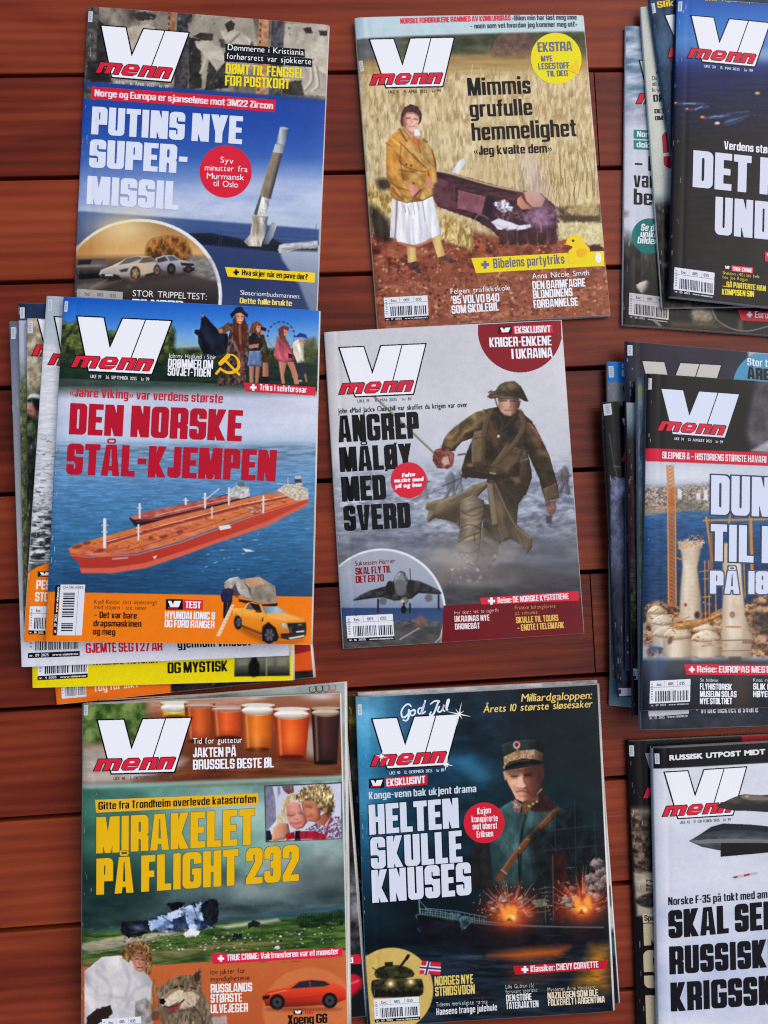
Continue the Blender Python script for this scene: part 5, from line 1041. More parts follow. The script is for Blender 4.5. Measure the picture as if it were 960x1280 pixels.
def fig_cars(m):
    m.zoom(90, 260, 4.8); P = lambda pts, c, soft=2.5, a=1.0, r=.3, rn=0, k=.4: m.poly(pts, c, a, soft / 1.8, 0, rn, k, r)
    P([(30, 306), (200, 304), (214, 340), (196, 420), (40, 428), (24, 380)], vgrad((306, (92, 84, 84)), (345, (120, 110, 106)), (380, (60, 54, 56)), (428, (28, 26, 28)))); P([(40, 312), (120, 308), (110, 336), (30, 340)], (44, 40, 46)); m.line([(30, 350), (170, 346)], 6, (190, 170, 150), .6, 3); P([(50, 396), (170, 390), (160, 420), (60, 424)], (24, 22, 24))
    P([(500, 300), (556, 284), (610, 284), (650, 310), (736, 330), (738, 372), (640, 392), (560, 380), (500, 350)], vgrad((286, (196, 196, 200)), (330, (176, 176, 182)), (390, (110, 106, 110)))); P([(510, 306), (560, 290), (576, 316), (516, 330)], (70, 70, 78)); P([(570, 290), (606, 288), (644, 312), (590, 320)], (96, 104, 114)); P([(650, 328), (732, 334), (732, 348), (660, 346)], (44, 38, 40)); P([(664, 362), (736, 358), (734, 376), (670, 384)], (40, 36, 38))
    for cx, cy, rx, ry in ((596, 366, 26, 34), (700, 368, 24, 22)): m.ell(cx, cy, rx, ry, (34, 31, 33), 1, 2); m.ell(cx, cy, rx * .5, ry * .5, (90, 84, 82), .8, 3)
    bd = [(160, 400), (172, 372), (240, 346), (300, 316), (330, 296), (400, 284), (470, 290), (510, 316), (524, 350), (520, 392), (440, 410), (360, 430), (290, 424), (200, 424)]
    P(bd, mixf(vgrad((286, (150, 138, 126)), (340, (200, 190, 180)), (390, (178, 170, 166)), (430, (110, 102, 100))), (222, 190, 150), lambda x, y: np.clip(1 - np.abs(x - 420) / 80, 0, .6)), rn=20)
    P([(276, 344), (330, 302), (396, 292), (430, 300), (340, 332)], (112, 106, 106)); P([(430, 298), (470, 294), (504, 320), (430, 330), (400, 330)], (110, 96, 86)); m.line([(250, 350), (330, 340), (420, 334)], 4, (226, 216, 202), .6, 3); P([(282, 372), (340, 360), (330, 382), (296, 386)], (70, 66, 70)); P([(176, 396), (240, 394), (280, 404), (300, 430), (220, 446), (180, 420)], (44, 40, 42)); P([(196, 396), (246, 394), (246, 408), (198, 408)], (200, 196, 192)); P([(440, 400), (520, 380), (518, 396), (440, 414)], (50, 44, 44))
    for cx, cy, rx, ry in ((380, 392, 30, 42), (510, 374, 20, 34)): m.ell(cx, cy, rx, ry, (40, 35, 34), 1, 2); m.ell(cx, cy, rx * .7, ry * .72, (150, 122, 90), .9, 3); m.ell(cx, cy, rx * .2, ry * .2, (60, 52, 46), 1, 2)
    for a in range(0, 360, 72): m.line([(380, 392), (380 + 20 * math.cos(math.radians(a)), 392 + 29 * math.sin(math.radians(a)))], 5, (216, 186, 146), .7, 2)
    m.glow(370, 430, 30, 12, (214, 150, 110), .6); m.line([(110, 480), (210, 430)], 9, (190, 160, 120), .6, 4); m.poly([(180, 440), (520, 412), (740, 384), (700, 400), (420, 440), (200, 460)], (36, 32, 32), .5, 8); m.glow(340, 470, 16, 18, (90, 110, 60), .5)

def fig_blast(m):
    m.zoom(520, 1080, 3.84); P = lambda pts, c, soft=2.4, a=.9, r=1.6, rn=0, k=.5: m.poly(pts, c, a, soft / 1.4, 0, rn, k, r)
    # hull and superstructure
    P([(4, 236), (60, 240), (200, 266), (340, 286), (560, 298), (920, 304), (920, 400), (720, 400), (340, 420), (60, 380), (10, 300)], tex((15, 14, 18), (34, 34, 42), 60, 30, 3), 3, 1, .4); m.line([(10, 240), (70, 244), (200, 268), (340, 288), (560, 299), (900, 305)], 5, (120, 146, 144), .75, 2, 3); m.line([(610, 342), (700, 342)], 3, (60, 66, 70), .7)
    P([(640, -60), (720, -60), (730, 60), (700, 200), (720, 290), (650, 290), (650, 120)], tex((40, 16, 14), (76, 36, 28), 20, 40, 3), 5, .85); P([(560, 130), (640, 110), (660, 60), (664, 290), (560, 280)], tex((14, 18, 20), (42, 52, 54), 14, 20, 4), 3, .95); P([(550, 174), (620, 168), (630, 200), (570, 206)], tex((70, 96, 82), (150, 176, 150), 12, 8, 5), 3, .9)
    for x0, y0, x1, y1 in ((590, 120, 640, 112), (600, 140, 656, 134), (580, 206, 650, 200), (656, -40, 660, 270), (620, 150, 622, 280), (540, 236, 640, 226), (720, 20, 760, 16), (700, 90, 740, 84)): m.line([(x0, y0), (x1, y1)], 3.4, (120, 140, 140), .65, 1.4)
    for y in range(110, 280, 22): m.ell(600 + (y * 7) % 50, y, 5, 3, (150, 170, 160), .6, 1.5)
    st = (130, 164, 166)
    for i in range(14): m.line([(20 + i * 12, 214 + i * 2.4), (20 + i * 12, 242 + i * 2.2)], 3, st, .7)
    m.line([(16, 214), (110, 226), (190, 244)], 3.5, st, .85); m.line([(16, 228), (110, 238), (200, 256)], 2.6, st, .6); P([(170, 230), (210, 236), (200, 262), (176, 256)], tex((40, 70, 76), (120, 156, 160), 10, 10, 3), 2, .9); P([(206, 262), (252, 256), (272, 272), (246, 300), (222, 320), (212, 296)], tex((36, 56, 64), (110, 146, 150), 10, 10, 4), 2, .95); m.ell(238, 280, 16, 14, (30, 44, 52), .9, 3)
    for i in range(12): m.line([(216 + i * 11, 246 + i * 2), (216 + i * 11, 268 + i * 1.6)], 2.6, st, .6)
    # blasts: hot core, tongues of flame, clods and pale smoke
    for cx, cy, R, sd in ((455, 248, 116, 3), (800, 212, 118, 8)):
        r = random.Random(sd); m.glow(cx, cy - 20, R * .9, R * .75, (196, 64, 34), .85)
        for i in range(70):
            a = math.pi * r.uniform(1.0, 2.0); L = R * r.uniform(.7, 1.75) * (.7 + .3 * abs(math.sin(a))); c, n = math.cos(a), math.sin(a); w_ = r.uniform(2.5, 7)
            x0, y0 = cx + .2 * L * c, cy + .2 * L * n
            P([(x0 - n * w_, y0 + c * w_), (cx + L * c, cy + L * n), (x0 + n * w_, y0 - c * w_)], r.choice([(206, 90, 60), (226, 150, 120), (240, 130, 60), (150, 60, 44), (214, 176, 166)]), 2, r.uniform(.4, .8), 1)
        for i in range(54):
            a = r.uniform(0, 6.28); d = R * r.uniform(.15, .95); x, y = cx + d * math.cos(a), cy - R * .28 + d * .62 * math.sin(a); q = R * r.uniform(.06, .17)
            P(circ(x, y, q, q * r.uniform(.6, 1), 9), r.choice([(150, 118, 118), (84, 58, 60), (206, 176, 172), (176, 76, 50), (60, 40, 42), (226, 196, 186)]), 3, .7, 2.2, 14, .7)
        m.glow(cx, cy - 6, R * .66, R * .46, (240, 92, 40), .8); m.glow(cx - 6, cy + 2, R * .40, R * .28, (246, 140, 50), .9); m.glow(cx - 10, cy + 4, R * .20, R * .17, (255, 206, 90), .95); m.glow(cx + 12, cy + 8, R * .1, R * .1, (255, 240, 170), .9)
        for i in range(14): a = math.pi * r.uniform(1.05, 1.95); d = R * r.uniform(.2, .5); m.glow(cx + d * math.cos(a), cy + d * math.sin(a), 9, 14, (255, 170, 70), .8)
        for i in range(40): a = r.uniform(3.1, 6.3); d = R * r.uniform(.8, 1.7); m.ell(cx + d * math.cos(a), cy + d * .8 * math.sin(a), 2.6, 2.6, r.choice([(255, 190, 100), (240, 120, 60), (226, 190, 170)]), .8)
        P([(cx - R * .2, cy + 26), (cx - 6, cy + 6), (cx + 10, cy + 28)], (120, 34, 24), 3, .7)
    for x, y, q in ((850, 70, 40), (890, 40, 36), (880, 110, 34), (846, 120, 26), (912, 80, 30), (870, 0, 34), (720, 180, 26), (740, 200, 22)): P(circ(x, y, q, q * .8, 14), tex((110, 90, 86), (190, 170, 160), 16, 16, int(x)), 5, .85, 3, 26, .8)

def fig_machine(m):
    m.zoom(560, 190, 4.8); P = lambda pts, c, soft=2.4, a=1.0, r=1.2, rn=0, k=.4: m.poly(pts, c, a, soft / 1.6, 0, rn, k, r)
    P([(-110, 110), (0, 128), (60, 140), (300, 204), (450, 234), (560, 250), (640, 320), (652, 400), (672, 424), (662, 530), (560, 544), (430, 552), (320, 524), (260, 470), (170, 412), (60, 372), (-60, 330), (-110, 250)], tex((40, 20, 30), (98, 56, 66), 40, 30, 5, 4, 2.0))
    P([(0, 150), (250, 214), (420, 250), (400, 300), (240, 276), (0, 200)], tex((52, 26, 36), (116, 70, 76), 60, 16, 8), 4, .8); m.line([(-90, 112), (20, 132), (250, 200), (444, 236)], 12, (210, 186, 156), .9, 2, 3); m.line([(-60, 136), (160, 190), (400, 250)], 8, (46, 22, 30), .8, 2, 3)
    P([(-90, 150), (40, 190), (50, 350), (-90, 300)], tex((84, 44, 54), (126, 78, 86), 30, 40, 3), 3, .9); P([(62, 234), (230, 274), (206, 378), (56, 340)], tex((124, 70, 84), (168, 110, 122), 40, 50, 4), 3); m.line([(62, 234), (230, 274)], 4, (196, 150, 150), .6); m.line([(232, 270), (206, 378)], 10, (36, 18, 28), .8, 2); P([(236, 260), (280, 270), (260, 400), (215, 380)], (42, 24, 38), 4, .9)
    P([(274, 302), (332, 284), (392, 312), (386, 356), (332, 362), (290, 342)], tex((120, 110, 124), (246, 244, 250), 14, 16, 6, 4, 3.0), 3, 1, 2); P([(370, 290), (396, 300), (392, 330), (372, 326)], (40, 26, 34), 3, .9); P([(280, 370), (440, 350), (470, 420), (300, 410)], tex((56, 30, 40), (150, 104, 110), 14, 12, 3, 4, 2.4), 4, .9, 2)
    P([(414, 282), (440, 262), (462, 300), (504, 340), (442, 346), (414, 316)], hgrad((414, (222, 160, 124)), (500, (176, 112, 84))), 2.4, 1, .4); P([(454, 242), (500, 234), (542, 242), (582, 282), (562, 330), (504, 332), (470, 292)], hgrad((454, (226, 166, 130)), (580, (170, 110, 88))), 2.4, 1, .4); m.line([(440, 262), (466, 300), (510, 338)], 8, (92, 46, 38), .8, 2, 3)
    P([(258, 420), (300, 400), (372, 420), (424, 442), (496, 434), (500, 450), (450, 472), (440, 498), (424, 476), (390, 470), (380, 492), (368, 474), (300, 466)], (234, 232, 240), 2.4, 1, .8); m.line([(270, 432), (360, 462)], 6, (180, 176, 190), .7, 3); m.line([(160, 404), (190, 376), (240, 400)], 6, (190, 160, 160), .7, 2, 3)
    for x in range(300, 660, 60): P([(x, 470), (x + 50, 462), (x + 54, 552), (x + 6, 560)], tex((48, 22, 28), (104, 58, 58), 20, 40, x), 3, .95, .8); m.line([(x + 54, 450), (x + 56, 548)], 6, (150, 104, 96), .55, 2)
    P([(440, 372), (500, 356), (560, 340), (650, 330), (660, 420), (560, 450), (470, 430)], tex((70, 40, 62), (170, 130, 156), 24, 26, 7, 4, 2.4), 7, .85, 2); m.line([(554, 420), (560, 480)], 5, (226, 206, 206), .8, 2); m.line([(610, 380), (690, 372)], 5, (190, 160, 160), .6, 2)
    m.glow(560, 390, 60, 70, (176, 134, 164), .7); m.glow(540, 250, 70, 90, (216, 190, 190), .6); m.glow(510, 130, 66, 110, (222, 206, 200), .55); m.glow(470, 30, 60, 80, (226, 212, 200), .4)
    P([(640, 380), (920, 372), (922, 420), (700, 424)], (60, 40, 34), 8, .8); P([(650, 430), (760, 420), (930, 430), (936, 560), (860, 570), (720, 520), (664, 520)], tex((196, 180, 124), (246, 236, 196), 16, 18, 6), 5, 1, 3); P([(700, 350), (800, 310), (900, 300), (910, 376), (720, 376)], tex((176, 152, 92), (236, 218, 158), 20, 14, 4), 7, .8, 3)
    P([(850, 560), (910, 550), (936, 590), (860, 596)], (60, 30, 28), 4, .9)
    P([(16, 124), (70, 50), (98, 36), (108, 62), (60, 132)], hgrad((16, (196, 196, 202)), (60, (246, 246, 250)), (108, (206, 204, 208))), 2.4, 1, .4)

# ================================================================== single magazines
def mag_missile():
    m = Mag('blue magazine with a missile launch, its bottom edge under the red tanker magazine',
            [(110, 8), (411, 31), (394.6, 416), (90.8, 401)], .0048, .0044, wave=(.0004, .0002, .0), back=(90, 110, 160))
    m.zoom(80, 5, 2.8235)
    m.fill(vgrad((250, (34, 74, 158)), (420, (44, 88, 172)), (560, (70, 112, 186)), (640, (124, 152, 202)), (700, (172, 188, 216)), (745, (192, 204, 222))))
    m.glow(560, 300, 420, 160, (40, 78, 170), .55)
    m.glow(800, 660, 260, 70, (206, 214, 234), .8); m.glow(500, 690, 200, 34, (196, 206, 230), .7); m.glow(140, 640, 160, 90, (110, 130, 190), .5)
    m.poly([(40, 600), (920, 600), (920, 800), (40, 800)], mixf((150, 172, 214), (214, 222, 238), nz(150, 40, 4)), .45, 40)
    # sepia strip of old photographs along the top
    m.poly([(60, -20), (960, -20), (940, 344), (60, 274)], tex((84, 78, 70), (176, 166, 150), 46, 60, 3, 4, 2.4))
    for x0, w_, c in ((60, 50, (70, 66, 62)), (352, 30, (150, 104, 76)), (388, 52, (52, 50, 52)), (676, 36, (176, 122, 84)), (722, 44, (62, 62, 66))):
        m.poly([(x0 + 15, -10), (x0 + 15 + w_, -10), (x0 + w_, 340), (x0, 330)], tex(c, tuple(v + 40 for v in c), 12, 12, x0, 3, 2.4), .95, 1.4)
    for i in range(14):
        for x in (366, 690): m.ell(x + 6 - i * .8, 30 + i * 21, 4, 6, (70, 52, 44), .7)
    fig_strip(m); m.zoom(80, 5, 2.8235)
    m.specks([(80, 20), (930, 70), (915, 320), (78, 270)], 60, 2, 7, [(60, 56, 54), (190, 182, 168), (120, 110, 100), (230, 224, 210)], 5, a=.55)
    m.poly([(80, 200), (140, 200), (150, 274), (80, 268)], (36, 34, 34), .7, 4)
    m.poly([(60, 272), (930, 336), (930, 352), (60, 288)], (44, 76, 150), 1, 3)
    # the launch ship
    m.zoom(80, 200, 2.8235)
    m.poly([(30, 178), (900, 244), (900, 300), (30, 300)], vgrad((180, (84, 110, 160)), (260, (66, 90, 138))), 1, 3)
    m.poly([(400, 260), (520, 258), (640, 282), (760, 292), (895, 306), (895, 340), (640, 318), (470, 300)], (34, 42, 58), 1, 2)
    m.poly([(480, 300), (640, 312), (780, 330), (850, 400), (880, 520), (880, 560), (520, 560)], vgrad((300, (58, 76, 118)), (420, (50, 66, 110)), (520, (60, 76, 116))), 1, 3)
    m.poly([(760, 318), (900, 322), (900, 560), (870, 540), (830, 440), (770, 352)], vgrad((320, (176, 186, 202)), (420, (138, 150, 172)), (540, (120, 130, 152))), 1, 4)
    for i in range(9): m.line([(420 + i * 24, 262 + i * 3), (470 + i * 26, 296 + i * 2)], 4, (20, 26, 38), .8)
    for x, h in ((560, 40), (630, 44), (550, 30), (740, 48), (776, 40), (890, 60)): m.line([(x, 286 - h), (x - 4, 300)], 2, (70, 84, 110), .8)
    m.line([(560, 262), (890, 286)], 1.6, (120, 136, 166), .6); m.line([(560, 246), (890, 270)], 1.4, (130, 146, 176), .5)
    m.poly([(770, 296), (895, 284), (895, 304), (860, 306), (770, 328), (754, 318)], tex((150, 156, 160), (226, 228, 226), 18, 12, 4), 1, 2)
    fig_missile(m)
    # inset picture of parked cars at dusk
    m.zoom(80, 200, 2.8235)
    E = [p for p in circ(268, 478, 290, 270, 60)]
    m.poly(E, (238, 240, 244), 1, 1.2)
    E2 = circ(266, 482, 280, 264, 60)
    m.poly(E2, vgrad((218, (150, 112, 66)), (290, (206, 158, 92)), (330, (226, 182, 120)), (352, (120, 96, 72)), (380, (96, 84, 76)), (440, (74, 66, 64)), (500, (52, 47, 48))), 1, 1.2)
    m.glow(210, 240, 120, 60, (250, 226, 172), .8); m.glow(70, 320, 60, 40, (170, 112, 56), .5)
    m.poly([(300, 290), (340, 274), (380, 270), (430, 285), (450, 330), (440, 352), (300, 350)], tex((70, 44, 24), (196, 128, 60), 12, 18, 5, 4, 2.4), .9, 5, 3)
    m.poly([(440, 335), (520, 350), (545, 430), (440, 400)], tex((110, 108, 110), (180, 178, 176), 20, 10, 2), .8, 6)
    fig_cars(m); m.zoom(80, 200, 2.8235)
    m.poly([(40, 440), (200, 425), (60, 480), (40, 480)], (150, 138, 122), .5, 5)
    # printing
    m.zoom(80, 5, 2.8235)
    masthead(m, (133, 78), (440, 104), date='UKE 16   16. APRIL 2025   kr 99', datecol=(200, 198, 196))
    k = m.ink('teaser_text')
    for (x0, y0, x1, y1) in ((574, 172, 850, 186), (570, 203, 876, 219)):
        k.poly([(x0 - 4, y0 - 30), (x1, y1 - 26), (x1, y1 + 4), (x0 - 4, y0 + 1)], (24, 22, 24), 1.0)
    k.text('Dømmerne i Kristiania', (578, 164), (846, 182), 21, 'R', WHITE); k.text('forhørsrett var sjokkerte', (574, 195), (872, 214), 21, 'R', WHITE)
    k.text('DØMT TIL FENGSEL', (570, 247), (846, 263), 36, 'H', (246, 226, 40)); k.text('FOR POSTKORT', (568, 289), (796, 301), 36, 'H', (246, 226, 40))
    k = m.ink('kicker_banner'); k.poly([(98, 292), (748, 340), (744, 382), (96, 336)], (216, 34, 58), 1.0)
    k.text('Norge og Europa er sjanseløse mot 3M22 Zircon', (108, 326), (738, 372), 24, 'H', (244, 226, 232))
    k = m.ink('headline'); c = (226, 232, 246)
    k.text('PUTINS NYE', (96, 460), (628, 496), 98, 'H', c); k.text('SUPER-', (88, 577), (436, 600), 100, 'H', c); k.text('MISSIL', (79, 706), (404, 728), 100, 'H', c)
    k = m.ink('badge'); k.poly(circ(571, 592, 92), (222, 36, 60), 1.0)
    for t, x0, x1, y in (('Syv', 552, 598, 562), ('minutter fra', 497, 648, 590), ('Murmansk', 504, 636, 619), ('til Oslo', 526, 614, 645)): k.text(t, (x0, y - 2), (x1, y + 4), 21, 'R', WHITE)
    m.zoom(80, 200, 2.8235)
    k = m.ink('banner'); k.poly([(568, 378), (886, 398), (884, 433), (578, 412)], (250, 216, 30), 1.0); plus(k, 608, 397, 10, BLACK)
    k.text('Hva skjer når en pave dør?', (628, 407), (860, 423), 20, 'H', (40, 34, 20))
    k = m.ink('teaser_text')
    k.text('STOR TRIPPELTEST:', (242, 481), (504, 494), 22, 'R', (232, 232, 234)); k.text('BILNORD', (240, 520), (420, 528), 30, 'H', WHITE)
    k.text('Sløseriombudsmannen:', (622, 476), (834, 490), 17, 'R', (226, 230, 238)); k.text('Dette fulle brukte', (620, 506), (804, 516), 20, 'H', (240, 222, 120))
    barcode(m, (46, 454), (208, 466), (40, 560), 3, white=(176, 172, 168))
    spine_tag(m, (88, -32 + 590), (100, -31 + 590), (87, -5 + 590)) if False else None
    m.zoom(80, 5, 2.8235); spine_tag(m, (86, 24), (102, 26), (84, 62))
    return m.finish()

def mag_farm():
    m = Mag('single magazine with a woman in a mustard jacket standing in a wheat field',
            [(444, 23), (729.6, 18), (763, 394), (473, 411)], .0060, .0054, wave=(.0010, .0007, .0007), back=(180, 200, 190), spine=(186, 178, 150))
    m.zoom(435, 10, 3.0)
    wheat = mixf(tex((168, 142, 96), (240, 222, 178), 9, 30, 3, 5, 2.8), tex((206, 182, 132), (240, 224, 184), 60, 60, 9), nz(60, 30, 5, 3, 1.5))
    m.fill(wheat)
    m.poly([(0, 60), (960, 40), (960, 235), (0, 262)], vgrad((90, (130, 130, 104)), (190, (180, 152, 100)), (240, (222, 200, 148))), 1, 6)
    m.poly([(0, 60), (960, 30), (960, 170), (640, 176), (380, 184), (0, 200)], tex((58, 62, 48), (112, 112, 84), 40, 20, 4), 1, 8)
    m.poly([(20, 110), (200, 100), (190, 190), (30, 206)], tex((98, 104, 116), (128, 130, 134), 60, 30, 2), .8, 14)
    m.poly([(560, 110), (620, 92), (690, 100), (700, 180), (545, 188)], tex((88, 62, 56), (140, 108, 98), 14, 12, 8), .85, 8, 3)
    m.poly([(700, 96), (900, 90), (900, 190), (760, 200)], tex((52, 62, 38), (110, 104, 72), 22, 16, 11), .8, 10)
    m.poly([(20, 202), (960, 150), (960, 235), (20, 262)], tex((150, 116, 66), (196, 164, 104), 90, 8, 6), .55, 12)
    m.poly([(0, 0), (960, 0), (960, 82), (40, 118), (0, 118)], (202, 222, 226), 1, 3)
    m.poly([(0, 30), (60, 40), (50, 110), (0, 118)], (176, 200, 206), .7, 8)
    r = random.Random(2)
    for i in range(520):                              # stalks
        x, y = r.uniform(60, 930), r.uniform(250, 640); h = r.uniform(14, 46) * (.5 + y / 600)
        if 200 < x < 300 and y > 350: continue
        c = r.choice([(250, 236, 190), (150, 116, 62), (124, 94, 50), (236, 214, 156)])
        m.line([(x, y), (x + r.uniform(-9, 9), y - h)], r.uniform(1.2, 3), c, r.uniform(.25, .6))
    m.zoom(455, 205, 3.0)
    for i in range(260):
        x, y = r.uniform(560, 890), r.uniform(20, 180); h = r.uniform(40, 110)
        m.line([(x, y), (x + r.uniform(-18, 18), y - h)], r.uniform(1.4, 3.4), r.choice([(220, 196, 132), (128, 98, 52), (104, 80, 44), (238, 220, 166)]), r.uniform(.3, .65))
    # soil
    m.poly([(20, 250), (200, 300), (400, 250), (560, 290), (740, 280), (960, 290), (960, 700), (0, 700)], mixf(tex((80, 32, 24), (182, 98, 66), 22, 14, 7, 5, 2.8), tex((132, 64, 44), (196, 130, 94), 60, 24, 2), nz(60, 40, 1)), 1, 8)
    m.poly([(0, 420), (960, 380), (960, 640), (0, 640)], mixf(tex((116, 60, 44), (206, 146, 112), 14, 9, 13, 5, 2.8), (160, 92, 66), nz(80, 20, 3)), .8, 30)
    m.specks([(30, 280), (900, 280), (930, 560), (40, 600)], 620, 2, 8, [(64, 26, 22), (216, 158, 124), (170, 92, 62), (96, 42, 32), (236, 190, 158)], 3, a=.8)
    for i in range(26): m.line([(240 + i * 20, 420 + (i % 3) * 6), (236 + i * 21, 450 + (i % 4) * 4)], 3, (92, 40, 34), .5)
    # straw bank on the left and right
    m.poly([(10, 60), (100, 120), (200, 180), (330, 200), (410, 250), (405, 330), (330, 300), (200, 240), (60, 180), (10, 130)], tex((160, 128, 66), (246, 224, 160), 8, 20, 4, 5, 2.8), 1, 5, 0, 0, .4, 2)
    m.poly([(20, 160), (60, 175), (100, 230), (100, 290), (40, 270)], (40, 30, 24), .85, 8, 3); m.poly([(45, 60), (90, 58), (100, 90), (60, 95)], (44, 34, 30), .8, 6, 3)
    m.poly([(720, 165), (900, 150), (900, 190), (740, 196)], (52, 36, 30), .75, 6); m.poly([(700, 205), (960, 200), (960, 320), (860, 290), (740, 260)], tex((190, 170, 110), (240, 226, 170), 12, 14, 6), 1, 6, 3)
    m.specks([(60, 110), (410, 240), (400, 320), (60, 190)], 140, 3, 16, [(240, 222, 160), (120, 92, 46), (200, 174, 104)], 8, asp=(.1, .25), a=.7)
    fig_machine(m)
    fig_woman(m)
    m.zoom(435, 10, 3.0)
    # printing
    masthead(m, (83, 123), (395, 117), date='UKE 15   9. APRIL 2025   kr 99', datecol=(110, 92, 60))
    k = m.ink('top_line')
    k.text('NORSKE FORBRUKERE RAMMES AV KONKURSRAS', (196, 64), (610, 50), 20, 'H', (226, 60, 78)); k.text('«Bilen min har låst meg inne', (614, 50), (860, 42), 19, 'B', (74, 82, 92))
    k.text('– noen som vet hvordan jeg kommer meg ut?»', (458, 82), (862, 68), 19, 'B', (74, 82, 92))
    k = m.ink('headline'); c = (20, 18, 18)
    k.text('Mimmis', (450, 332), (686, 322), 66, 'B', c); k.text('grufulle', (458, 412), (692, 402), 62, 'B', c); k.text('hemmelighet', (466, 500), (858, 480), 66, 'B', c)
    k.text('«Jeg kvalte dem»', (472, 554), (766, 542), 34, 'B', c)
    k = m.ink('sticker'); k.poly(circ(781, 189, 96), (240, 226, 20), 1.0); b = (108, 110, 128)
    k.text('EKSTRA', (712, 166), (842, 160), 36, 'H', b); k.text('MYE', (724, 202), (768, 200), 22, 'H', b); k.text('LESESTOFF', (714, 232), (832, 226), 24, 'H', b); k.text('TIL DEG', (746, 258), (826, 254), 22, 'H', b)
    k.poly([(826, 232), (862, 190), (868, 250)], (250, 204, 40), 2.6)
    m.zoom(455, 205, 3.0)
    k = m.ink('banner'); k.poly([(402, 354), (900, 326), (902, 382), (420, 410)], (244, 222, 24), 1.0); plus(k, 454, 378, 15, (112, 110, 150))
    k.text('Bibelens partytriks', (486, 392), (752, 374), 36, 'B', (112, 108, 120))
    # yellow chick and egg on the banner
    k.poly(smooth([(770, 372), (766, 330), (782, 312), (758, 300), (766, 276), (790, 266), (816, 274), (826, 296), (846, 320), (836, 350), (812, 368)], 4), (250, 214, 30), 2.2)
    k.poly(circ(784, 288, 5), (60, 46, 20), 3.0); k.poly([(758, 296), (746, 302), (762, 306)], (244, 150, 40), 2.8); k.poly(smooth([(800, 320), (836, 322), (822, 350), (800, 346)], 4), (240, 190, 20), 2.8); k.poly(circ(878, 352, 12, 20), (246, 242, 234), 2.4)
    k = m.ink('teaser_text')
    k.text('Felgen trafikkskole', (325, 488), (548, 474), 20, 'R', WHITE); k.text("'95 VOLVO 940", (328, 526), (508, 516), 31, 'H', WHITE); k.text('SOM SKOLEBIL', (330, 562), (506, 550), 31, 'H', WHITE)
    k.text('Anna Nicole Smith', (630, 432), (844, 418), 21, 'R', WHITE); k.text('DEN BARMFAGRE', (632, 472), (830, 460), 31, 'H', WHITE); k.text('BLONDINENS', (634, 506), (782, 496), 31, 'H', WHITE); k.text('FORBANNELSE', (636, 542), (802, 532), 31, 'H', WHITE)
    barcode(m, (74, 500), (238, 492), (79, 588), 5, strip='nr. 17 2025  www.vimenn.no')
    m.zoom(435, 10, 3.0); spine_tag(m, (40, 200), (54, 199), (46, 240))
    return m.finish()

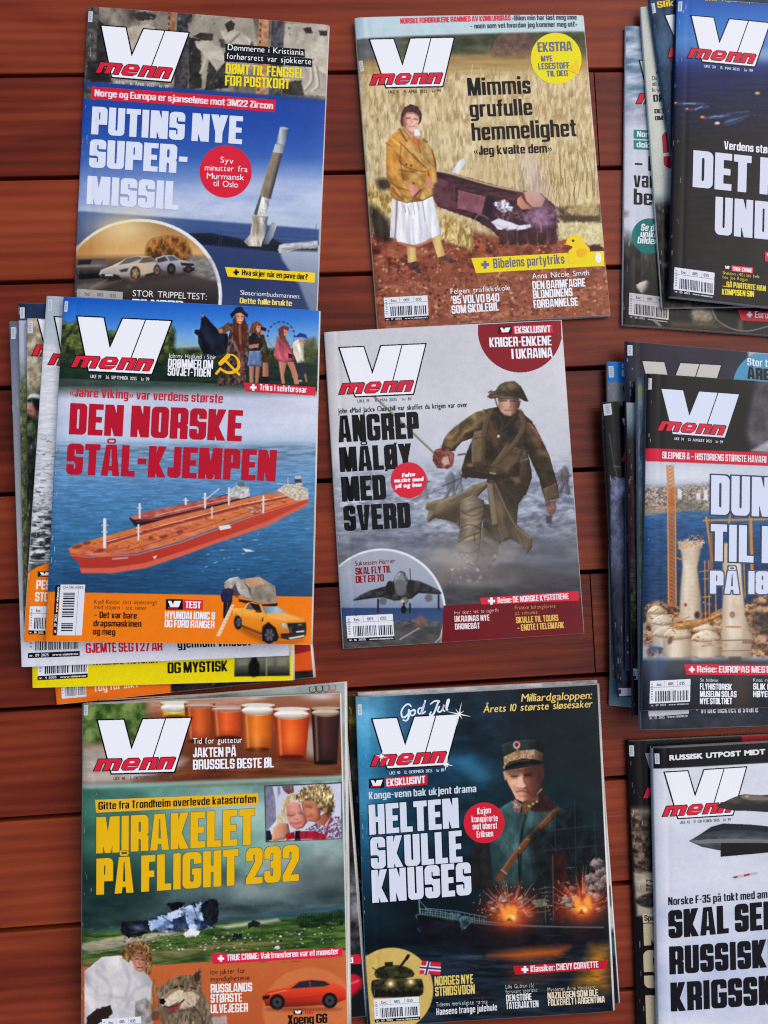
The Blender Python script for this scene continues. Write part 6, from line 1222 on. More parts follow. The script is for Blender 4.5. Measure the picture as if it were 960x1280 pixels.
def mag_soldier():
    m = Mag('single pale grey magazine with a helmeted soldier charging with a sword',
            [(406, 415), (702, 400), (730.5, 792), (430, 811)], .0056, .0052, wave=(.0009, .0006, -.0006), back=(70, 66, 90), spine=(205, 207, 212))
    m.zoom(400, 395, 2.9091)
    m.fill(mixf(vgrad((20, (211, 210, 214)), (300, (216, 216, 220)), (520, (198, 202, 212)), (620, (160, 170, 184))), tex((206, 206, 211), (225, 225, 230), 240, 200, 3), nz(200, 160, 4)))
    m.zoom(410, 590, 2.9091)
    surf = mixf(tex((96, 106, 126), (190, 198, 210), 46, 18, 5, 5, 2.8), tex((126, 136, 154), (226, 230, 236), 24, 9, 9, 5, 2.4), nz(110, 50, 6))
    m.poly([(0, 20), (300, 10), (600, 0), (960, -40), (960, 330), (0, 330)], surf, .92, 46)
    m.poly([(0, 250), (960, 210), (960, 520), (0, 520)], tex((74, 76, 86), (140, 142, 150), 90, 30, 12, 5, 1.8), .9, 60)
    m.poly([(380, 390), (960, 340), (960, 520), (400, 520)], tex((56, 54, 58), (92, 90, 94), 70, 20, 7), .95, 30)
    m.specks([(320, 60), (900, 20), (900, 230), (320, 240)], 240, 4, 18, [(232, 236, 240), (206, 212, 222), (90, 98, 116), (60, 66, 80)], 4, asp=(.15, .5), a=.55, rot=(-25, 20), soft=3)
    m.glow(470, 320, 90, 60, (196, 198, 204), .6); m.glow(560, 350, 70, 50, (176, 176, 182), .5); m.glow(820, 300, 120, 70, (120, 122, 130), .5); m.glow(400, 140, 60, 40, (214, 220, 228), .6)
    # distant soldiers in the surf
    def far(x, y, k, c=(92, 92, 98), flip=1):
        m.poly([(x - 8 * k, y - 46 * k), (x + 2 * k, y - 56 * k), (x + 12 * k, y - 46 * k), (x + 18 * k, y - 28 * k), (x + 14 * k, y), (x + 22 * k, y + 34 * k), (x + 8 * k, y + 36 * k), (x + 2 * k, y + 8 * k), (x - 10 * k, y + 34 * k), (x - 22 * k, y + 30 * k), (x - 10 * k, y), (x - 18 * k, y - 24 * k)], c, .85, 3, 3)
        m.line([(x - 26 * k * flip, y - 8 * k), (x + 24 * k * flip, y - 26 * k)], 4 * k, (70, 70, 76), .8)
    far(445, 60, 1.1, (110, 112, 120)); far(345, 60, 1.0, (140, 144, 152)); far(475, 40, .8, (120, 124, 132)); far(860, 40, 1.1, (96, 92, 96)); far(845, 30, .7, (120, 120, 126)); far(150, 40, .7, (168, 172, 180))
    m.line([(300, 105), (420, 60)], 4, (120, 118, 118), .8); m.poly([(330, 40), (372, 60), (360, 110), (330, 100)], (130, 132, 140), .6, 6)
    # sword from the fist up behind the lettering
    m.zoom(400, 395, 2.9091)
    m.line([(194, 290), (425, 508)], 9, (128, 124, 112), .95); m.line([(196, 288), (426, 505)], 3, (206, 202, 188), .8)
    m.glow(640, 620, 160, 50, (150, 152, 158), .25)
    fig_soldier(m)
    # inset: jump jet over a carrier deck
    m.zoom(410, 590, 2.9091)
    m.poly(circ(197, 510, 232, 232, 64), (232, 234, 238), 1, 1.2)
    m.poly(circ(195, 512, 226, 226, 64), vgrad((284, (176, 180, 188)), (400, (168, 176, 190)), (470, (150, 162, 182)), (492, (136, 150, 172)), (496, (52, 78, 120)), (545, (70, 92, 128)), (562, (92, 92, 94)), (640, (70, 68, 68))), 1, 1.2)
    m.poly([(60, 560), (240, 552), (410, 545), (410, 640), (60, 640)], tex((62, 60, 62), (104, 102, 100), 40, 14, 5), .9, 4)
    for a, b, c in ((330, 568, 262), (420, 590, 380)): m.line([(a, b), (c, b + 40)], 5, (196, 190, 176), .7)
    JT = tex((34, 32, 34), (84, 80, 80), 16, 12, 3, 3, 1.8)
    m.poly([(95, 462), (150, 432), (220, 412), (240, 390), (256, 366), (266, 360), (280, 368), (292, 392), (330, 396), (404, 430), (404, 446), (330, 440), (306, 460), (240, 468), (200, 456), (140, 462), (98, 468)], JT, 1, 1.6, 2)
    m.poly([(240, 392), (262, 362), (284, 380), (292, 410), (276, 436), (252, 434)], tex((90, 92, 98), (168, 170, 174), 14, 12, 4), 1, 2, 3); m.ell(264, 420, 22, 30, (112, 112, 116), .9, 2); m.ell(226, 424, 16, 28, (36, 34, 36), 1, 2); m.ell(300, 420, 14, 28, (44, 42, 44), 1, 2)
    m.line([(300, 392), (298, 352)], 3, (60, 58, 60), .9)
    for x, y in ((200, 470), (366, 458), (278, 468)): m.ell(x, y, 14, 14, (110, 110, 112), .95, 2)
    for x, y0, y1 in ((182, 464, 510), (402, 450, 496), (276, 470, 512), (298, 480, 510)): m.line([(x, y0), (x, y1)], 7, (34, 32, 34), .9)
    m.ell(275, 500, 10, 14, (24, 22, 24), 1, 1.5); m.glow(272, 470, 8, 6, (246, 232, 200), .9)
    m.poly([(250, 545), (330, 530), (400, 545), (395, 560), (240, 560)], tex((60, 60, 66), (140, 132, 128), 14, 8, 8), .9, 3); m.ell(338, 540, 14, 18, (150, 92, 80), .8, 3)
    # printing
    m.poly([(420, 486), (960, 456), (960, 680), (410, 680)], (120, 18, 30), 1, 1.1)
    m.zoom(400, 395, 2.9091)
    masthead(m, (72, 117), (382, 104), date='UKE 19   10. MAI 2025   kr 119', datecol=(120, 124, 134))
    k = m.ink('corner_roundel')
    k.poly([(574, 33)] + [(727 + 154 * math.cos(math.radians(a)), 52 + 154 * math.sin(math.radians(a))) for a in range(174, 2, -6)] + [(880, 118), (876, 16)], (138, 18, 34), 1.0)
    minilogo(k, 648, 40, 48, 28, slope=-.03); k.poly([(700, 37), (844, 32), (846, 62), (702, 68)], (222, 36, 60), 1.6); k.text('EKSKLUSIVT', (708, 65), (838, 60), 25, 'H', WHITE, 2.6)
    k.text('KRIGER-ENKENE', (616, 115), (842, 107), 35, 'H', WHITE); k.text('I UKRAINA', (696, 157), (846, 151), 36, 'H', WHITE)
    k = m.ink('kicker'); k.text('John «Mad Jack» Churchill var skuffet da krigen var over', (66, 355), (536, 332), 20, 'S', (54, 54, 60))
    k = m.ink('headline'); c = (20, 18, 20)
    k.text('ANGREP', (68, 460), (362, 445), 97, 'H', c); k.text('MÅLØY', (74, 568), (336, 553), 90, 'H', c)
    m.zoom(410, 590, 2.9091)
    k.text('MED', (52, 108), (213, 100), 90, 'H', c); k.text('SVERD', (60, 215), (302, 202), 92, 'H', c)
    k = m.ink('badge'); k.poly(circ(293, 30, 65), (222, 36, 60), 1.0 + 1.6)
    for t, x0, x1, y in (('Felte', 268, 316, 20), ('nazist med', 240, 346, 38), ('pil og bue', 244, 340, 58)): k.text(t, (x0, y + 1), (x1, y - 5), 16, 'SLAB', WHITE, 3.4, shear=.15)
    k = m.ink('banner'); k.poly([(552, 458), (912, 433), (914, 468), (558, 482)], (222, 36, 60), 1.0); plus(k, 594, 469, 13, WHITE); k.text('Reise: DE NORSKE KYSTSTIENE', (616, 478), (876, 462), 22, 'H', (252, 226, 230))
    k = m.ink('teaser_text')
    k.text('Suksessen Harrier', (99, 341), (246, 331), 18, 'R', (120, 40, 44)); k.text('SKAL FLY TIL', (101, 374), (230, 365), 26, 'H', (138, 18, 34)); k.text('DET ER 70', (102, 404), (204, 397), 26, 'H', (138, 18, 34))
    k.text('Har skutt ned to jagerfly', (460, 518), (622, 508), 14, 'R', (226, 176, 176)); k.text('UKRAINAS NYE', (460, 545), (588, 540), 22, 'H', (240, 220, 220)); k.text('DRONEBÅT', (462, 573), (552, 569), 22, 'H', (240, 220, 220))
    k.text('Franske ballongførere', (680, 500), (828, 494), 14, 'R', (202, 140, 90)); k.text('på vidvanke', (682, 520), (762, 516), 14, 'R', (202, 140, 90)); k.text('SKULLE TIL TOURS', (684, 550), (838, 541), 23, 'H', (236, 190, 92)); k.text('– ENDTE I TELEMARK', (688, 578), (860, 567), 23, 'H', (236, 190, 92))
    barcode(m, (65, 524), (235, 516), (72, 618), 8, strip='nr. 16 2025  www.vimenn.no')
    return m.finish()

# ================================================================== the top magazines of the piles
def mag_tanker(z, t):
    m = Mag('magazine with a red oil tanker at sea, topmost of the left middle pile',
            [(80, 371), (399, 388), (389, 806), (56, 802)], z, t, wave=(.0007, .0005, .0003), creep=.0012, back=(226, 228, 232))
    m.zoom(60, 370, 2.7429)
    m.fill(vgrad((250, (200, 206, 226)), (400, (206, 211, 228)), (470, (190, 205, 226)), (505, (168, 190, 216)), (530, (150, 180, 210)), (700, (110, 156, 196))))
    m.poly([(0, 300), (960, 300), (960, 500), (0, 500)], nz(260, 70, 3) and mixf((198, 204, 222), (224, 228, 240), nz(240, 60, 3)), .6, 30)
    m.zoom(50, 590, 2.7429)
    sea = vgrad((-100, (156, 186, 212)), (-20, (124, 164, 200)), (60, (94, 144, 186)), (200, (70, 124, 166)), (330, (52, 102, 142)), (430, (38, 80, 116)))
    m.poly([(0, -95), (960, -95), (960, 460), (0, 460)], mixf(sea, lambda x, y: sea(x, y) * .72, nz(46, 5, 3, 5, 2.6)), 1, 10)
    m.poly([(0, -30), (960, -30), (960, 460), (0, 460)], mixf(sea, lambda x, y: sea(x, y) * 1.28, nz(30, 4, 8, 5, 3.0, -.18)), .6, 30)
    m.specks([(40, 60), (930, 60), (920, 420), (40, 420)], 160, 3, 12, [(120, 160, 196), (36, 70, 110), (150, 184, 212)], 6, asp=(.12, .25), a=.5, rot=(-12, 6), soft=1.6)
    m.specks([(500, 240), (760, 200), (760, 330), (440, 360)], 40, 3, 10, [(236, 240, 244)], 9, asp=(.15, .35), a=.6, rot=(-12, 6)); m.poly([(694, 262), (720, 266), (735, 272), (706, 274)], (240, 244, 246), .9, 1.5)
    m.poly([(140, 345), (330, 352), (560, 276), (520, 320), (330, 400), (120, 400), (90, 340)], (34, 56, 88), .45, 30)
    # farther tanker
    m.poly([(305, 158), (330, 146), (420, 128), (560, 100), (660, 70), (720, 80), (720, 96), (600, 120), (500, 150), (400, 178), (326, 186)], (44, 40, 52), 1, 1.5)
    m.poly([(308, 154), (340, 142), (420, 124), (560, 96), (655, 76), (700, 86), (600, 112), (480, 140), (380, 162), (322, 164)], tex((168, 74, 66), (214, 132, 112), 18, 8, 4), 1, 1.4); m.line([(330, 170), (420, 160), (560, 126)], 3, (178, 60, 60), .8)
    m.poly([(648, 60), (680, 44), (716, 52), (720, 84), (690, 92), (650, 84)], tex((160, 160, 160), (236, 234, 228), 8, 8, 3), 1, 1.2); m.poly([(676, 36), (700, 34), (702, 50), (680, 50)], (110, 120, 110), 1, 1)
    for x, y, h in ((342, 156, 46), (566, 122, 48), (648, 116, 60), (500, 110, 18)): m.line([(x, y), (x, y - h)], 7, (232, 232, 230), .95); m.line([(x - 8, y - h * .7), (x + 8, y - h * .7)], 4, (220, 218, 216), .8)
    m.line([(566, 96), (614, 58)], 4, (224, 220, 214), .9); m.line([(400, 148), (560, 112), (650, 92)], 3, (232, 200, 184), .7)
    # near tanker
    m.poly([(97, 268), (108, 290), (134, 312), (140, 345), (170, 348), (250, 346), (360, 328), (480, 290), (600, 244), (760, 188), (918, 112), (922, 86), (850, 96), (700, 160), (480, 244), (330, 284), (160, 292)], vgrad((90, (196, 82, 60)), (250, (196, 66, 50)), (320, (184, 62, 50)), (348, (160, 56, 50))), 1, 1.5)
    m.poly([(136, 328), (150, 330), (250, 328), (360, 312), (480, 274), (620, 226), (780, 168), (918, 104), (918, 113), (780, 186), (600, 246), (480, 291), (360, 330), (250, 347), (142, 347)], (222, 112, 88), .9, 2)
    m.poly([(97, 264), (118, 250), (180, 232), (300, 198), (440, 158), (580, 124), (700, 92), (790, 72), (850, 70), (918, 82), (920, 92), (820, 118), (700, 156), (590, 196), (480, 238), (330, 278), (220, 288), (140, 286), (104, 278)], mixf(tex((196, 92, 66), (236, 148, 108), 34, 12, 5, 5, 2.2), (216, 128, 70), nz(90, 30, 3)), 1, 1.4)
    m.line([(104, 284), (160, 292), (330, 284), (480, 244), (700, 162), (918, 92)], 3, (232, 140, 110), .8)
    m.line([(230, 244), (440, 184), (700, 116), (850, 84)], 9, (150, 52, 48), .75); m.line([(232, 238), (440, 178), (700, 110), (850, 80)], 4, (238, 190, 164), .9); m.line([(240, 250), (480, 184), (760, 112)], 2.5, (232, 160, 130), .7)
    m.line([(180, 248), (420, 186), (700, 112)], 3, (160, 66, 56), .7); m.line([(300, 270), (560, 190), (800, 108)], 3, (156, 62, 50), .6)
    for x in range(200, 820, 46): m.line([(x, 262 - (x - 200) * .27), (x + 34, 276 - (x - 200) * .29)], 2.5, (158, 64, 50), .6)
    m.specks([(110, 262), (300, 205), (600, 125), (820, 80), (880, 88), (600, 190), (320, 274), (160, 282)], 240, 2, 9, [(128, 38, 36), (236, 176, 140), (150, 52, 44), (90, 34, 34), (232, 150, 110)], 4, asp=(.2, .6), a=.75, rot=(-25, 10))
    for x, y, w_ in ((128, 256, 26), (160, 244, 20), (205, 270, 22), (425, 222, 20), (480, 206, 18), (380, 226, 12)): m.ell(x, y, w_ * .7, 6, (110, 38, 38), .7, 3, -12)
    m.poly([(700, 120), (752, 112), (770, 140), (720, 150)], tex((150, 60, 50), (230, 180, 150), 8, 6, 7), .9, 2); m.poly([(612, 186), (650, 180), (656, 192), (618, 200)], (232, 230, 226), 1, 1)
    for x, y, h, w_ in ((222, 256, 92, 11), (338, 232, 50, 6), (766, 138, 54, 6), (590, 158, 38, 4), (648, 112, 30, 4)):
        m.line([(x, y), (x, y - h)], w_, (236, 236, 236), 1); m.line([(x - w_ * .9, y - h * .55), (x + w_ * .9, y - h * .55)], 4, (214, 210, 206), .9); m.line([(x - w_, y - h * .8), (x + w_, y - h * .8)], 3, (230, 228, 226), .9); m.line([(x + w_ * .4, y), (x + w_ * .4, y - h)], 2, (160, 156, 156), .6)
    m.poly([(812, 62), (840, 44), (884, 44), (918, 58), (922, 92), (880, 98), (840, 80)], tex((176, 160, 140), (240, 230, 210), 8, 6, 3), 1, 1.2); m.poly([(874, 14), (894, 12), (900, 46), (876, 46)], (206, 198, 180), 1, 1.2); m.poly([(872, 24), (896, 24), (898, 36), (874, 38)], (60, 60, 70), .9)
    m.line([(815, 40), (870, 44)], 3, (232, 226, 216), .8); m.line([(850, 20), (850, 46)], 3, (226, 222, 214), .8)
    m.poly([(387, 290), (402, 286), (394, 300)], (236, 232, 230), .9); m.line([(250, 298), (300, 294)], 6, (224, 190, 186), .7)
    # orange foot
    m.poly([(-30, 410), (960, 428), (960, 660), (-30, 660)], (244, 134, 24), 1, 1)
    fig_truck(m)
    # the top picture: young people on a dark lawn, wheel behind
    m.zoom(60, 370, 2.7429)
    m.poly([(20, -20), (960, -20), (960, 330), (700, 304), (20, 282)], vgrad((0, (26, 92, 190)), (80, (60, 132, 214)), (140, (124, 178, 224)), (176, (160, 186, 196)), (196, (60, 82, 52)), (230, (36, 60, 44)), (270, (28, 42, 36)), (310, (24, 34, 30))), 1, 1.2)
    m.poly([(30, 90), (70, 96), (110, 90), (180, 130), (220, 120), (260, 130), (380, 110), (410, 96), (436, 120), (440, 190), (500, 180), (960, 190), (960, 230), (20, 240)], tex((28, 42, 24), (120, 124, 52), 16, 14, 6, 5, 2.6), .95, 6, 3)
    m.poly([(880, 150), (915, 140), (930, 200), (880, 200)], tex((60, 70, 40), (130, 120, 80), 10, 10, 3), .8, 6)
    m.poly([(20, 200), (960, 200), (960, 330), (20, 330)], tex((22, 34, 30), (44, 74, 50), 60, 10, 8), .8, 16)
    fig_group(m); m.zoom(60, 370, 2.7429)
    # printing
    masthead(m, (103, 72), (423, 88), date='UKE 39   26. SEPTEMBER 2025   kr 99', datecol=(206, 210, 214))
    k = m.ink('teaser_text')
    k.text('Johnny Haglund i Sibir', (414, 213), (576, 219), 16, 'R', (222, 226, 230)); k.text('DRØMMER OM', (412, 246), (566, 251), 30, 'H', WHITE); k.text('SOVJET-TIDEN', (411, 274), (558, 278), 28, 'H', WHITE)
    k = m.ink('emblem'); y = (246, 190, 30)
    k.stroke([(618, 200), (640, 206), (654, 226), (652, 248), (634, 262), (612, 262), (592, 250)], [3, 6, 9, 11, 11, 9, 6], y, 2.0, sm=4); k.stroke([(592, 250), (578, 266)], 9, y, 2.1)
    k.stroke([(606, 220), (656, 270)], 8, y, 2.2); k.stroke([(592, 232), (618, 206)], 15, y, 2.3)
    k = m.ink('banner'); k.poly([(670, 297), (918, 312), (916, 341), (680, 328)], (222, 36, 62), 1.0); plus(k, 704, 314, 11, WHITE); k.text('Triks i selvforsvar', (726, 323), (886, 332), 21, 'B', WHITE)
    k = m.ink('kicker'); k.text('«Jahre Viking» var verdens største', (75, 345), (600, 368), 32, 'B', (196, 40, 58))
    k = m.ink('headline'); c = (188, 24, 46)
    k.text('DEN NORSKE', (72, 474), (664, 499), 107, 'H', c); k.text('STÅL-KJEMPEN', (62, 612), (780, 635), 107, 'H', c)
    m.zoom(50, 590, 2.7429)
    k = m.ink('teaser_text')
    k.text('Kjell Reidar satt innestengt', (186, 452), (402, 454), 15, 'R', (120, 70, 20)); k.text('med isbjørn i tre timer', (185, 470), (366, 473), 15, 'R', (120, 70, 20))
    k.text('– Det var bare', (185, 500), (332, 503), 22, 'B', (52, 22, 16)); k.text('drapsmaskinen', (183, 529), (348, 531), 22, 'B', (52, 22, 16)); k.text('og meg', (181, 557), (258, 559), 22, 'B', (52, 22, 16))
    minilogo(k, 432, 436, 58, 36); k.poly([(492, 437), (560, 439), (558, 474), (491, 472)], (222, 40, 60), 1.6); k.text('TEST', (498, 466), (552, 468), 24, 'H', WHITE, 2.6)
    k.text('HYUNDAI IONIC 9', (428, 503), (600, 506), 26, 'H', WHITE); k.text('OG FORD RANGER', (427, 532), (598, 536), 26, 'H', WHITE)
    # bar code turned on its side
    k = m.ink('barcode'); k.poly([(70, 386), (155, 386), (143, 560), (58, 560)], (226, 228, 234), 1.0); k.poly([(52, 388), (68, 388), (56, 560), (43, 560)], (24, 22, 24), 1.0)
    k.text('nr. 39 2025 www.vimenn.no', (54, 552), (66, 394), 9, 'S', (235, 235, 235), 1.8, upv=(-.998, -.06)); r = random.Random(4); y = 414
    while y < 546:
        h = r.uniform(2, 6); sx = -(y - 386) * .07
        if not 500 < y < 512: k.poly([(82 + sx, y), (122 + sx, y), (122 + sx, y + h), (82 + sx, y + h)], (40, 40, 46), 1.7, cell=.3)
        y += h + r.uniform(2, 5)
    k.poly([(132, 388), (133.5, 388), (122, 560), (120.5, 560)], (150, 152, 158), 1.6, cell=.35); k.text('DAGBLADER', (80, 400), (150, 400), 9, 'S', (140, 142, 150), 1.7)
    m.zoom(60, 370, 2.7429); spine_tag(m, (58, 18), (70, 19), (55, 54))
    return m.finish()

def mag_flight(z, t):
    m = Mag('green magazine with beer glasses and big yellow lettering, topmost of the left front pile',
            [(104, 880.5), (425, 867), (435, 1296), (101, 1304)], z, t, wave=(.0007, .0006, .0004), creep=.0012, back=(180, 160, 150), spine=(120, 150, 140))
    m.zoom(95, 855, 2.7429)
    m.fill(vgrad((330, (120, 178, 162)), (420, (96, 160, 140)), (560, (60, 116, 96)), (760, (44, 84, 74)), (860, (60, 100, 92))))
    cloud = mixf(tex((46, 84, 74), (120, 170, 154), 150, 90, 4, 4, 1.8), tex((58, 76, 76), (178, 196, 194), 70, 60, 8, 5, 2.2), lambda x, y: np.clip((x - 250) / 500 + (y - 500) / 600, 0, 1))
    m.poly([(0, 335), (960, 310), (960, 860), (0, 860)], cloud, .9, 30)
    m.glow(600, 450, 260, 100, (206, 234, 224), .75); m.glow(470, 560, 330, 60, (120, 176, 158), .5); m.glow(860, 600, 120, 100, (200, 210, 208), .5); m.glow(80, 680, 200, 140, (18, 44, 38), .9); m.glow(60, 440, 130, 120, (60, 120, 96), .6); m.glow(860, 690, 120, 60, (58, 66, 70), .7); m.glow(600, 740, 200, 60, (150, 170, 168), .5); m.glow(300, 640, 200, 80, (40, 84, 70), .5)
    for x, y, q in ((830, 580, 46), (880, 620, 40), (780, 650, 52), (730, 690, 44), (850, 680, 50)): m.glow(x, y, q, q * .8, (206, 216, 214), .35); m.glow(x + 14, y + 26, q * .7, q * .5, (70, 84, 86), .4)
    m.glow(540, 560, 320, 90, (150, 200, 184), .35)
    m.zoom(95, 1060, 2.7429)
    m.poly([(0, 130), (300, 150), (520, 170), (960, 140), (960, 215), (700, 225), (0, 300)], tex((30, 46, 48), (84, 104, 106), 110, 40, 6, 5, 2.2), .85, 26); m.poly([(0, 90), (200, 120), (260, 200), (160, 280), (0, 300)], (24, 48, 42), .6, 40); m.glow(640, 150, 110, 34, (164, 178, 176), .6); m.glow(420, 150, 90, 26, (96, 116, 116), .6); m.glow(820, 90, 150, 50, (70, 82, 84), .5); m.glow(690, 60, 60, 40, (190, 200, 196), .5)
    # field with wreckage
    m.zoom(95, 1060, 2.7429)
    m.poly([(0, 300), (160, 268), (400, 250), (640, 226), (800, 206), (960, 196), (960, 250), (0, 330)], tex((44, 74, 84), (70, 104, 110), 90, 10, 3), 1, 4)
    m.poly([(0, 296), (300, 268), (560, 250), (960, 226), (960, 420), (0, 460)], tex((38, 64, 30), (96, 128, 54), 50, 9, 6, 5, 2.4), 1, 4)
    m.poly([(20, 330), (160, 300), (300, 290), (380, 286), (220, 330), (120, 350), (20, 360)], tex((150, 140, 116), (206, 198, 176), 40, 10, 4), .9, 5, 3); m.poly([(480, 268), (690, 242), (700, 250), (520, 276)], (206, 206, 188), .9, 4); m.poly([(20, 386), (300, 345), (560, 320), (740, 330), (480, 356), (260, 400), (20, 420)], tex((100, 92, 50), (176, 160, 110), 60, 9, 8), .7, 8, 3)
    m.poly([(765, 236), (800, 226), (860, 224), (912, 216), (915, 266), (840, 272), (770, 274)], tex((18, 40, 20), (52, 84, 40), 14, 10, 7, 4, 2.6), 1, 4, 3)
    for i in range(16): m.line([(770 + i * 9, 270 - i * .6), (770 + i * 9, 236 - i)], 5, (24, 48, 24), .7)
    # orange foot, hunter in furs with a wolf, red car
    m.poly([(0, 410), (240, 404), (470, 388), (960, 350), (960, 720), (0, 720)], vgrad((360, (206, 112, 62)), (600, (194, 98, 52))), 1, 2)
    m.poly(circ(800, 560, 160, 150, 40), (216, 130, 78), .8, 3)
    fig_wreck(m); m.zoom(95, 1060, 2.7429)
    m.poly([(638, 506), (660, 490), (720, 478), (760, 456), (800, 448), (860, 450), (900, 468), (925, 488), (926, 520), (880, 536), (700, 546), (650, 540)], vgrad((450, (240, 110, 70)), (490, (226, 72, 40)), (510, (206, 60, 34)), (545, (120, 34, 24))), 1, 1.2); m.poly([(736, 482), (766, 458), (806, 452), (852, 456), (872, 468), (850, 474)], (46, 48, 56), 1, 1.5); m.line([(800, 452), (804, 478)], 3, (200, 66, 40), 1); m.poly([(640, 508), (664, 504), (662, 516), (640, 520)], (30, 26, 28), 1); m.line([(664, 500), (720, 488)], 3, (255, 170, 130), .7); m.line([(700, 520), (860, 506)], 2.5, (160, 44, 26), .7)
    for x, rx in ((690, 26), (870, 26)): m.ell(x, 528 - (x - 690) * .03, rx, 27, (26, 24, 27), 1, 1.5); m.ell(x, 528 - (x - 690) * .03, rx * .62, 17, (70, 68, 72), 1, 2); m.ell(x, 528 - (x - 690) * .03, 5, 5, (20, 20, 22), 1, 1.5)
    m.ell(780, 552, 130, 7, (120, 52, 28), .6, 5)
    # beer glasses
    m.zoom(95, 855, 2.7429)
    m.poly([(-20, 40), (960, -10), (960, 315), (-20, 352)], vgrad((40, (160, 110, 84)), (120, (150, 84, 56)), (220, (120, 66, 40)), (330, (96, 52, 34))), 1, 1.5)
    m.poly([(-20, 40), (250, 50), (245, 140), (200, 190), (-20, 215)], tex((54, 84, 34), (140, 160, 90), 34, 30, 5, 4, 2.4), 1, 14); m.poly([(20, 215), (180, 200), (260, 220), (380, 260), (360, 310), (200, 340), (-20, 352)], tex((170, 160, 146), (214, 206, 194), 60, 20, 3), .95, 14); m.poly([(200, 330), (420, 260), (960, 250), (960, 318), (420, 346)], tex((92, 46, 26), (146, 84, 50), 90, 8, 4), .9, 10)
    m.poly([(250, 50), (560, 44), (600, 60), (560, 70), (250, 90)], tex((190, 130, 100), (224, 190, 170), 60, 14, 2), .8, 10); m.glow(610, 46, 40, 10, (240, 236, 230), .7); m.glow(840, 42, 60, 14, (240, 236, 232), .7)
    m.poly([(690, 150), (840, 140), (840, 250), (800, 250)], (206, 196, 186), .7, 12)
    def glass(x0, x1, yt, yb, c1, c2, head=(246, 240, 226), hh=22):
        w_ = x1 - x0; i = w_ * .11
        m.poly([(x0, yt), (x1, yt), (x1 - i * .5, (yt + yb) / 2), (x1 - i, yb), (x0 + i, yb), (x0 + i * .5, (yt + yb) / 2)], mixf(hgrad((x0, c2), (x0 + w_ * .2, c1), (x0 + w_ * .45, tuple(min(255, v * 1.25 + 14) for v in c1)), (x0 + w_ * .8, c1), (x1, c2)), c2, lambda x, y: np.clip((y - yb + (yb - yt) * .35) / ((yb - yt) * .5), 0, .8)), 1, 1.5)
        m.ell((x0 + x1) / 2, yt + hh * .8, w_ * .48, hh * .75, head, 1, 2.4, rnd=20); m.ell((x0 + x1) / 2, yt, w_ * .5, hh * .35, tuple(v * .93 for v in head), 1, 1.5)
        m.line([(x0 + w_ * .16, yt + hh * 1.6), (x0 + w_ * .22, yb - 12)], w_ * .06, (255, 220, 170), .45, 3); m.ell((x0 + x1) / 2, yb - 6, w_ * .36, 8, tuple(v * .5 for v in c2), .8, 3)
    glass(290, 388, 62, 118, (226, 166, 40), (176, 110, 30)); glass(372, 478, 64, 200, (176, 76, 30), (116, 44, 22), hh=12, head=(206, 170, 150)); glass(462, 580, 76, 190, (190, 78, 30), (120, 44, 22), hh=12, head=(214, 180, 160))
    glass(566, 682, 72, 230, (202, 104, 30), (138, 58, 22)); glass(676, 802, 86, 256, (206, 76, 26), (140, 42, 20)); glass(806, 906, 84, 276, (58, 30, 26), (34, 18, 18), hh=18, head=(206, 186, 160))
    m.glow(740, 180, 22, 40, (250, 140, 60), .6); m.glow(620, 200, 14, 30, (244, 170, 80), .6); m.glow(430, 150, 12, 30, (226, 120, 60), .5)
    m.poly([(-20, 345), (960, 312), (960, 326), (-20, 360)], (150, 190, 178), .8, 3)
    # two people hugging
    fig_pair(m); m.zoom(95, 855, 2.7429)
    # printing
    masthead(m, (77, 124), (395, 115), date='UKE 40   3. OKTOBER 2025   kr 99', datecol=(96, 88, 84))
    k = m.ink('teaser_text'); k.text('Tid for guttetur', (402, 204), (570, 200), 20, 'R', WHITE); k.text('JAKTEN PÅ', (402, 250), (550, 247), 33, 'H', WHITE); k.text('BRUSSELS BESTE ØL', (402, 292), (678, 285), 34, 'H', WHITE)
    k = m.ink('kicker_banner'); k.poly([(66, 396), (624, 374), (626, 412), (70, 440)], (240, 184, 36), 1.0); k.text('Gitte fra Trondheim overlevde katastrofen', (78, 430), (618, 406), 27, 'B', (22, 20, 20))
    k = m.ink('headline'); c = (238, 186, 16)
    k.text('MIRAKELET', (70, 580), (612, 550), 124, 'H', c, outline=(1.2, (96, 104, 60)))
    m.zoom(95, 1060, 2.7429); k.text('PÅ FLIGHT 232', (70, 160), (764, 112), 124, 'H', c, outline=(1.2, (90, 96, 56)))
    k = m.ink('banner'); k.poly([(462, 364), (914, 342), (914, 372), (470, 398)], (222, 36, 66), 1.0); plus(k, 497, 378, 11, WHITE); k.text('TRUE CRIME: Vaktmesteren var et monster', (518, 386), (900, 364), 21, 'H', (252, 234, 238))
    k = m.ink('teaser_text'); b = (90, 40, 24)
    k.text('Ion jakter for', (462, 434), (580, 428), 18, 'R', b); k.text('myndighetene', (462, 458), (596, 452), 18, 'R', b); k.text('RUSSLANDS', (462, 496), (604, 490), 30, 'H', (250, 240, 234)); k.text('STØRSTE', (462, 530), (570, 526), 30, 'H', (250, 240, 234)); k.text('ULVEJEGER', (462, 566), (590, 560), 30, 'H', (250, 240, 234))
    minilogo(k, 746, 553, 30, 17); k.text('TEST', (784, 570), (816, 569), 14, 'H', (222, 36, 60)); k.text('Xpeng G6', (726, 604), (862, 598), 32, 'H', (24, 18, 18))
    barcode(m, (88, 588), (222, 578), (92, 680), 12)
    m.zoom(95, 855, 2.7429); spine_tag(m, (28, 72), (43, 71), (26, 108))
    return m.finish()

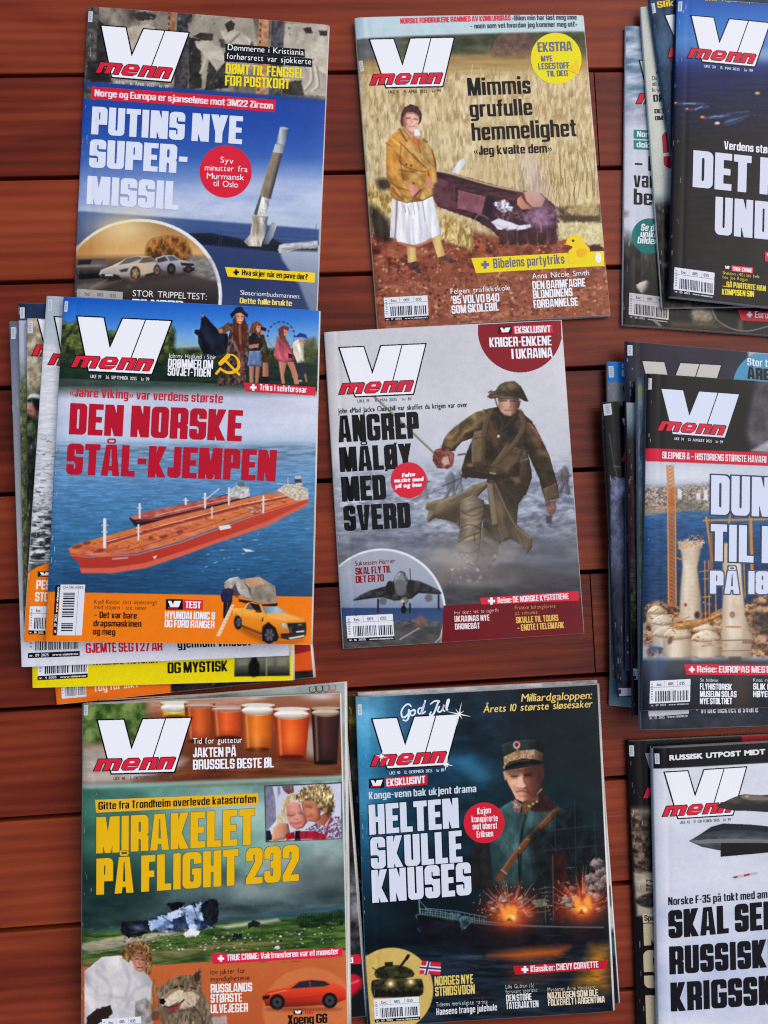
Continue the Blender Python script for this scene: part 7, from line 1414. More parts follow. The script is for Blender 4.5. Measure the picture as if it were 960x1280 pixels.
def mag_officer(z, t):
    m = Mag('dark magazine with a capped officer above a burning warship, topmost of its pile',
            [(445, 871.6), (747, 856), (766.5, 1264), (460, 1284)], z, t, wave=(.0007, .0005, .0003), creep=.0022, back=(210, 210, 212), spine=(60, 120, 150))
    m.zoom(435, 850, 2.8235)
    m.fill((17, 25, 32))
    m.poly([(0, 0), (960, -20), (960, 1240), (0, 1240)], tex((10, 16, 22), (26, 40, 48), 130, 110, 3), .9, 2)
    m.glow(50, 330, 130, 340, (52, 146, 192), .95); m.glow(50, 130, 160, 110, (130, 204, 236), .9); m.glow(60, 420, 70, 120, (110, 184, 216), .6); m.glow(240, 120, 110, 60, (40, 96, 140), .7); m.glow(420, 300, 110, 46, (46, 116, 152), .75, 15); m.glow(440, 320, 60, 26, (84, 156, 186), .5, 20); m.glow(120, 540, 130, 120, (30, 88, 120), .6); m.glow(260, 330, 150, 100, (24, 66, 96), .6)
    m.poly([(20, 40), (560, 40), (560, 640), (20, 640)], lambda x, y: np.array([60., 140., 180.]) * (.5 + nz(60, 40, 5, 5, 2.8)(x, y)[..., None]), .16, 60)
    m.glow(640, 560, 240, 220, (26, 66, 70), .5)
    fig_officer(m)
    # warship, fires, sea
    m.zoom(435, 1060, 2.8235)
    m.poly([(640, -60), (720, -70), (726, -120), (760, -130), (820, -140), (830, -60), (880, -50), (905, 40), (900, 200), (640, 230), (660, 100)], tex((12, 16, 20), (34, 44, 46), 18, 22, 4), .92, 10, 2)
    for x, y, w_, h in ((724, -40, 70, 26), (700, 10, 80, 16), (742, 60, 60, 30), (690, 84, 110, 12), (716, 140, 70, 24), (660, 190, 110, 20), (780, -90, 30, 60), (836, -30, 60, 20), (850, 30, 50, 16)): m.poly([(x, y), (x + w_, y - 4), (x + w_, y + h), (x, y + h)], (18, 24, 28), .9, 2)
    for x0, y0, x1, y1 in ((730, -160, 736, 160), (800, -170, 806, 120), (868, -130, 880, 80), (700, -60, 880, -80), (690, 10, 900, -10), (716, -10, 800, 90), (660, 150, 780, 140)): m.line([(x0, y0), (x1, y1)], 3, (52, 70, 74), .7)
    m.line([(600, 20), (608, 140)], 5, (16, 20, 22), .9); m.poly([(648, 186), (720, 180), (730, 210), (660, 216)], tex((60, 80, 66), (130, 150, 120), 10, 6, 3), .8, 3)
    m.poly([(240, 236), (280, 240), (420, 248), (640, 270), (920, 282), (920, 360), (520, 366), (340, 330), (270, 280)], tex((10, 14, 20), (30, 40, 48), 60, 30, 2), 1, 5)
    st = (124, 164, 170)
    m.line([(240, 238), (290, 238), (420, 252), (640, 274), (900, 282)], 4, st, .7, 1.6, 2); m.line([(250, 180), (254, 236)], 4, st, .9); m.line([(252, 184), (290, 228)], 2.5, st, .8); m.poly([(238, 236), (262, 230), (280, 236), (276, 256), (248, 258)], tex((50, 76, 84), (130, 166, 170), 8, 6, 5), .95, 2, 2)
    for i in range(13): m.line([(276 + i * 17, 212 + i * 2.4), (276 + i * 17, 240 + i * 2)], 2, st, .75)
    m.line([(272, 212), (380, 222), (490, 244)], 2.4, st, .85); m.line([(272, 226), (380, 236), (480, 252)], 1.8, st, .6)
    m.poly([(392, 246), (420, 240), (450, 252), (430, 270), (414, 290), (396, 276)], tex((40, 64, 70), (110, 146, 150), 8, 8, 3), .9, 3, 2); m.ell(260, 284, 14, 12, (70, 104, 110), .7, 3); m.ell(260, 286, 7, 6, (14, 20, 26), .9, 2); m.line([(250, 258), (296, 286)], 4, st, .6); m.poly([(330, 284), (354, 286), (346, 330), (336, 332)], (52, 82, 86), .7, 4)
    fig_blast(m); m.zoom(435, 1060, 2.8235)
    m.poly([(200, 350), (520, 372), (920, 340), (920, 640), (80, 640)], tex((16, 22, 30), (44, 58, 70), 90, 12, 9, 5, 2.2), .95, 14)
    m.poly([(496, 378), (640, 356), (780, 350), (740, 380), (600, 394)], (216, 104, 36), .85, 12); m.poly([(860, 350), (920, 350), (915, 500), (800, 480), (840, 420)], tex((150, 90, 20), (232, 166, 50), 30, 8, 3), .85, 20); m.poly([(560, 420), (780, 400), (720, 470), (560, 480)], (120, 64, 34), .35, 16); m.glow(420, 385, 60, 10, (60, 90, 110), .7)
    r = random.Random(5)
    for i in range(110): x, y = r.uniform(420, 910), r.uniform(370, 560); m.line([(x, y), (x + r.uniform(14, 60), y + r.uniform(-3, 3))], 2.4, r.choice([(206, 110, 40), (60, 76, 90), (30, 36, 44), (140, 80, 40)]), .3)
    # yellow disc with tank and flag
    D = [(60, 380)] + [(155 + 146 * math.cos(math.radians(a)), 500 + 148 * math.sin(math.radians(a))) for a in range(-128, 70, 6)] + [(80, 640)]
    m.poly(D, (214, 186, 106), 1, 1.5)
    tk = tex((28, 30, 18), (78, 76, 48), 12, 10, 3, 4, 2.2)
    m.poly([(82, 478), (110, 464), (240, 462), (262, 468), (266, 510), (240, 524), (110, 530), (88, 524)], tk, 1, 1.6, 2); m.poly([(96, 434), (124, 418), (180, 414), (226, 430), (230, 456), (160, 464), (100, 460)], tk, 1, 1.6, 2); m.line([(176, 432), (212, 382)], 9, (36, 38, 22), 1); m.line([(206, 392), (213, 380)], 11, (30, 30, 20), 1); m.poly([(130, 404), (158, 402), (160, 418), (130, 420)], (40, 40, 26), 1, 1.5); m.line([(112, 440), (86, 424)], 3, (40, 38, 24), .9); m.line([(106, 372), (108, 430)], 1.6, (200, 110, 60), .7)
    for x in (150, 222): m.glow(x, 480 - (x - 150) * .1, 16, 14, (255, 216, 130), .9); m.ell(x, 480 - (x - 150) * .1, 5, 5, (255, 250, 226), 1, 2)
    for i in range(7): m.ell(100 + i * 24, 514, 12, 12, (24, 24, 16), .9, 2)
    m.poly([(262, 396), (290, 402), (328, 404), (326, 450), (296, 446), (252, 444)], (214, 40, 56), 1, 1.4); m.poly([(279, 399), (292, 402), (282, 446), (268, 444)], (236, 236, 240), 1, 1); m.poly([(255, 414), (328, 420), (327, 436), (253, 430)], (236, 236, 240), 1, 1); m.line([(286, 401), (275, 446)], 6, (36, 44, 110), 1); m.line([(256, 422), (327, 428)], 6, (36, 44, 110), 1)
    # printing
    m.zoom(435, 850, 2.8235)
    masthead(m, (87, 138), (392, 120), date='UKE 50   12. DESEMBER 2025   kr 119', datecol=(190, 210, 222))
    k = m.ink('script_greeting'); c = (240, 244, 248)
    for p, w_ in (([(222, 92), (214, 84), (200, 90), (188, 110), (192, 130), (206, 126), (216, 110), (214, 106), (214, 128), (206, 142), (194, 140)], [5, 6, 7, 5]),
                  ([(232, 106), (222, 108), (220, 120), (228, 124), (236, 116), (236, 106), (230, 104)], [5, 5, 6]), ([(262, 98), (252, 98), (246, 110), (252, 118), (262, 108), (272, 72)], [5, 5, 6]), ([(270, 80), (258, 112), (264, 116), (272, 110)], [6, 5]),
                  ([(290, 84), (304, 74), (318, 72), (322, 76)], [4, 6, 5]), ([(318, 74), (308, 104), (298, 122), (288, 122), (292, 112)], [6, 7, 5]), ([(322, 92), (316, 106), (322, 112), (332, 104), (338, 88)], [5, 5, 6]), ([(338, 88), (334, 104), (340, 108)], [5, 5]), ([(346, 104), (354, 80), (356, 68), (350, 72), (346, 96), (350, 104)], [5, 6])): k.stroke(p, w_, c, 2.0, sm=4)
    for cx, cy, R in ((391, 119, 44), (346, 296, 26), (118, 268, 22)):
        for a, q in ((0, 1), (90, 1), (180, 1), (270, 1), (45, .5), (135, .5), (225, .5), (315, .5)):
            t_ = math.radians(a + 12); k.stroke([(cx, cy), (cx + R * q * math.cos(t_), cy + R * q * math.sin(t_))], [5, .3], (250, 250, 244), 4.0, cell=.3)
        k.poly(circ(cx, cy, 4), (255, 255, 250), 4.2, cell=.3)
    k = m.ink('eyebrow'); minilogo(k, 74, 348, 54, 34, slope=-.05, dark=(24, 22, 24)); k.poly([(130, 344), (279, 332), (280, 368), (132, 380)], (206, 32, 52), 1.6); k.text('EKSKLUSIVT', (136, 374), (272, 362), 26, 'H', WHITE, 2.6)
    k.text('Konge-venn bak ukjent drama', (74, 420), (452, 394), 26, 'B', (208, 222, 232))
    k = m.ink('headline'); c = (220, 226, 238)
    k.text('HELTEN', (76, 546), (392, 520), 106, 'H', c, outline=(3, (20, 40, 54))); m.zoom(435, 1060, 2.8235); k.text('SKULLE', (82, 74), (404, 48), 112, 'H', c, outline=(3, (14, 26, 36))); k.text('KNUSES', (86, 194), (436, 164), 116, 'H', c, outline=(3, (12, 18, 24)))
    m.zoom(435, 850, 2.8235); k = m.ink('badge'); k.poly(circ(480, 503, 72), (214, 32, 50), 1.0)
    for t_, x0, x1, y in (('Kujon', 456, 504, 472), ('konspirerte', 436, 528, 500), ('mot oberst', 440, 526, 526), ('Eriksen', 454, 512, 554)): k.text(t_, (x0, y + 1), (x1, y - 3), 23, 'B', WHITE)
    k = m.ink('teaser_text'); g = (236, 206, 112)
    k.text('Milliardgaloppen:', (610, 76), (860, 66), 27, 'R', g, shear=.16); k.text('Årets 10 største sløsesaker', (476, 114), (862, 96), 26, 'R', g, shear=.16)
    m.zoom(435, 1060, 2.8235); g = (226, 202, 110)
    k.text('NORGES NYE', (306, 486), (442, 477), 33, 'H', g); k.text('STRIDSVOGN', (308, 523), (448, 513), 33, 'H', g); k.text('Tidenes merkeligste høring', (310, 560), (492, 548), 16, 'R', (190, 194, 196)); k.text('Hansens trange julehule', (312, 590), (526, 572), 24, 'B', (226, 226, 228))
    k.text('Lille Gudrun (5)', (556, 496), (656, 490), 15, 'R', (190, 186, 180)); k.text('forsvant sporløst', (556, 514), (668, 506), 15, 'R', (190, 186, 180)); k.text('DEN STORE', (558, 541), (648, 535), 24, 'H', (226, 226, 226)); k.text('TATERJAKTEN', (558, 568), (672, 560), 24, 'H', (226, 226, 226))
    k.text('Mysteriet Arne Høygaard', (704, 506), (872, 496), 15, 'R', (196, 180, 150)); k.text('NAZILEGEN SOM BLE', (704, 532), (882, 520), 23, 'H', (232, 216, 186)); k.text('FOLKEHELT I ARGENTINA', (706, 556), (906, 544), 23, 'H', (232, 216, 186))
    k = m.ink('banner'); k.poly([(582, 416), (914, 396), (914, 426), (590, 446)], (196, 26, 44), 1.0); plus(k, 624, 428, 12, WHITE); k.text('Klassiker: CHEVY CORVETTE', (644, 437), (884, 421), 23, 'H', (250, 226, 230))
    barcode(m, (90, 536), (250, 524), (95, 618), 21, strip='nr. 50 2025  www.vimenn.no')
    m.zoom(435, 850, 2.8235); spine_tag(m, (34, 86), (48, 85), (36, 124))
    return m.finish(grain=.06)

def mag_boats(z, t):
    m = Mag('black and blue magazine with small boats on dark water, topmost of the far right pile',
            [(847, -4), (1130, 20), (1126, 402), (837.7, 370.5)], z, t, wave=(.0007, .0005, -.0003), creep=.0014, back=(236, 238, 242), spine=(28, 30, 44))
    m.zoom(770, 0, 5.0526)
    m.fill(vgrad((20, (46, 100, 186)), (110, (60, 122, 200)), (250, (90, 144, 206)), (330, (76, 116, 180)), (400, (44, 70, 140)), (480, (28, 44, 104)), (620, (24, 34, 80)), (780, (22, 26, 48)), (900, (20, 20, 30)), (1000, (20, 18, 22))))
    m.glow(940, 350, 130, 50, (170, 200, 226), .8); m.glow(560, 330, 200, 60, (110, 156, 210), .35); m.poly([(380, -60), (1500, 10), (1500, 60), (380, -20)], tex((30, 60, 60), (110, 120, 90), 60, 20, 3), .9, 10)
    m.poly([(380, 420), (1500, 420), (1500, 2000), (380, 2000)], lambda x, y: np.array([40., 50., 96.]) * nz(120, 10, 4, 5, 2.8)(x, y)[..., None], .22, 40)
    m.specks([(400, 640), (900, 560), (920, 800), (420, 880)], 60, 2, 9, [(90, 120, 170), (60, 80, 130), (140, 160, 190)], 4, asp=(.15, .3), a=.5, rot=(-15, 0), soft=2)
    for x, y, c, L, dy in ((380, 650, (120, 70, 40), 170, 8), (450, 690, (150, 60, 30), 130, -14), (545, 742, (190, 110, 70), 120, -8), (638, 780, (220, 200, 180), 0, 0), (890, 592, (190, 160, 110), 0, 0)):
        if L: m.line([(x + 20, y + 6), (x + L * .6, y + dy * .6), (x + L, y + dy)], 9, (130, 160, 200), .6, 4); m.line([(x + 50, y + 3), (x + L * .7, y + dy)], 5, (206, 220, 236), .7, 2)
        m.ell(x, y, 17, 10, c, 1, 2); m.ell(x - 2, y - 2, 6, 4, (240, 226, 206), .9, 1.5)
    m.poly([(680, 776), (720, 752), (790, 742), (830, 730), (770, 766), (700, 786)], (96, 140, 196), .8, 6, 2); m.poly([(600, 744), (660, 730), (720, 728), (660, 748)], (120, 160, 206), .8, 4, 2); m.line([(700, 720), (830, 706)], 6, (110, 150, 200), .6, 3)
    masthead(m, (477, 103), (965, 152), date='UKE 20   15. MAI 2025   kr 99', datecol=(206, 216, 232))
    k = m.ink('top_line'); k.text('Stor reportasje fra sjøen', (560, 8), (1060, 36), 22, 'R', (226, 190, 60))
    k = m.ink('kicker'); k.text('Verdens største havneby', (680, 945), (1250, 1000), 52, 'B', WHITE)
    k = m.ink('headline'); c = (222, 226, 240)
    k.text('DET NYE', (482, 1182), (1300, 1268), 232, 'H', c)
    m.zoom(770, 210, 5.0526)
    k.text('UNDERET', (622, 420), (1420, 500), 238, 'H', c)
    k = m.ink('teaser_text'); minilogo(k, 680, 612, 42, 30, slope=.1); k.poly([(728, 616), (866, 630), (864, 666), (728, 652)], (226, 52, 84), 1.6); k.text('TRUE CRIME', (734, 650), (858, 662), 26, 'H', (250, 220, 228), 2.6)
    y = (216, 196, 70); k.text('Sheldon (40) ble helt', (672, 672), (904, 698), 21, 'R', y); k.text('hos Joe Rogan', (672, 698), (830, 716), 20, 'R', y)
    k.text('...SÅ PARTERTE HAN', (672, 750), (944, 780), 36, 'H', (246, 222, 50)); k.text('KOMPISEN SIN', (668, 800), (870, 816), 38, 'H', (246, 222, 50))
    minilogo(k, 940, 530, 90, 60, slope=.1, dark=(226, 42, 72)); k.text('nr', (1000, 640), (1040, 640), 30, 'H', WHITE)
    barcode(m, (370, 626), (622, 662), (364, 790), 33, strip='nr. 20 2025  www.vimenn.no', stripcol=(20, 18, 22))
    m.zoom(770, 0, 5.0526); spine_tag(m, (396, 8), (420, 10), (392, 70))
    return m.finish()

def mag_platform(z, t):
    m = Mag('magazine with concrete oil platform towers in a dock, topmost of the right middle pile',
            [(809.4, 466.6), (1114, 489), (1118, 880), (804, 889)], z, t, wave=(.0007, .0005, -.0003), creep=.0012, back=(120, 140, 140), spine=(70, 76, 84))
    m.zoom(800, 460, 5.3333)
    m.fill(vgrad((600, (206, 211, 220)), (760, (210, 216, 226)), (790, (190, 198, 208))))
    m.glow(350, 720, 200, 60, (236, 238, 242), .6)
    m.poly([(0, 790), (1700, 760), (1700, 830), (0, 830)], (150, 158, 164), .6, 20)
    m.poly([(0, 790), (200, 800), (480, 770), (1700, 760), (1700, 990), (0, 980)], tex((110, 92, 80), (206, 190, 176), 12, 9, 4, 5, 2.8), .9, 8); m.specks([(20, 800), (1000, 790), (1000, 950), (20, 960)], 420, 4, 13, [(236, 232, 228), (120, 80, 62), (170, 120, 96), (80, 84, 76), (214, 206, 196), (90, 70, 60)], 5, asp=(.4, .9), a=.8, rot=(-8, 8))
    for x, y, h in ((264, 810, 66), (388, 836, 40), (436, 812, 70)): m.poly([(x - 14, y), (x + 12, y), (x + 12, y + h), (x - 14, y + h)], (238, 238, 240), .95, 2); m.line([(x - 2, y + 4), (x - 2, y + h)], 3, (180, 180, 186), .6)
    m.poly([(0, 920), (300, 930), (500, 960), (0, 985)], (170, 140, 110), .6, 8); m.poly([(200, 880), (420, 900), (440, 940), (240, 950)], tex((84, 92, 72), (130, 128, 104), 20, 10, 8), .7, 12)
    sea = vgrad((960, (84, 132, 178)), (1020, (58, 112, 166)), (1200, (44, 92, 142)), (1500, (38, 74, 116)))
    m.poly([(0, 984), (300, 952), (1700, 975), (1700, 1700), (0, 1700)], mixf(sea, lambda x, y: sea(x, y) * .76, nz(44, 10, 4, 5, 2.6)), 1, 4)
    # cranes
    def crane(x0, x1, y0, y1, c):
        m.poly([(x0, y0), (x1, y0), (x1 + 8, y1), (x0 + 8, y1)], c, .55, 2); n = int((y1 - y0) / 26)
        for i in range(n): y = y0 + i * 26; m.line([(x0 + 2, y), (x1 + 2, y + 26)], 6, (206, 130, 60), .8); m.line([(x1 + 2, y), (x0 + 2, y + 26)], 6, (190, 110, 56), .8)
        for x in (x0, x1): m.line([(x, y0), (x + 8, y1)], 9, (222, 152, 80), .95)
    crane(176, 218, 640, 800, (200, 160, 120)); m.zoom(800, 690, 5.3333); crane(182, 232, -430, 350, (206, 116, 60)); m.poly([(190, 350), (248, 346), (250, 440), (196, 450)], tex((170, 60, 40), (226, 120, 80), 14, 14, 4), .95, 3)
    m.line([(424, -210), (900, -220)], 14, (206, 150, 90), .9); m.line([(440, -230), (480, 60)], 16, (206, 150, 80), .9); m.line([(735, -260), (745, 130)], 20, (216, 148, 60), .95); m.line([(470, -200), (475, 200)], 22, (170, 110, 70), .8); m.line([(600, -260), (590, -190)], 12, (206, 150, 90), .9)
    # platform shafts, domes and drum bases
    CON = lambda x0, x1: mixf(hgrad((x0, (190, 166, 138)), (x0 + (x1 - x0) * .3, (240, 228, 206)), (x0 + (x1 - x0) * .6, (232, 216, 190)), (x1, (146, 124, 102))), (206, 184, 156), nz(60, 90, 5, 4, 1.4, -.25))
    m.poly([(40, 350), (140, 320), (330, 400), (560, 390), (820, 300), (1700, 300), (1700, 700), (60, 700), (30, 600)], tex((90, 52, 36), (226, 180, 130), 26, 18, 4, 5, 2.8), .95, 6)
    m.specks([(40, 340), (200, 360), (420, 280), (560, 400), (820, 240), (900, 420), (700, 480), (60, 700)], 300, 6, 24, [(206, 80, 50), (236, 206, 160), (110, 60, 40), (170, 110, 60), (60, 50, 50), (226, 170, 60)], 8, asp=(.3, .7), a=.85, rot=(-40, 20))
    m.poly([(60, 620), (130, 610), (150, 650), (80, 660)], (60, 100, 150), .9, 4); m.poly([(80, 700), (150, 670), (170, 700), (110, 720)], (220, 218, 216), .9, 3)
    m.poly([(258, -66), (410, -70), (398, 20), (380, 100), (404, 300), (412, 460), (262, 460), (268, 260), (282, 100), (276, 20)], CON(262, 412), 1, 3, 0)
    m.poly([(250, -70), (420, -76), (412, -30), (256, -20)], tex((180, 140, 100), (240, 226, 200), 14, 10, 3), 1, 3); m.specks([(300, -110), (420, -120), (430, -60), (250, -60)], 50, 5, 18, [(236, 190, 60), (196, 110, 60), (230, 220, 206), (120, 80, 60)], 2, asp=(.3, .6), a=.95); m.line([(245, 40), (282, 50)], 10, (206, 140, 80), .9); m.line([(398, 130), (450, 124)], 9, (200, 140, 90), .8)
    for y in range(-10, 440, 30): m.line([(272, y), (404, y + 4)], 2, (180, 156, 128), .5)
    m.ell(302, 352, 10, 12, (150, 70, 50), .9, 2); m.ell(380, 420, 18, 24, (60, 50, 46), 1, 3)
    for (x, y, rx, ry, yb) in ((110, 400, 60, 46, 480), (150, 470, 72, 54, 560), (170, 550, 86, 60, 640), (430, 520, 80, 44, 0), (250, 560, 96, 70, 710), (440, 580, 100, 62, 706)):
        if yb: m.poly([(x - rx, y), (x + rx, y), (x + rx, yb - 14), (x, yb), (x - rx, yb - 14)], CON(x - rx, x + rx), 1, 2.5)
        m.poly([(x - rx, y + 8), (x - rx * .7, y - ry * .6), (x, y - ry), (x + rx * .7, y - ry * .6), (x + rx, y + 8), (x, y + ry * .35)], mixf(CON(x - rx, x + rx), (244, 226, 196), lambda X, Y: 0 * X + .35), 1, 2.5, 2); m.line([(x - rx, y + 8), (x, y + ry * .36), (x + rx, y + 8)], 5, (140, 106, 76), .55, 2.5, 3)
        for a in (-.6, -.2, .25, .6): m.line([(x + a * rx * .3, y - ry * .9), (x + a * rx * 1.4, y + 4)], 3, (190, 156, 120), .4)
    m.specks([(60, 400), (330, 440), (540, 520), (520, 640), (180, 600), (80, 520)], 150, 4, 18, [(236, 196, 140), (150, 90, 50), (206, 120, 60), (96, 66, 50), (246, 232, 206), (190, 150, 110)], 31, asp=(.2, .6), a=.85, rot=(-40, 30))
    for x0, y0, x1, y1 in ((430, 60, 436, 460), (456, 60, 462, 440), (424, 180, 470, 176), (420, 300, 470, 296), (500, 120, 506, 420), (690, 60, 700, 300), (470, 420, 540, 380), (240, 470, 330, 430), (60, 420, 120, 380)): m.line([(x0, y0), (x1, y1)], 9, (216, 146, 84), .85)
    m.ell(200, 590, 16, 26, (110, 84, 66), .9, 3, 20); m.poly([(230, 480), (400, 450), (540, 400), (520, 440), (380, 500), (250, 520)], tex((170, 110, 50), (236, 190, 120), 16, 10, 5), .9, 4, 2)
    m.poly([(548, -60), (664, -60), (680, 200), (700, 400), (740, 560), (744, 700), (640, 714), (545, 690), (540, 560), (550, 300)], CON(540, 745), 1, 3)
    m.line([(545, 590), (742, 585)], 8, (150, 116, 84), .9); m.line([(545, 660), (742, 655)], 5, (140, 110, 84), .8); m.ell(614, 418, 16, 20, (130, 92, 66), .9, 3); m.ell(614, 420, 8, 12, (196, 150, 110), .9, 2); m.line([(574, 498), (670, 500)], 14, (206, 150, 90), .9); m.ell(710, 414, 12, 18, (120, 60, 50), .9, 3); m.poly([(430, 612), (580, 612), (580, 632), (430, 632)], (196, 170, 136), .8, 2)
    for i in range(5): m.ell(690 + i * 14, 600, 5, 10, (110, 80, 60), .8, 2)
    m.poly([(760, 300), (860, 260), (1700, 260), (1700, 720), (760, 640)], tex((70, 50, 44), (216, 176, 136), 40, 30, 6, 5, 2.8), .9, 8); m.poly([(750, 400), (900, 440), (900, 520), (760, 520)], (60, 56, 60), .6, 16); m.poly([(590, 700), (670, 696), (680, 730), (600, 740)], (90, 80, 70), .9, 3)
    # dark water and foot
    dk = tex((30, 40, 56), (66, 74, 84), 60, 60, 3, 4, 1.8)
    m.poly([(0, 712), (180, 716), (330, 710), (360, 722), (540, 710), (760, 716), (1700, 690), (1700, 1300), (0, 1300)], vgrad((700, (86, 96, 106)), (760, (66, 74, 86)), (880, (38, 44, 56)), (1060, (28, 32, 40))), 1, 6); m.glow(120, 800, 60, 200, (84, 106, 140), .6); m.glow(660, 900, 90, 200, (96, 76, 56), .7); m.glow(440, 780, 60, 60, (104, 92, 74), .6); m.glow(250, 780, 60, 50, (96, 88, 80), .5)
    # black head band
    m.zoom(800, 460, 5.3333)
    m.poly([(-60, -60), (1700, 60), (1700, 700), (-60, 600)], (26, 25, 28), 1, 2)
    m.poly([(-60, 530), (850, 565), (1700, 600), (1700, 660), (860, 655), (-60, 618)], (214, 34, 66), 1, 1.2)
    m.poly([(-60, 618), (860, 655), (1700, 662), (1700, 700), (-60, 640)], (205, 211, 220), 1, 1.2)
    m.poly([(776, 70), (1700, 120), (1700, 598), (860, 562), (740, 552), (700, 420)], tex((70, 70, 74), (120, 118, 120), 60, 60, 4), .9, 8); m.poly([(740, 552), (860, 480), (1700, 470), (1700, 598), (860, 564)], tex((170, 172, 178), (226, 226, 230), 40, 30, 5), .9, 4)
    masthead(m, (142, 140), (655, 178), white=(222, 230, 246), date='UKE 34   23. AUGUST 2025   kr 99', datecol=(206, 208, 214), edge=False)
    k = m.ink('kicker'); k.text('SLEIPNER A – HISTORIENS STØRSTE HAVARI', (146, 604), (838, 634), 46, 'H', (250, 228, 232))
    k = m.ink('headline'); c = (218, 226, 244)
    k.text('DUNKET', (470, 976), (1250, 1010), 262, 'H', c, outline=(9, (56, 70, 92)))
    k.text('TIL BUNNS', (468, 1286), (1480, 1326), 246, 'H', c, outline=(9, (56, 70, 92)))
    m.zoom(800, 690, 5.3333); k.text('PÅ 18 MIN', (464, 276), (1180, 284), 152, 'H', c, outline=(8, (90, 96, 104)))
    k = m.ink('banner'); k.poly([(292, 748), (1500, 756), (1500, 824), (310, 818)], (216, 40, 66), 1.0); plus(k, 345, 783, 20, WHITE); k.text('Reise: EUROPAS MEST UNDERVURDERTE', (378, 802), (1250, 808), 44, 'H', (250, 226, 232))
    k = m.ink('teaser_text'); k.text('Se bildene:', (400, 864), (524, 866), 24, 'R', (206, 206, 210)); k.text('FLYHISTORISK', (398, 916), (612, 920), 42, 'H', WHITE); k.text('MUSEUM SOLAS', (398, 966), (642, 968), 42, 'H', WHITE); k.text('NYE STOLTHET', (398, 1014), (612, 1014), 42, 'H', WHITE)
    k.text('Kinas ingeniører:', (752, 864), (960, 866), 24, 'R', (206, 206, 210)); k.text('SLIK OPP', (752, 916), (920, 920), 42, 'H', WHITE); k.text('HØYEDEN', (752, 966), (920, 968), 42, 'H', WHITE)
    barcode(m, (68, 860), (336, 846), (64, 1036), 41, strip='nr. 42 2025  www.vimenn.no', stripcol=None, striptext=(200, 204, 212))
    m.zoom(800, 460, 5.3333); spine_tag(m, (48, 66), (80, 68), (46, 142))
    return m.finish()

def mag_jet(z, t):
    m = Mag('white magazine with a grey fighter jet and black lettering, topmost of the right front pile',
            [(817.5, 935.6), (1122, 919), (1132, 1330), (826.5, 1348)], z, t, wave=(.0005, .0003, .0), creep=.0012, back=(60, 60, 66), spine=(176, 178, 186))
    m.zoom(770, 900, 3.368)
    m.fill(mixf(vgrad((180, (214, 217, 228)), (660, (210, 214, 226)), (900, (196, 204, 224)), (1300, (178, 190, 220))), (226, 228, 234), nz(220, 160, 3, 3, 1.5)))
    m.poly([(100, -60), (1200, -120), (1200, 140), (700, 176), (160, 206), (100, 208)], (22, 20, 24), 1, 1.2)
    m.poly([(160, 640), (640, 628), (1300, 600), (1300, 760), (160, 760)], (228, 230, 236), .3, 30)
    masthead(m, (206, 221), (545, 198), date='UKE 43   17. OKTOBER 2025   kr 99', datecol=(128, 130, 140))
    k = m.ink('top_line'); k.text('RUSSISK UTPOST MIDT I NORGE', (224, 170), (790, 132), 22, 'SLAB', (236, 236, 238))
    # the two jets overlap the masthead, so they are printed last
    JT = mixf(vgrad((310, (112, 106, 90)), (345, (74, 70, 62)), (395, (40, 39, 37))), (46, 44, 40), nz(30, 14, 4, 4, 2.2)); JB = mixf(vgrad((430, (48, 50, 60)), (470, (66, 68, 78)), (505, (104, 106, 110)), (550, (60, 60, 64))), (52, 54, 60), nz(40, 16, 6, 4, 2.0))
    k = m.ink('jet_picture')
    k.poly(smooth([(424, 362), (460, 340), (500, 322), (540, 311), (600, 315), (700, 312), (900, 330), (900, 398), (700, 390), (560, 381), (490, 379)], 4), JT, 3.9)
    k.poly(smooth([(520, 322), (545, 314), (590, 318), (640, 324), (640, 336), (560, 334)], 3), (120, 114, 98), 4.2, cell=.4); k.poly([(470, 356), (640, 352), (900, 370), (900, 398), (700, 390), (560, 381), (490, 379)], (44, 43, 42), 4.2); k.poly(circ(548, 320, 9, 5), (176, 160, 120), 4.5, cell=.35)
    k.poly([(306, 508), (350, 482), (400, 448), (450, 434), (560, 438), (640, 446), (900, 480), (900, 566), (640, 552), (520, 556), (440, 548), (360, 532)], JB, 3.6)
    k.poly([(360, 476), (400, 450), (450, 436), (560, 440), (640, 448), (900, 484), (900, 496), (560, 462), (450, 460)], (34, 36, 46), 3.9); k.poly([(306, 508), (380, 500), (500, 497), (760, 507), (900, 521), (900, 526), (600, 514), (420, 516), (350, 520)], (118, 119, 122), 3.9, cell=.4); k.poly([(440, 516), (900, 520), (900, 584), (640, 556), (440, 574)], (26, 25, 27), 4.2)
    k.poly([(490, 660), (520, 652), (590, 638), (598, 648), (540, 658), (500, 666)], (190, 190, 196), 1.6, cell=.4); k.poly([(488, 661), (508, 654), (512, 660), (500, 666)], (206, 40, 50), 2.0, cell=.3); k.poly([(536, 650), (560, 644), (562, 652), (538, 658)], (206, 40, 50), 2.0, cell=.3)
    k = m.ink('kicker'); k.text('Norske F-35 på tokt med amerikanerne', (220, 780), (800, 736), 34, 'B', (36, 34, 40))
    k = m.ink('headline'); c = (24, 21, 25)
    k.text('SKAL SENKE', (222, 920), (812, 864), 118, 'H', c); k.text('RUSSISKE', (226, 1072), (690, 1036), 118, 'H', c); k.text('KRIGSSKIP', (232, 1228), (762, 1188), 122, 'H', c)
    spine_tag(m, (164, 142), (182, 141), (166, 186))
    return m.finish()

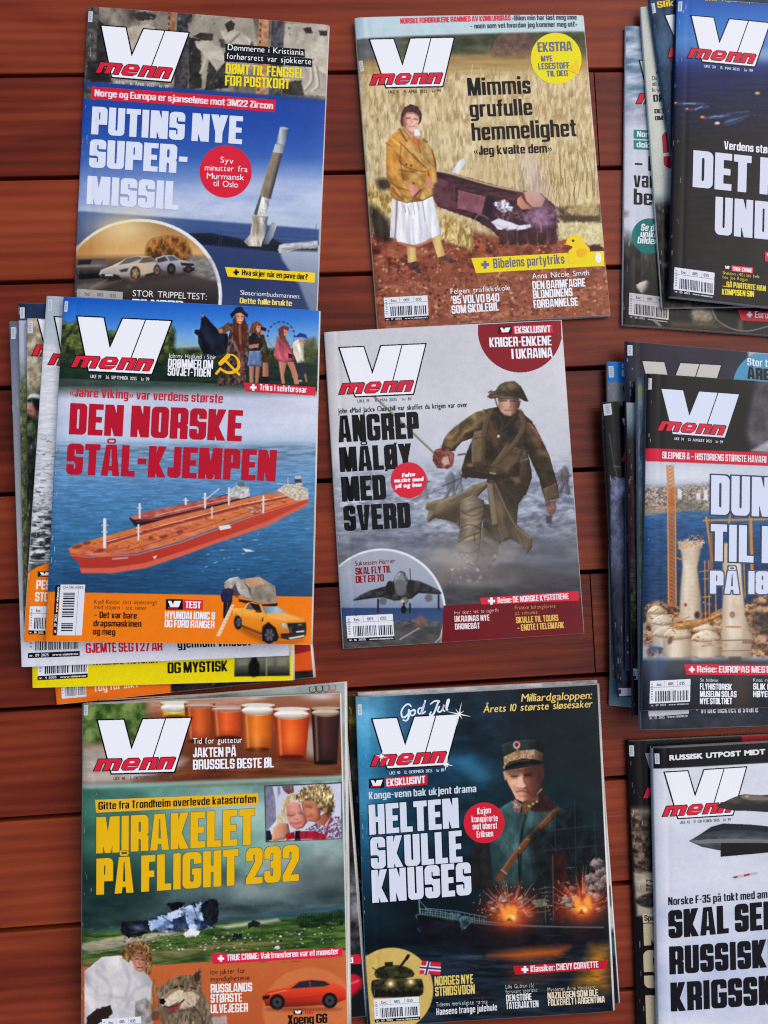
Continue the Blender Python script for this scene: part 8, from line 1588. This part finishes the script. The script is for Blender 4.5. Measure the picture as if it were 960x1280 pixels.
# ================================================================== magazines showing only an edge, lower in the piles
UST = 1.1
def pile_tanker():
    # lowest: orange foot, dark picture
    m = Mag('orange and black magazine, lowest of the left middle pile', [(31, 482), (353, 448), (392, 847), (71, 881)], .0048, .0044, step=UST, creep=.002, back=(150, 150, 150))
    m.zoom(60, 780, 2.5263); m.fill((30, 26, 28)); m.poly([(-200, -60), (385, -60), (392, 240), (0, 290), (-200, 300)], (242, 126, 30), 1, 1)
    m.poly([(385, 150), (840, 110), (840, 190), (390, 245)], tex((22, 18, 18), (70, 58, 54), 40, 14, 4), 1, 3); m.poly([(640, 40), (850, 20), (850, 146), (770, 150)], (222, 92, 30), 1, 2); m.poly([(770, 40), (850, 30), (850, 80), (780, 96)], (150, 30, 40), 1, 2); m.specks([(400, 190), (780, 165), (780, 180), (400, 230)], 30, 3, 9, [(110, 96, 84), (60, 40, 34)], 3)
    k = m.ink('teaser_text'); k.text('Tog for sikt', (145, 214), (285, 199), 26, 'B', (250, 226, 200)); barcode(m, (40, 150), (118, 143), (44, 250), 51, strip=None, stripcol=None); m.finish()
    # yellow
    m = Mag('yellow magazine with black lettering, second from the bottom of the left middle pile', [(34, 451), (360, 441), (366, 850.5), (40.6, 860)], .0092, .0043, step=UST, creep=.0016, back=(240, 224, 40), spine=(230, 212, 20))
    m.zoom(60, 780, 2.5263); m.fill((242, 224, 14)); m.poly([(590, 60), (762, 52), (764, 164), (588, 166)], vgrad((60, (60, 64, 60)), (110, (130, 134, 110)), (140, (90, 90, 76)), (165, (24, 22, 22))), 1, 1.2)
    for x, w_ in ((600, 30), (690, 20), (724, 30)): m.poly([(x, 100), (x + w_, 100), (x + w_, 130), (x, 132)], (150, 150, 130), .7, 3)
    m.poly([(636, 164), (634, 130), (642, 112), (646, 100), (656, 100), (660, 112), (668, 130), (664, 164)], (18, 18, 20), 1, 2, 2); m.line([(690, 100), (690, 164)], 4, (200, 196, 160), .6)
    k = m.ink('teaser_text'); k.text('WALDORF ASTORIA', (140, 130), (346, 123), 30, 'H', (120, 60, 20)); k.text('OG MYSTISK', (378, 156), (568, 149), 34, 'H', (26, 22, 14))
    m.zoom(10, 600, 4.4167); barcode(m, (168, 940), (446, 925), (162, 1106), 52, strip='nr. 4 2025  www.vimenn.no'); m.finish()
    # white foot, grey head
    m = Mag('white magazine with red lettering along its foot, in the left middle pile', [(11.6, 401.6), (343, 400), (361, 819.6), (27, 834)], .0136, .0043, step=UST, creep=.0016, back=(236, 236, 238))
    m.zoom(10, 360, 4.925); m.fill(vgrad((200, (112, 118, 136)), (600, (140, 146, 160)), (1100, (160, 164, 168)), (1700, (190, 190, 190)), (2080, (206, 206, 210)), (2110, (232, 233, 240))))
    spine_tag(m, (18, 240), (46, 240), (18, 312))
    m.zoom(60, 780, 2.5263); m.poly([(-130, -40), (780, -60), (780, 130), (-130, 160)], (232, 233, 240), 1, 8)
    k = m.ink('teaser_text'); k.text('GJEMTE SEG I 27 ÅR', (120, 92), (362, 84), 31, 'H', (222, 36, 66)); k.text('gjennom vinduet', (410, 76), (640, 68), 32, 'B', (30, 28, 32))
    m.zoom(10, 600, 4.4167); barcode(m, (112, 780), (398, 768), (110, 984), 53, strip='nr. 09 2025  www.vimenn.no'); m.finish()
    # navy head, pale cover
    m = Mag('magazine with a navy blue head and pale body, in the left middle pile', [(23, 378), (348, 391), (360, 796), (30, 802)], .0180, .0043, step=UST, back=(200, 204, 210))
    m.zoom(10, 360, 4.925); m.fill((196, 200, 212)); m.poly([(-50, -50), (1800, 20), (1800, 300), (-50, 190)], tex((34, 52, 80), (52, 72, 104), 60, 40, 3), 1, 1.5)
    m.poly([(0, 560), (200, 560), (200, 2300), (0, 2300)], tex((38, 46, 24), (120, 130, 56), 16, 22, 5, 4, 2.6), 1, 60); m.line([(104, 220), (104, 620)], 6, (120, 124, 132), .6, 2); m.poly([(0, 900), (200, 900), (200, 1000), (0, 1000)], (70, 80, 40), .6, 20)
    spine_tag(m, (72, 118), (102, 119), (72, 186)); m.finish()
    # soldier in camouflage
    m = Mag('magazine with a camouflaged soldier in a cap, directly under the white birch bark magazine', [(33.4, 397.5), (356, 411), (362, 800), (33.5, 801)], .0224, .0043, step=.85, back=(60, 62, 54), spine=(120, 112, 92))
    m.zoom(10, 360, 4.925); m.fill(tex((150, 132, 104), (214, 204, 184), 26, 30, 4, 4, 2.4))
    m.poly([(100, 640), (400, 640), (400, 2300), (100, 2300)], tex((40, 46, 30), (104, 116, 72), 22, 26, 6, 4, 2.6), 1, 30)
    m.poly([(112, 700), (130, 656), (170, 650), (215, 664), (220, 690), (160, 690)], (206, 210, 206), 1, 4, 3); m.poly([(110, 690), (150, 676), (200, 690), (150, 706)], (30, 32, 28), 1, 3, 2)
    m.poly([(112, 716), (140, 704), (176, 712), (184, 760), (168, 800), (130, 806), (110, 780)], hgrad((110, (206, 150, 140)), (180, (150, 96, 88))), 1, 3, 3); m.line([(114, 752), (140, 756)], 7, (90, 60, 54), .8, 3); m.line([(116, 784), (140, 786)], 5, (150, 70, 70), .8, 3); m.poly([(150, 700), (190, 690), (200, 740), (176, 756)], (26, 24, 26), 1, 4, 2)
    m.poly([(90, 820), (160, 800), (230, 900), (230, 1300), (100, 1300)], tex((24, 24, 24), (74, 86, 62), 22, 30, 5, 4, 2.6), 1, 8, 2); m.poly([(100, 840), (150, 830), (160, 880), (110, 890)], (112, 140, 90), .8, 8, 2); m.poly([(110, 1000), (160, 940), (170, 960), (120, 1040)], (96, 100, 110), .7, 6); m.poly([(150, 1000), (400, 1000), (400, 2300), (110, 2300), (110, 1200)], (26, 24, 24), .8, 30)
    m.poly([(60, 960), (104, 960), (100, 1240), (60, 1240)], tex((70, 90, 20), (170, 180, 60), 14, 16, 8, 3, 2.4), .9, 10)
    masthead(m, (170, 130), (700, 150)); spine_tag(m, (124, 206), (154, 207), (122, 276)); m.finish()
    # birch bark
    m = Mag('magazine with white birch bark and an orange foot, directly under the red tanker magazine', [(58.5, 369.5), (376, 391), (362, 803), (29.2, 801.5)], .0270, .0045, step=.85, back=(230, 230, 230), spine=(222, 224, 228))
    m.zoom(10, 360, 4.925)
    m.fill(mixf(tex((214, 216, 220), (244, 245, 248), 60, 9, 4, 4, 2.0), (176, 180, 186), lambda x, y: nz(40, 5, 6, 4, 2.6, -.2)(x, y) * np.clip((y - 700) / 500, .1, .8)))
    m.poly([(100, -40), (700, -20), (700, 380), (100, 338)], vgrad((40, (176, 190, 200)), (340, (204, 212, 218))), 1, 2)
    r = random.Random(6)
    for i in range(70):
        y = 900 + 500 * r.random() ** .7; x = r.uniform(140, 330) - (y - 900) * .05; L = r.uniform(8, 34); m.line([(x, y), (x + L * .5, y + r.uniform(-2, 8)), (x + L, y + r.uniform(-8, 14))], r.uniform(2, 6), (60, 62, 64), r.uniform(.4, .9), 1.5)
    m.zoom(10, 600, 4.4167); m.poly([(90, 150), (400, 150), (400, 520), (80, 520)], tex((20, 24, 26), (226, 230, 230), 34, 16, 9, 4, 4.2), .85, 40); m.poly([(110, 480), (240, 440), (240, 520), (100, 520)], (40, 44, 40), .6, 12)
    for i in range(16): y = 200 + i * 17; m.line([(128 - i, y), (170, y + r.uniform(-12, 12)), (230, y + r.uniform(-16, 16))], r.uniform(3, 8), r.choice([(24, 28, 28), (236, 240, 240)]), .7, 2, 3)
    m.poly([(60, 540), (100, 516), (160, 480), (230, 456), (600, 440), (600, 960), (60, 960)], (244, 134, 24), 1, 1.5, 0)
    k = m.ink('teaser_text'); minilogo(k, 164, 504, 90, 30, dark=(40, 20, 20)); k.text('PEST', (154, 604), (262, 606), 52, 'H', (250, 236, 222)); k.text('STORM', (148, 670), (290, 672), 52, 'H', (250, 236, 222))
    barcode(m, (120, 697), (330, 700), (112, 852), 54, strip='nr. 38 2025  www.vimenn.no')
    m.zoom(10, 360, 4.925); masthead(m, (290, 180), (830, 212), edge=True); spine_tag(m, (246, 70), (272, 72), (243, 138)); m.finish()

def pile_flight():
    m = Mag('dark magazine with grey smoke and a red banner, lowest of the left front pile', [(122, 876), (427, 858), (457.5, 1271), (142, 1294)], .0088, .0040, step=UST, creep=.0022, back=(214, 214, 216))
    m.zoom(410, 840, 2.9111); m.fill((24, 24, 28)); m.poly([(-700, 300), (160, 300), (160, 760), (-700, 760)], tex((18, 18, 22), (60, 60, 66), 30, 50, 3, 4, 2), 1, 10)
    m.poly([(-700, 740), (170, 740), (170, 920), (-700, 920)], tex((70, 72, 78), (150, 152, 158), 30, 24, 5, 4, 2.2), 1, 30); m.poly([(-700, 900), (170, 900), (170, 1030), (-700, 1030)], tex((26, 26, 30), (84, 84, 90), 26, 20, 7, 4, 2.2), .9, 14)
    m.poly([(60, 1110), (100, 1100), (124, 1120), (124, 1150), (90, 1180), (60, 1190)], (196, 30, 50), 1, 3, 2); m.line([(66, 1140), (110, 1124)], 6, (250, 160, 170), .7, 3)
    k = m.ink('banner'); k.poly([(-300, 1040), (128, 1028), (130, 1062), (-300, 1076)], (206, 32, 58), 1.0); k.text('Reise: Island', (-60, 1066), (92, 1058), 22, 'B', WHITE); m.finish()
    m = Mag('grey green magazine with interlaced rings in its corner, directly under the beer glass magazine', [(110, 882), (430.6, 853.7), (436, 1286), (116, 1300)], .0165, .0072, step=UST, creep=.0022, back=(226, 226, 226))
    m.zoom(60, 780, 2.5263); m.fill(tex((120, 128, 126), (182, 190, 188), 60, 40, 3)); m.poly([(300, 200), (620, 180), (620, 260), (300, 270)], tex((90, 86, 80), (150, 146, 140), 30, 12, 3), .8, 20); m.poly([(600, 206), (960, 180), (960, 300), (600, 300)], (168, 180, 178), .6, 20)
    k = m.ink('emblem')
    for x, y, c in ((836, 206, (60, 70, 90)), (857, 204, (60, 56, 56)), (898, 200, (196, 80, 90)), (846, 214, (150, 140, 90)), (878, 202, (110, 120, 124))): k.poly(circ(x, y, 12.5), c, 1.0, cell=.3, hole=[circ(x, y, 9.8)])
    m.finish()

def pile_officer():
    m = Mag('dark brown and gold magazine, lowest of the middle front pile', [(434, 869), (737, 853.5), (758, 1262), (459, 1286)], .0041, .0038, step=UST, back=(40, 40, 44), spine=(70, 60, 34))
    m.zoom(410, 840, 2.9111); m.fill((22, 20, 20)); m.poly([(50, 70), (300, 60), (300, 250), (50, 270)], vgrad((80, (60, 50, 26)), (150, (84, 70, 26)), (180, (150, 126, 40)), (196, (70, 58, 24)), (260, (44, 38, 30))), 1, 10); m.poly([(50, 290), (200, 290), (200, 420), (50, 420)], tex((40, 38, 38), (96, 90, 88), 10, 14, 4), .8, 20); m.finish()
    m = Mag('dark navy magazine with white page edges, directly under the capped officer magazine', [(448, 866), (745.5, 850.5), (774, 1255), (471, 1277)], .0077, .0034, step=UST, creep=.0014, back=(220, 220, 222))
    m.zoom(720, 840, 2.9091); m.fill((26, 28, 40)); m.poly([(-900, 0), (200, 0), (200, 60), (-900, 130)], tex((150, 150, 152), (214, 214, 216), 60, 20, 3), 1, 8); m.poly([(-120, 20), (60, 10), (60, 40), (-120, 50)], tex((90, 86, 84), (180, 178, 176), 14, 8, 2), .8, 5)
    m.poly([(90, 560), (150, 560), (150, 940), (90, 940)], (206, 208, 212), .9, 10); m.poly([(90, 780), (128, 780), (128, 850), (90, 850)], (30, 30, 34), .9, 5); m.poly([(90, 960), (160, 960), (160, 1030), (90, 1030)], (52, 96, 96), .9, 6); m.finish()

def pile_boats():
    m = Mag('magazine with a cloudy sky and a teal roundel, lowest of the far right pile', [(783.5, 31.7), (1068, 50), (1067, 427), (779.3, 406)], .0050, .0045, step=.85, creep=.0014, back=(210, 206, 200), spine=(196, 200, 208))
    m.zoom(770, 0, 5.0526); m.fill((216, 219, 228))
    m.poly([(0, 100), (1600, 140), (1600, 800), (0, 770)], mixf(tex((110, 140, 164), (222, 226, 234), 160, 44, 4, 4, 3.0), tex((150, 154, 172), (206, 208, 218), 60, 40, 6), lambda x, y: np.clip((y - 560) / 150, 0, 1)), 1, 16)
    masthead(m, (152, 384), (650, 410), edge=True)
    k = m.ink('kicker'); k.poly([(112, 818), (460, 838), (460, 894), (112, 875)], (40, 128, 124), 1.0); k.poly([(112, 884), (420, 904), (420, 958), (112, 942)], (40, 128, 124), 1.0); k.text('Norges ukjente', (132, 864), (440, 884), 38, 'B', (226, 240, 240)); k.text('dokumentar', (130, 930), (400, 950), 38, 'B', (226, 240, 240))
    c = (24, 22, 26); k = m.ink('headline'); k.text('– I skogen', (116, 1072), (620, 1110), 92, 'B', c); k.text('var', (112, 1180), (244, 1188), 100, 'B', c); k.text('beftet', (112, 1290), (420, 1312), 100, 'B', c)
    m.zoom(770, 210, 5.0526)
    m.poly([(0, 400), (90, 440), (300, 430), (1600, 460), (1600, 1200), (0, 1200)], mixf(tex((40, 42, 38), (98, 98, 88), 26, 90, 5, 4, 2.2), (34, 30, 30), lambda x, y: np.clip((y - 560) / 200, 0, .85)), 1, 22); m.line([(160, 520), (168, 680)], 5, (120, 118, 104), .6, 3); m.poly([(0, 250), (75, 280), (70, 300), (0, 310)], (110, 100, 76), .7, 8)
    m.poly([(126, 738), (190, 708), (210, 730), (170, 790), (150, 780)], (206, 198, 180), 1, 3, 2); m.poly([(200, 700), (290, 690), (300, 780), (220, 780)], (30, 28, 28), .9, 8); m.poly([(230, 960), (246, 955), (290, 1000), (276, 1000)], (206, 196, 180), .9, 3)
    m.poly([(480, 890), (600, 900), (620, 960), (580, 980), (490, 970)], tex((150, 140, 120), (206, 196, 170), 20, 20, 4), .9, 8, 2); m.line(smooth([(610, 900), (640, 960), (720, 1010), (830, 1030), (960, 1000)], 5, False), 6, (190, 186, 180), .9, 2); m.poly([(350, 970), (700, 990), (640, 1010), (350, 1000)], (150, 120, 80), .6, 8); m.poly([(770, 960), (800, 950), (800, 1030), (770, 1020)], (120, 110, 96), .7, 4)
    k = m.ink('badge'); k.poly(circ(212, 430, 112), (18, 118, 112), 1.0); k.text('Se de', (156, 396), (262, 400), 44, 'B', WHITE, shear=.14); k.text('unike', (152, 436), (262, 440), 42, 'B', WHITE, shear=.14); k.text('bildene', (134, 476), (290, 484), 44, 'B', WHITE, shear=.14)
    k = m.ink('banner'); k.poly([(770, 898), (1300, 926), (1300, 990), (790, 962)], (206, 36, 60), 1.0); plus(k, 843, 926, 18, WHITE); k.text('Europas fineste', (876, 946), (1180, 962), 42, 'B', (250, 226, 232))
    barcode(m, (85, 787), (336, 820), (80, 950), 61, white=(206, 200, 198), strip='nr. 28 2025  www.vimenn.no', stripcol=None, striptext=(190, 186, 184)); m.finish()
    m = Mag('cream magazine with a red letter, between the cloudy sky magazine and the slate blue one', [(801.7, 8), (1087, 3), (1116, 380), (829, 385)], .0092, .0040, step=.85, creep=.0016, back=(226, 228, 232), spine=(206, 208, 196))
    m.zoom(770, 0, 5.0526); m.fill((218, 219, 204)); m.poly([(150, 0), (200, 0), (330, 1000), (250, 1000)], (226, 227, 214), .6, 30)
    k = m.ink('teaser_text'); g = (120, 122, 116)
    for t_, y in (('Du vil ikke tro', 506), ('skandalene', 542), ('kvinnene', 580)): k.text(t_, (230, y), (400, y - 4), 26, 'S', g)
    k.text('DØDSKYSS', (238, 642), (500, 634), 44, 'B', (30, 30, 30)); k.text('DETTE SIER', (244, 716), (440, 710), 28, 'H', (34, 34, 34)); k.text('OM SOMMER', (248, 760), (450, 752), 28, 'H', (34, 34, 34))
    k = m.ink('headline'); k.text('SVIK', (306, 1066), (900, 1040), 236, 'H', (196, 26, 50)); masthead(m, (260, 190), (760, 180))
    m.zoom(770, 210, 5.0526); m.poly([(230, 170), (1600, 150), (1600, 240), (240, 250)], vgrad((160, (190, 196, 196)), (240, (120, 126, 130))), 1, 10); m.poly([(240, 235), (300, 226), (1600, 220), (1600, 980), (280, 980)], tex((24, 20, 22), (76, 66, 62), 24, 40, 5, 4, 2.2), 1, 8); m.poly([(270, 470), (340, 460), (340, 520), (280, 520)], (110, 90, 80), .8, 8); m.poly([(290, 600), (330, 596), (330, 630), (295, 630)], (196, 150, 130), .8, 5)
    m.finish()
    m = Mag('slate blue magazine with yellow lettering on its head, directly under the small boats magazine', [(812, -3), (1094, -37), (1146, 338), (866, 372)], .0134, .0040, step=.85, creep=.0014, back=(200, 204, 212), spine=(52, 78, 108))
    m.zoom(770, 0, 5.0526); m.fill(mixf(vgrad((0, (56, 84, 112)), (300, (74, 110, 142)), (500, (50, 84, 116)), (900, (34, 56, 84))), (30, 50, 76), nz(60, 120, 4)))
    k = m.ink('top_line'); k.text('Slik skal det', (262, 50), (620, 6), 40, 'B', (240, 200, 60)); masthead(m, (312, 98), (800, 44)); spine_tag(m, (214, 22), (244, 18), (224, 84)); m.finish()

def pile_platform():
    m = Mag('teal magazine, lowest of the right middle pile', [(780, 488), (1075, 508), (1060, 906), (763, 882)], .0050, .0045, step=UST, back=(150, 170, 176), spine=(120, 146, 152))
    m.zoom(745, 670, 4.923); m.fill(tex((112, 140, 148), (140, 166, 172), 80, 80, 3)); k = m.ink('teaser_text'); k.poly([(140, 935), (600, 962), (600, 1010), (140, 985)], (206, 212, 216), 1.0); k.text('nr. 22 2025  www.vimenn.no', (148, 968), (420, 984), 22, 'S', (120, 130, 136)); m.finish()
    m = Mag('magazine with a bright blue head and grey body, in the right middle pile', [(760, 452), (1056, 458), (1062, 848), (765, 850)], .0100, .0045, step=UST, back=(180, 184, 190), spine=(110, 120, 130))
    m.zoom(745, 420, 4.923); m.fill(tex((120, 126, 132), (158, 162, 168), 50, 60, 3)); m.poly([(0, 100), (1600, 140), (1600, 320), (0, 280)], (28, 134, 214), 1, 2); m.poly([(0, 700), (200, 700), (200, 2300), (0, 2300)], (46, 56, 60), .9, 60); m.poly([(60, 960), (130, 960), (140, 1060), (60, 1060)], (206, 60, 100), .9, 16)
    k = m.ink('top_line'); k.text('Slik kjører', (158, 196), (420, 200), 26, 'B', (200, 226, 244)); k.text('BILEN', (158, 248), (330, 252), 40, 'H', (220, 236, 248)); spine_tag(m, (78, 184), (108, 185), (82, 254)); masthead(m, (172, 318), (650, 330)); m.finish()
    m = Mag('black magazine with creased spine and a lavender picture, on top of the bright blue one', [(753, 503), (1046, 478), (1074, 853), (774, 872)], .0150, .0045, step=.85, creep=.0012, back=(90, 92, 100), spine=(52, 54, 56))
    m.zoom(745, 420, 4.923); m.fill((24, 23, 26)); m.poly([(90, 876), (1600, 800), (1600, 2400), (100, 2400)], mixf(vgrad((870, (176, 184, 224)), (1100, (150, 158, 196)), (1400, (110, 114, 136)), (1560, (46, 48, 66)), (1900, (22, 22, 30))), (70, 74, 96), nz(36, 60, 5)), 1, 3)
    m.poly([(150, 1000), (200, 960), (230, 1180), (180, 1160)], (46, 48, 60), .8, 12); m.specks([(100, 780), (180, 780), (180, 1100), (110, 1100)], 16, 3, 10, [(226, 228, 232)], 5, asp=(.1, .3)); m.line(smooth([(82, 600), (110, 780), (130, 860), (126, 900)], 4, False), 3, (190, 192, 196), .8, 1.4); m.line([(112, 800), (150, 806)], 4, (206, 206, 208), .8)
    masthead(m, (160, 508), (640, 466)); spine_tag(m, (44, 420), (92, 414), (52, 490))
    m.zoom(745, 670, 4.923); k = m.ink('teaser_text'); k.poly([(140, 938), (500, 920), (500, 968), (142, 986)], (206, 208, 212), 1.0); m.finish()
    m = Mag('navy magazine with a pale grey masthead and blue roundel, showing behind the platform magazine', [(783.6, 426), (1083, 453), (1086, 842), (784, 838)], .0200, .0045, step=UST, back=(70, 72, 84), spine=(62, 66, 84))
    m.zoom(740, 410, 2.4636); m.fill(tex((38, 40, 58), (50, 52, 72), 80, 80, 3)); m.poly([(478, 62), (900, 100), (900, 160), (485, 120)], (196, 192, 192), .9, 3)
    masthead(m, (155, 102), (397, 115), white=(202, 198, 196)); spine_tag(m, (110, 52), (125, 53), (110, 84))
    k = m.ink('badge'); k.poly(circ(540, 178, 106), (76, 150, 190), 1.0); k.text('Stor test av', (478, 116), (610, 126), 24, 'B', (220, 236, 244)); k.text('ÅRETS', (478, 156), (590, 166), 36, 'H', (20, 22, 30)); m.finish()
    m = Mag('maroon and black magazine with small green plants, in the right middle pile', [(784, 503), (1086, 520), (1096, 902), (793, 895)], .0252, .0048, step=.85, back=(60, 70, 70), spine=(60, 40, 44))
    m.zoom(745, 420, 4.923); m.fill((40, 26, 28)); m.poly([(150, 380), (1600, 420), (1600, 900), (150, 900)], vgrad((400, (190, 194, 196)), (520, (150, 170, 176)), (640, (70, 62, 66)), (900, (52, 30, 34))), 1, 6); m.poly([(150, 860), (400, 860), (400, 1500), (150, 1500)], tex((46, 24, 28), (104, 60, 62), 14, 40, 5, 4, 2.2), .9, 10)
    m.zoom(745, 670, 4.923); m.poly([(170, 140), (260, 140), (260, 340), (170, 340)], tex((30, 30, 30), (120, 116, 110), 60, 8, 4, 4, 2.6), .9, 14); m.poly([(180, 330), (260, 330), (260, 580), (180, 580)], tex((26, 34, 24), (96, 130, 70), 18, 18, 6, 4, 2.6), .95, 14); m.poly([(180, 570), (1500, 560), (1500, 1200), (180, 1200)], (20, 18, 20), 1, 16)
    k = m.ink('barcode'); k.poly([(216, 816), (470, 820), (470, 890), (216, 884)], (206, 206, 210), 1.0); k.poly([(226, 830), (228, 830), (228, 880), (226, 880)], (60, 60, 64), 1.7, cell=.3); k.poly([(234, 830), (239, 830), (239, 880), (234, 880)], (60, 60, 64), 1.7, cell=.3); spine_tag(m, (214, 388), (250, 390), (216, 458)) if False else None; m.finish()
    m = Mag('pale blue edged magazine with white lettering at its foot, directly under the platform magazine', [(799, 471), (1102, 492), (1112, 902), (803, 913)], .0328, .0072, step=.85, creep=.0024, back=(120, 140, 140), spine=(112, 124, 136))
    m.zoom(745, 420, 4.923); m.fill((48, 54, 62)); m.poly([(230, 250), (330, 250), (330, 2000), (230, 2000)], mixf(vgrad((260, (92, 116, 156)), (320, (206, 190, 110)), (430, (150, 160, 172)), (560, (110, 120, 134)), (700, (80, 86, 92)), (740, (72, 104, 156)), (860, (130, 140, 150)), (1240, (120, 150, 90)), (1500, (112, 160, 74)), (1560, (140, 146, 140)), (1880, (30, 28, 30)), (2000, (26, 26, 30))), (200, 206, 210), nz(10, 80, 4, 3, 1.6, -.2)), 1, 6)
    m.zoom(800, 690, 5.3333); m.poly([(0, 900), (1600, 880), (1600, 1300), (0, 1300)], tex((34, 42, 54), (62, 70, 80), 70, 50, 3), 1, 20)
    k = m.ink('barcode'); k.poly([(56, 1010), (326, 1000), (326, 1078), (58, 1098)], (206, 208, 214), 1.0); k.text('nr. 32 2025  www.vimenn.no', (64, 1116), (318, 1098), 20, 'S', (190, 192, 198)); k = m.ink('teaser_text'); k.text('– Vi ble nektet å svare', (372, 1076), (786, 1068), 56, 'B', (222, 224, 228)); spine_tag(m, (2, 60), (22, 62), (2, 120)); m.finish()

def pile_jet():
    m = Mag('black magazine with brown foliage and cream letters, directly under the fighter jet magazine', [(786.3, 926.7), (1079, 913), (1096, 1320), (801.5, 1336)], .0064, .0058, step=.85, creep=.0012, back=(40, 38, 40), spine=(34, 30, 30))
    m.zoom(770, 900, 3.368); m.fill((26, 21, 22)); m.poly([(528, 40), (1200, 10), (1200, 90), (530, 96)], (166, 26, 40), 1, 1.5)
    m.poly([(60, 378), (400, 366), (400, 640), (80, 646)], mixf(tex((44, 32, 26), (150, 126, 104), 14, 16, 5, 5, 2.8), (20, 18, 18), lambda x, y: np.clip((x - 110) / 50, 0, .8)), 1, 3); m.poly([(70, 372), (200, 366), (200, 400), (70, 410)], (180, 168, 150), .6, 10)
    m.poly([(76, 644), (400, 630), (400, 820), (90, 826)], tex((150, 134, 116), (206, 192, 172), 50, 30, 3), 1, 4); m.poly([(84, 756), (120, 736), (170, 730), (170, 782), (130, 790), (90, 776)], tex((30, 26, 26), (84, 76, 70), 12, 8, 4), 1, 3, 2); m.ell(104, 636, 14, 8, (110, 96, 84), .8, 3)
    k = m.ink('teaser_text')
    for i, t_ in enumerate(('Møtte', 'Isak', 'Berg')): k.text(t_, (128, 684 + i * 18), (200, 682 + i * 18), 12, 'S', (60, 50, 44))
    k.poly([(112, 816), (300, 808), (300, 846), (114, 854)], (206, 192, 164), 1.0); k.text('Sporløst borte', (120, 846), (290, 838), 24, 'B', (40, 30, 26))
    k = m.ink('headline'); c = (196, 180, 144); k.text('NORGE', (118, 950), (520, 930), 92, 'H', c); k.text('SKAL', (120, 1130), (500, 1112), 160, 'H', c); k.text('IGJEN', (128, 1330), (560, 1310), 170, 'H', c)
    masthead(m, (122, 140), (470, 118), white=(176, 170, 166)); spine_tag(m, (57, 108), (76, 107), (58, 154)); m.finish()
pile_tanker(); pile_flight(); pile_officer(); pile_boats(); pile_platform(); pile_jet()
mag_missile(); mag_farm(); mag_soldier(); mag_tanker(.0335, .0045); mag_flight(.024, .007)
mag_officer(.0115, .0037); mag_boats(.018, .0045); mag_platform(.039, .0060); mag_jet(.014, .0075)
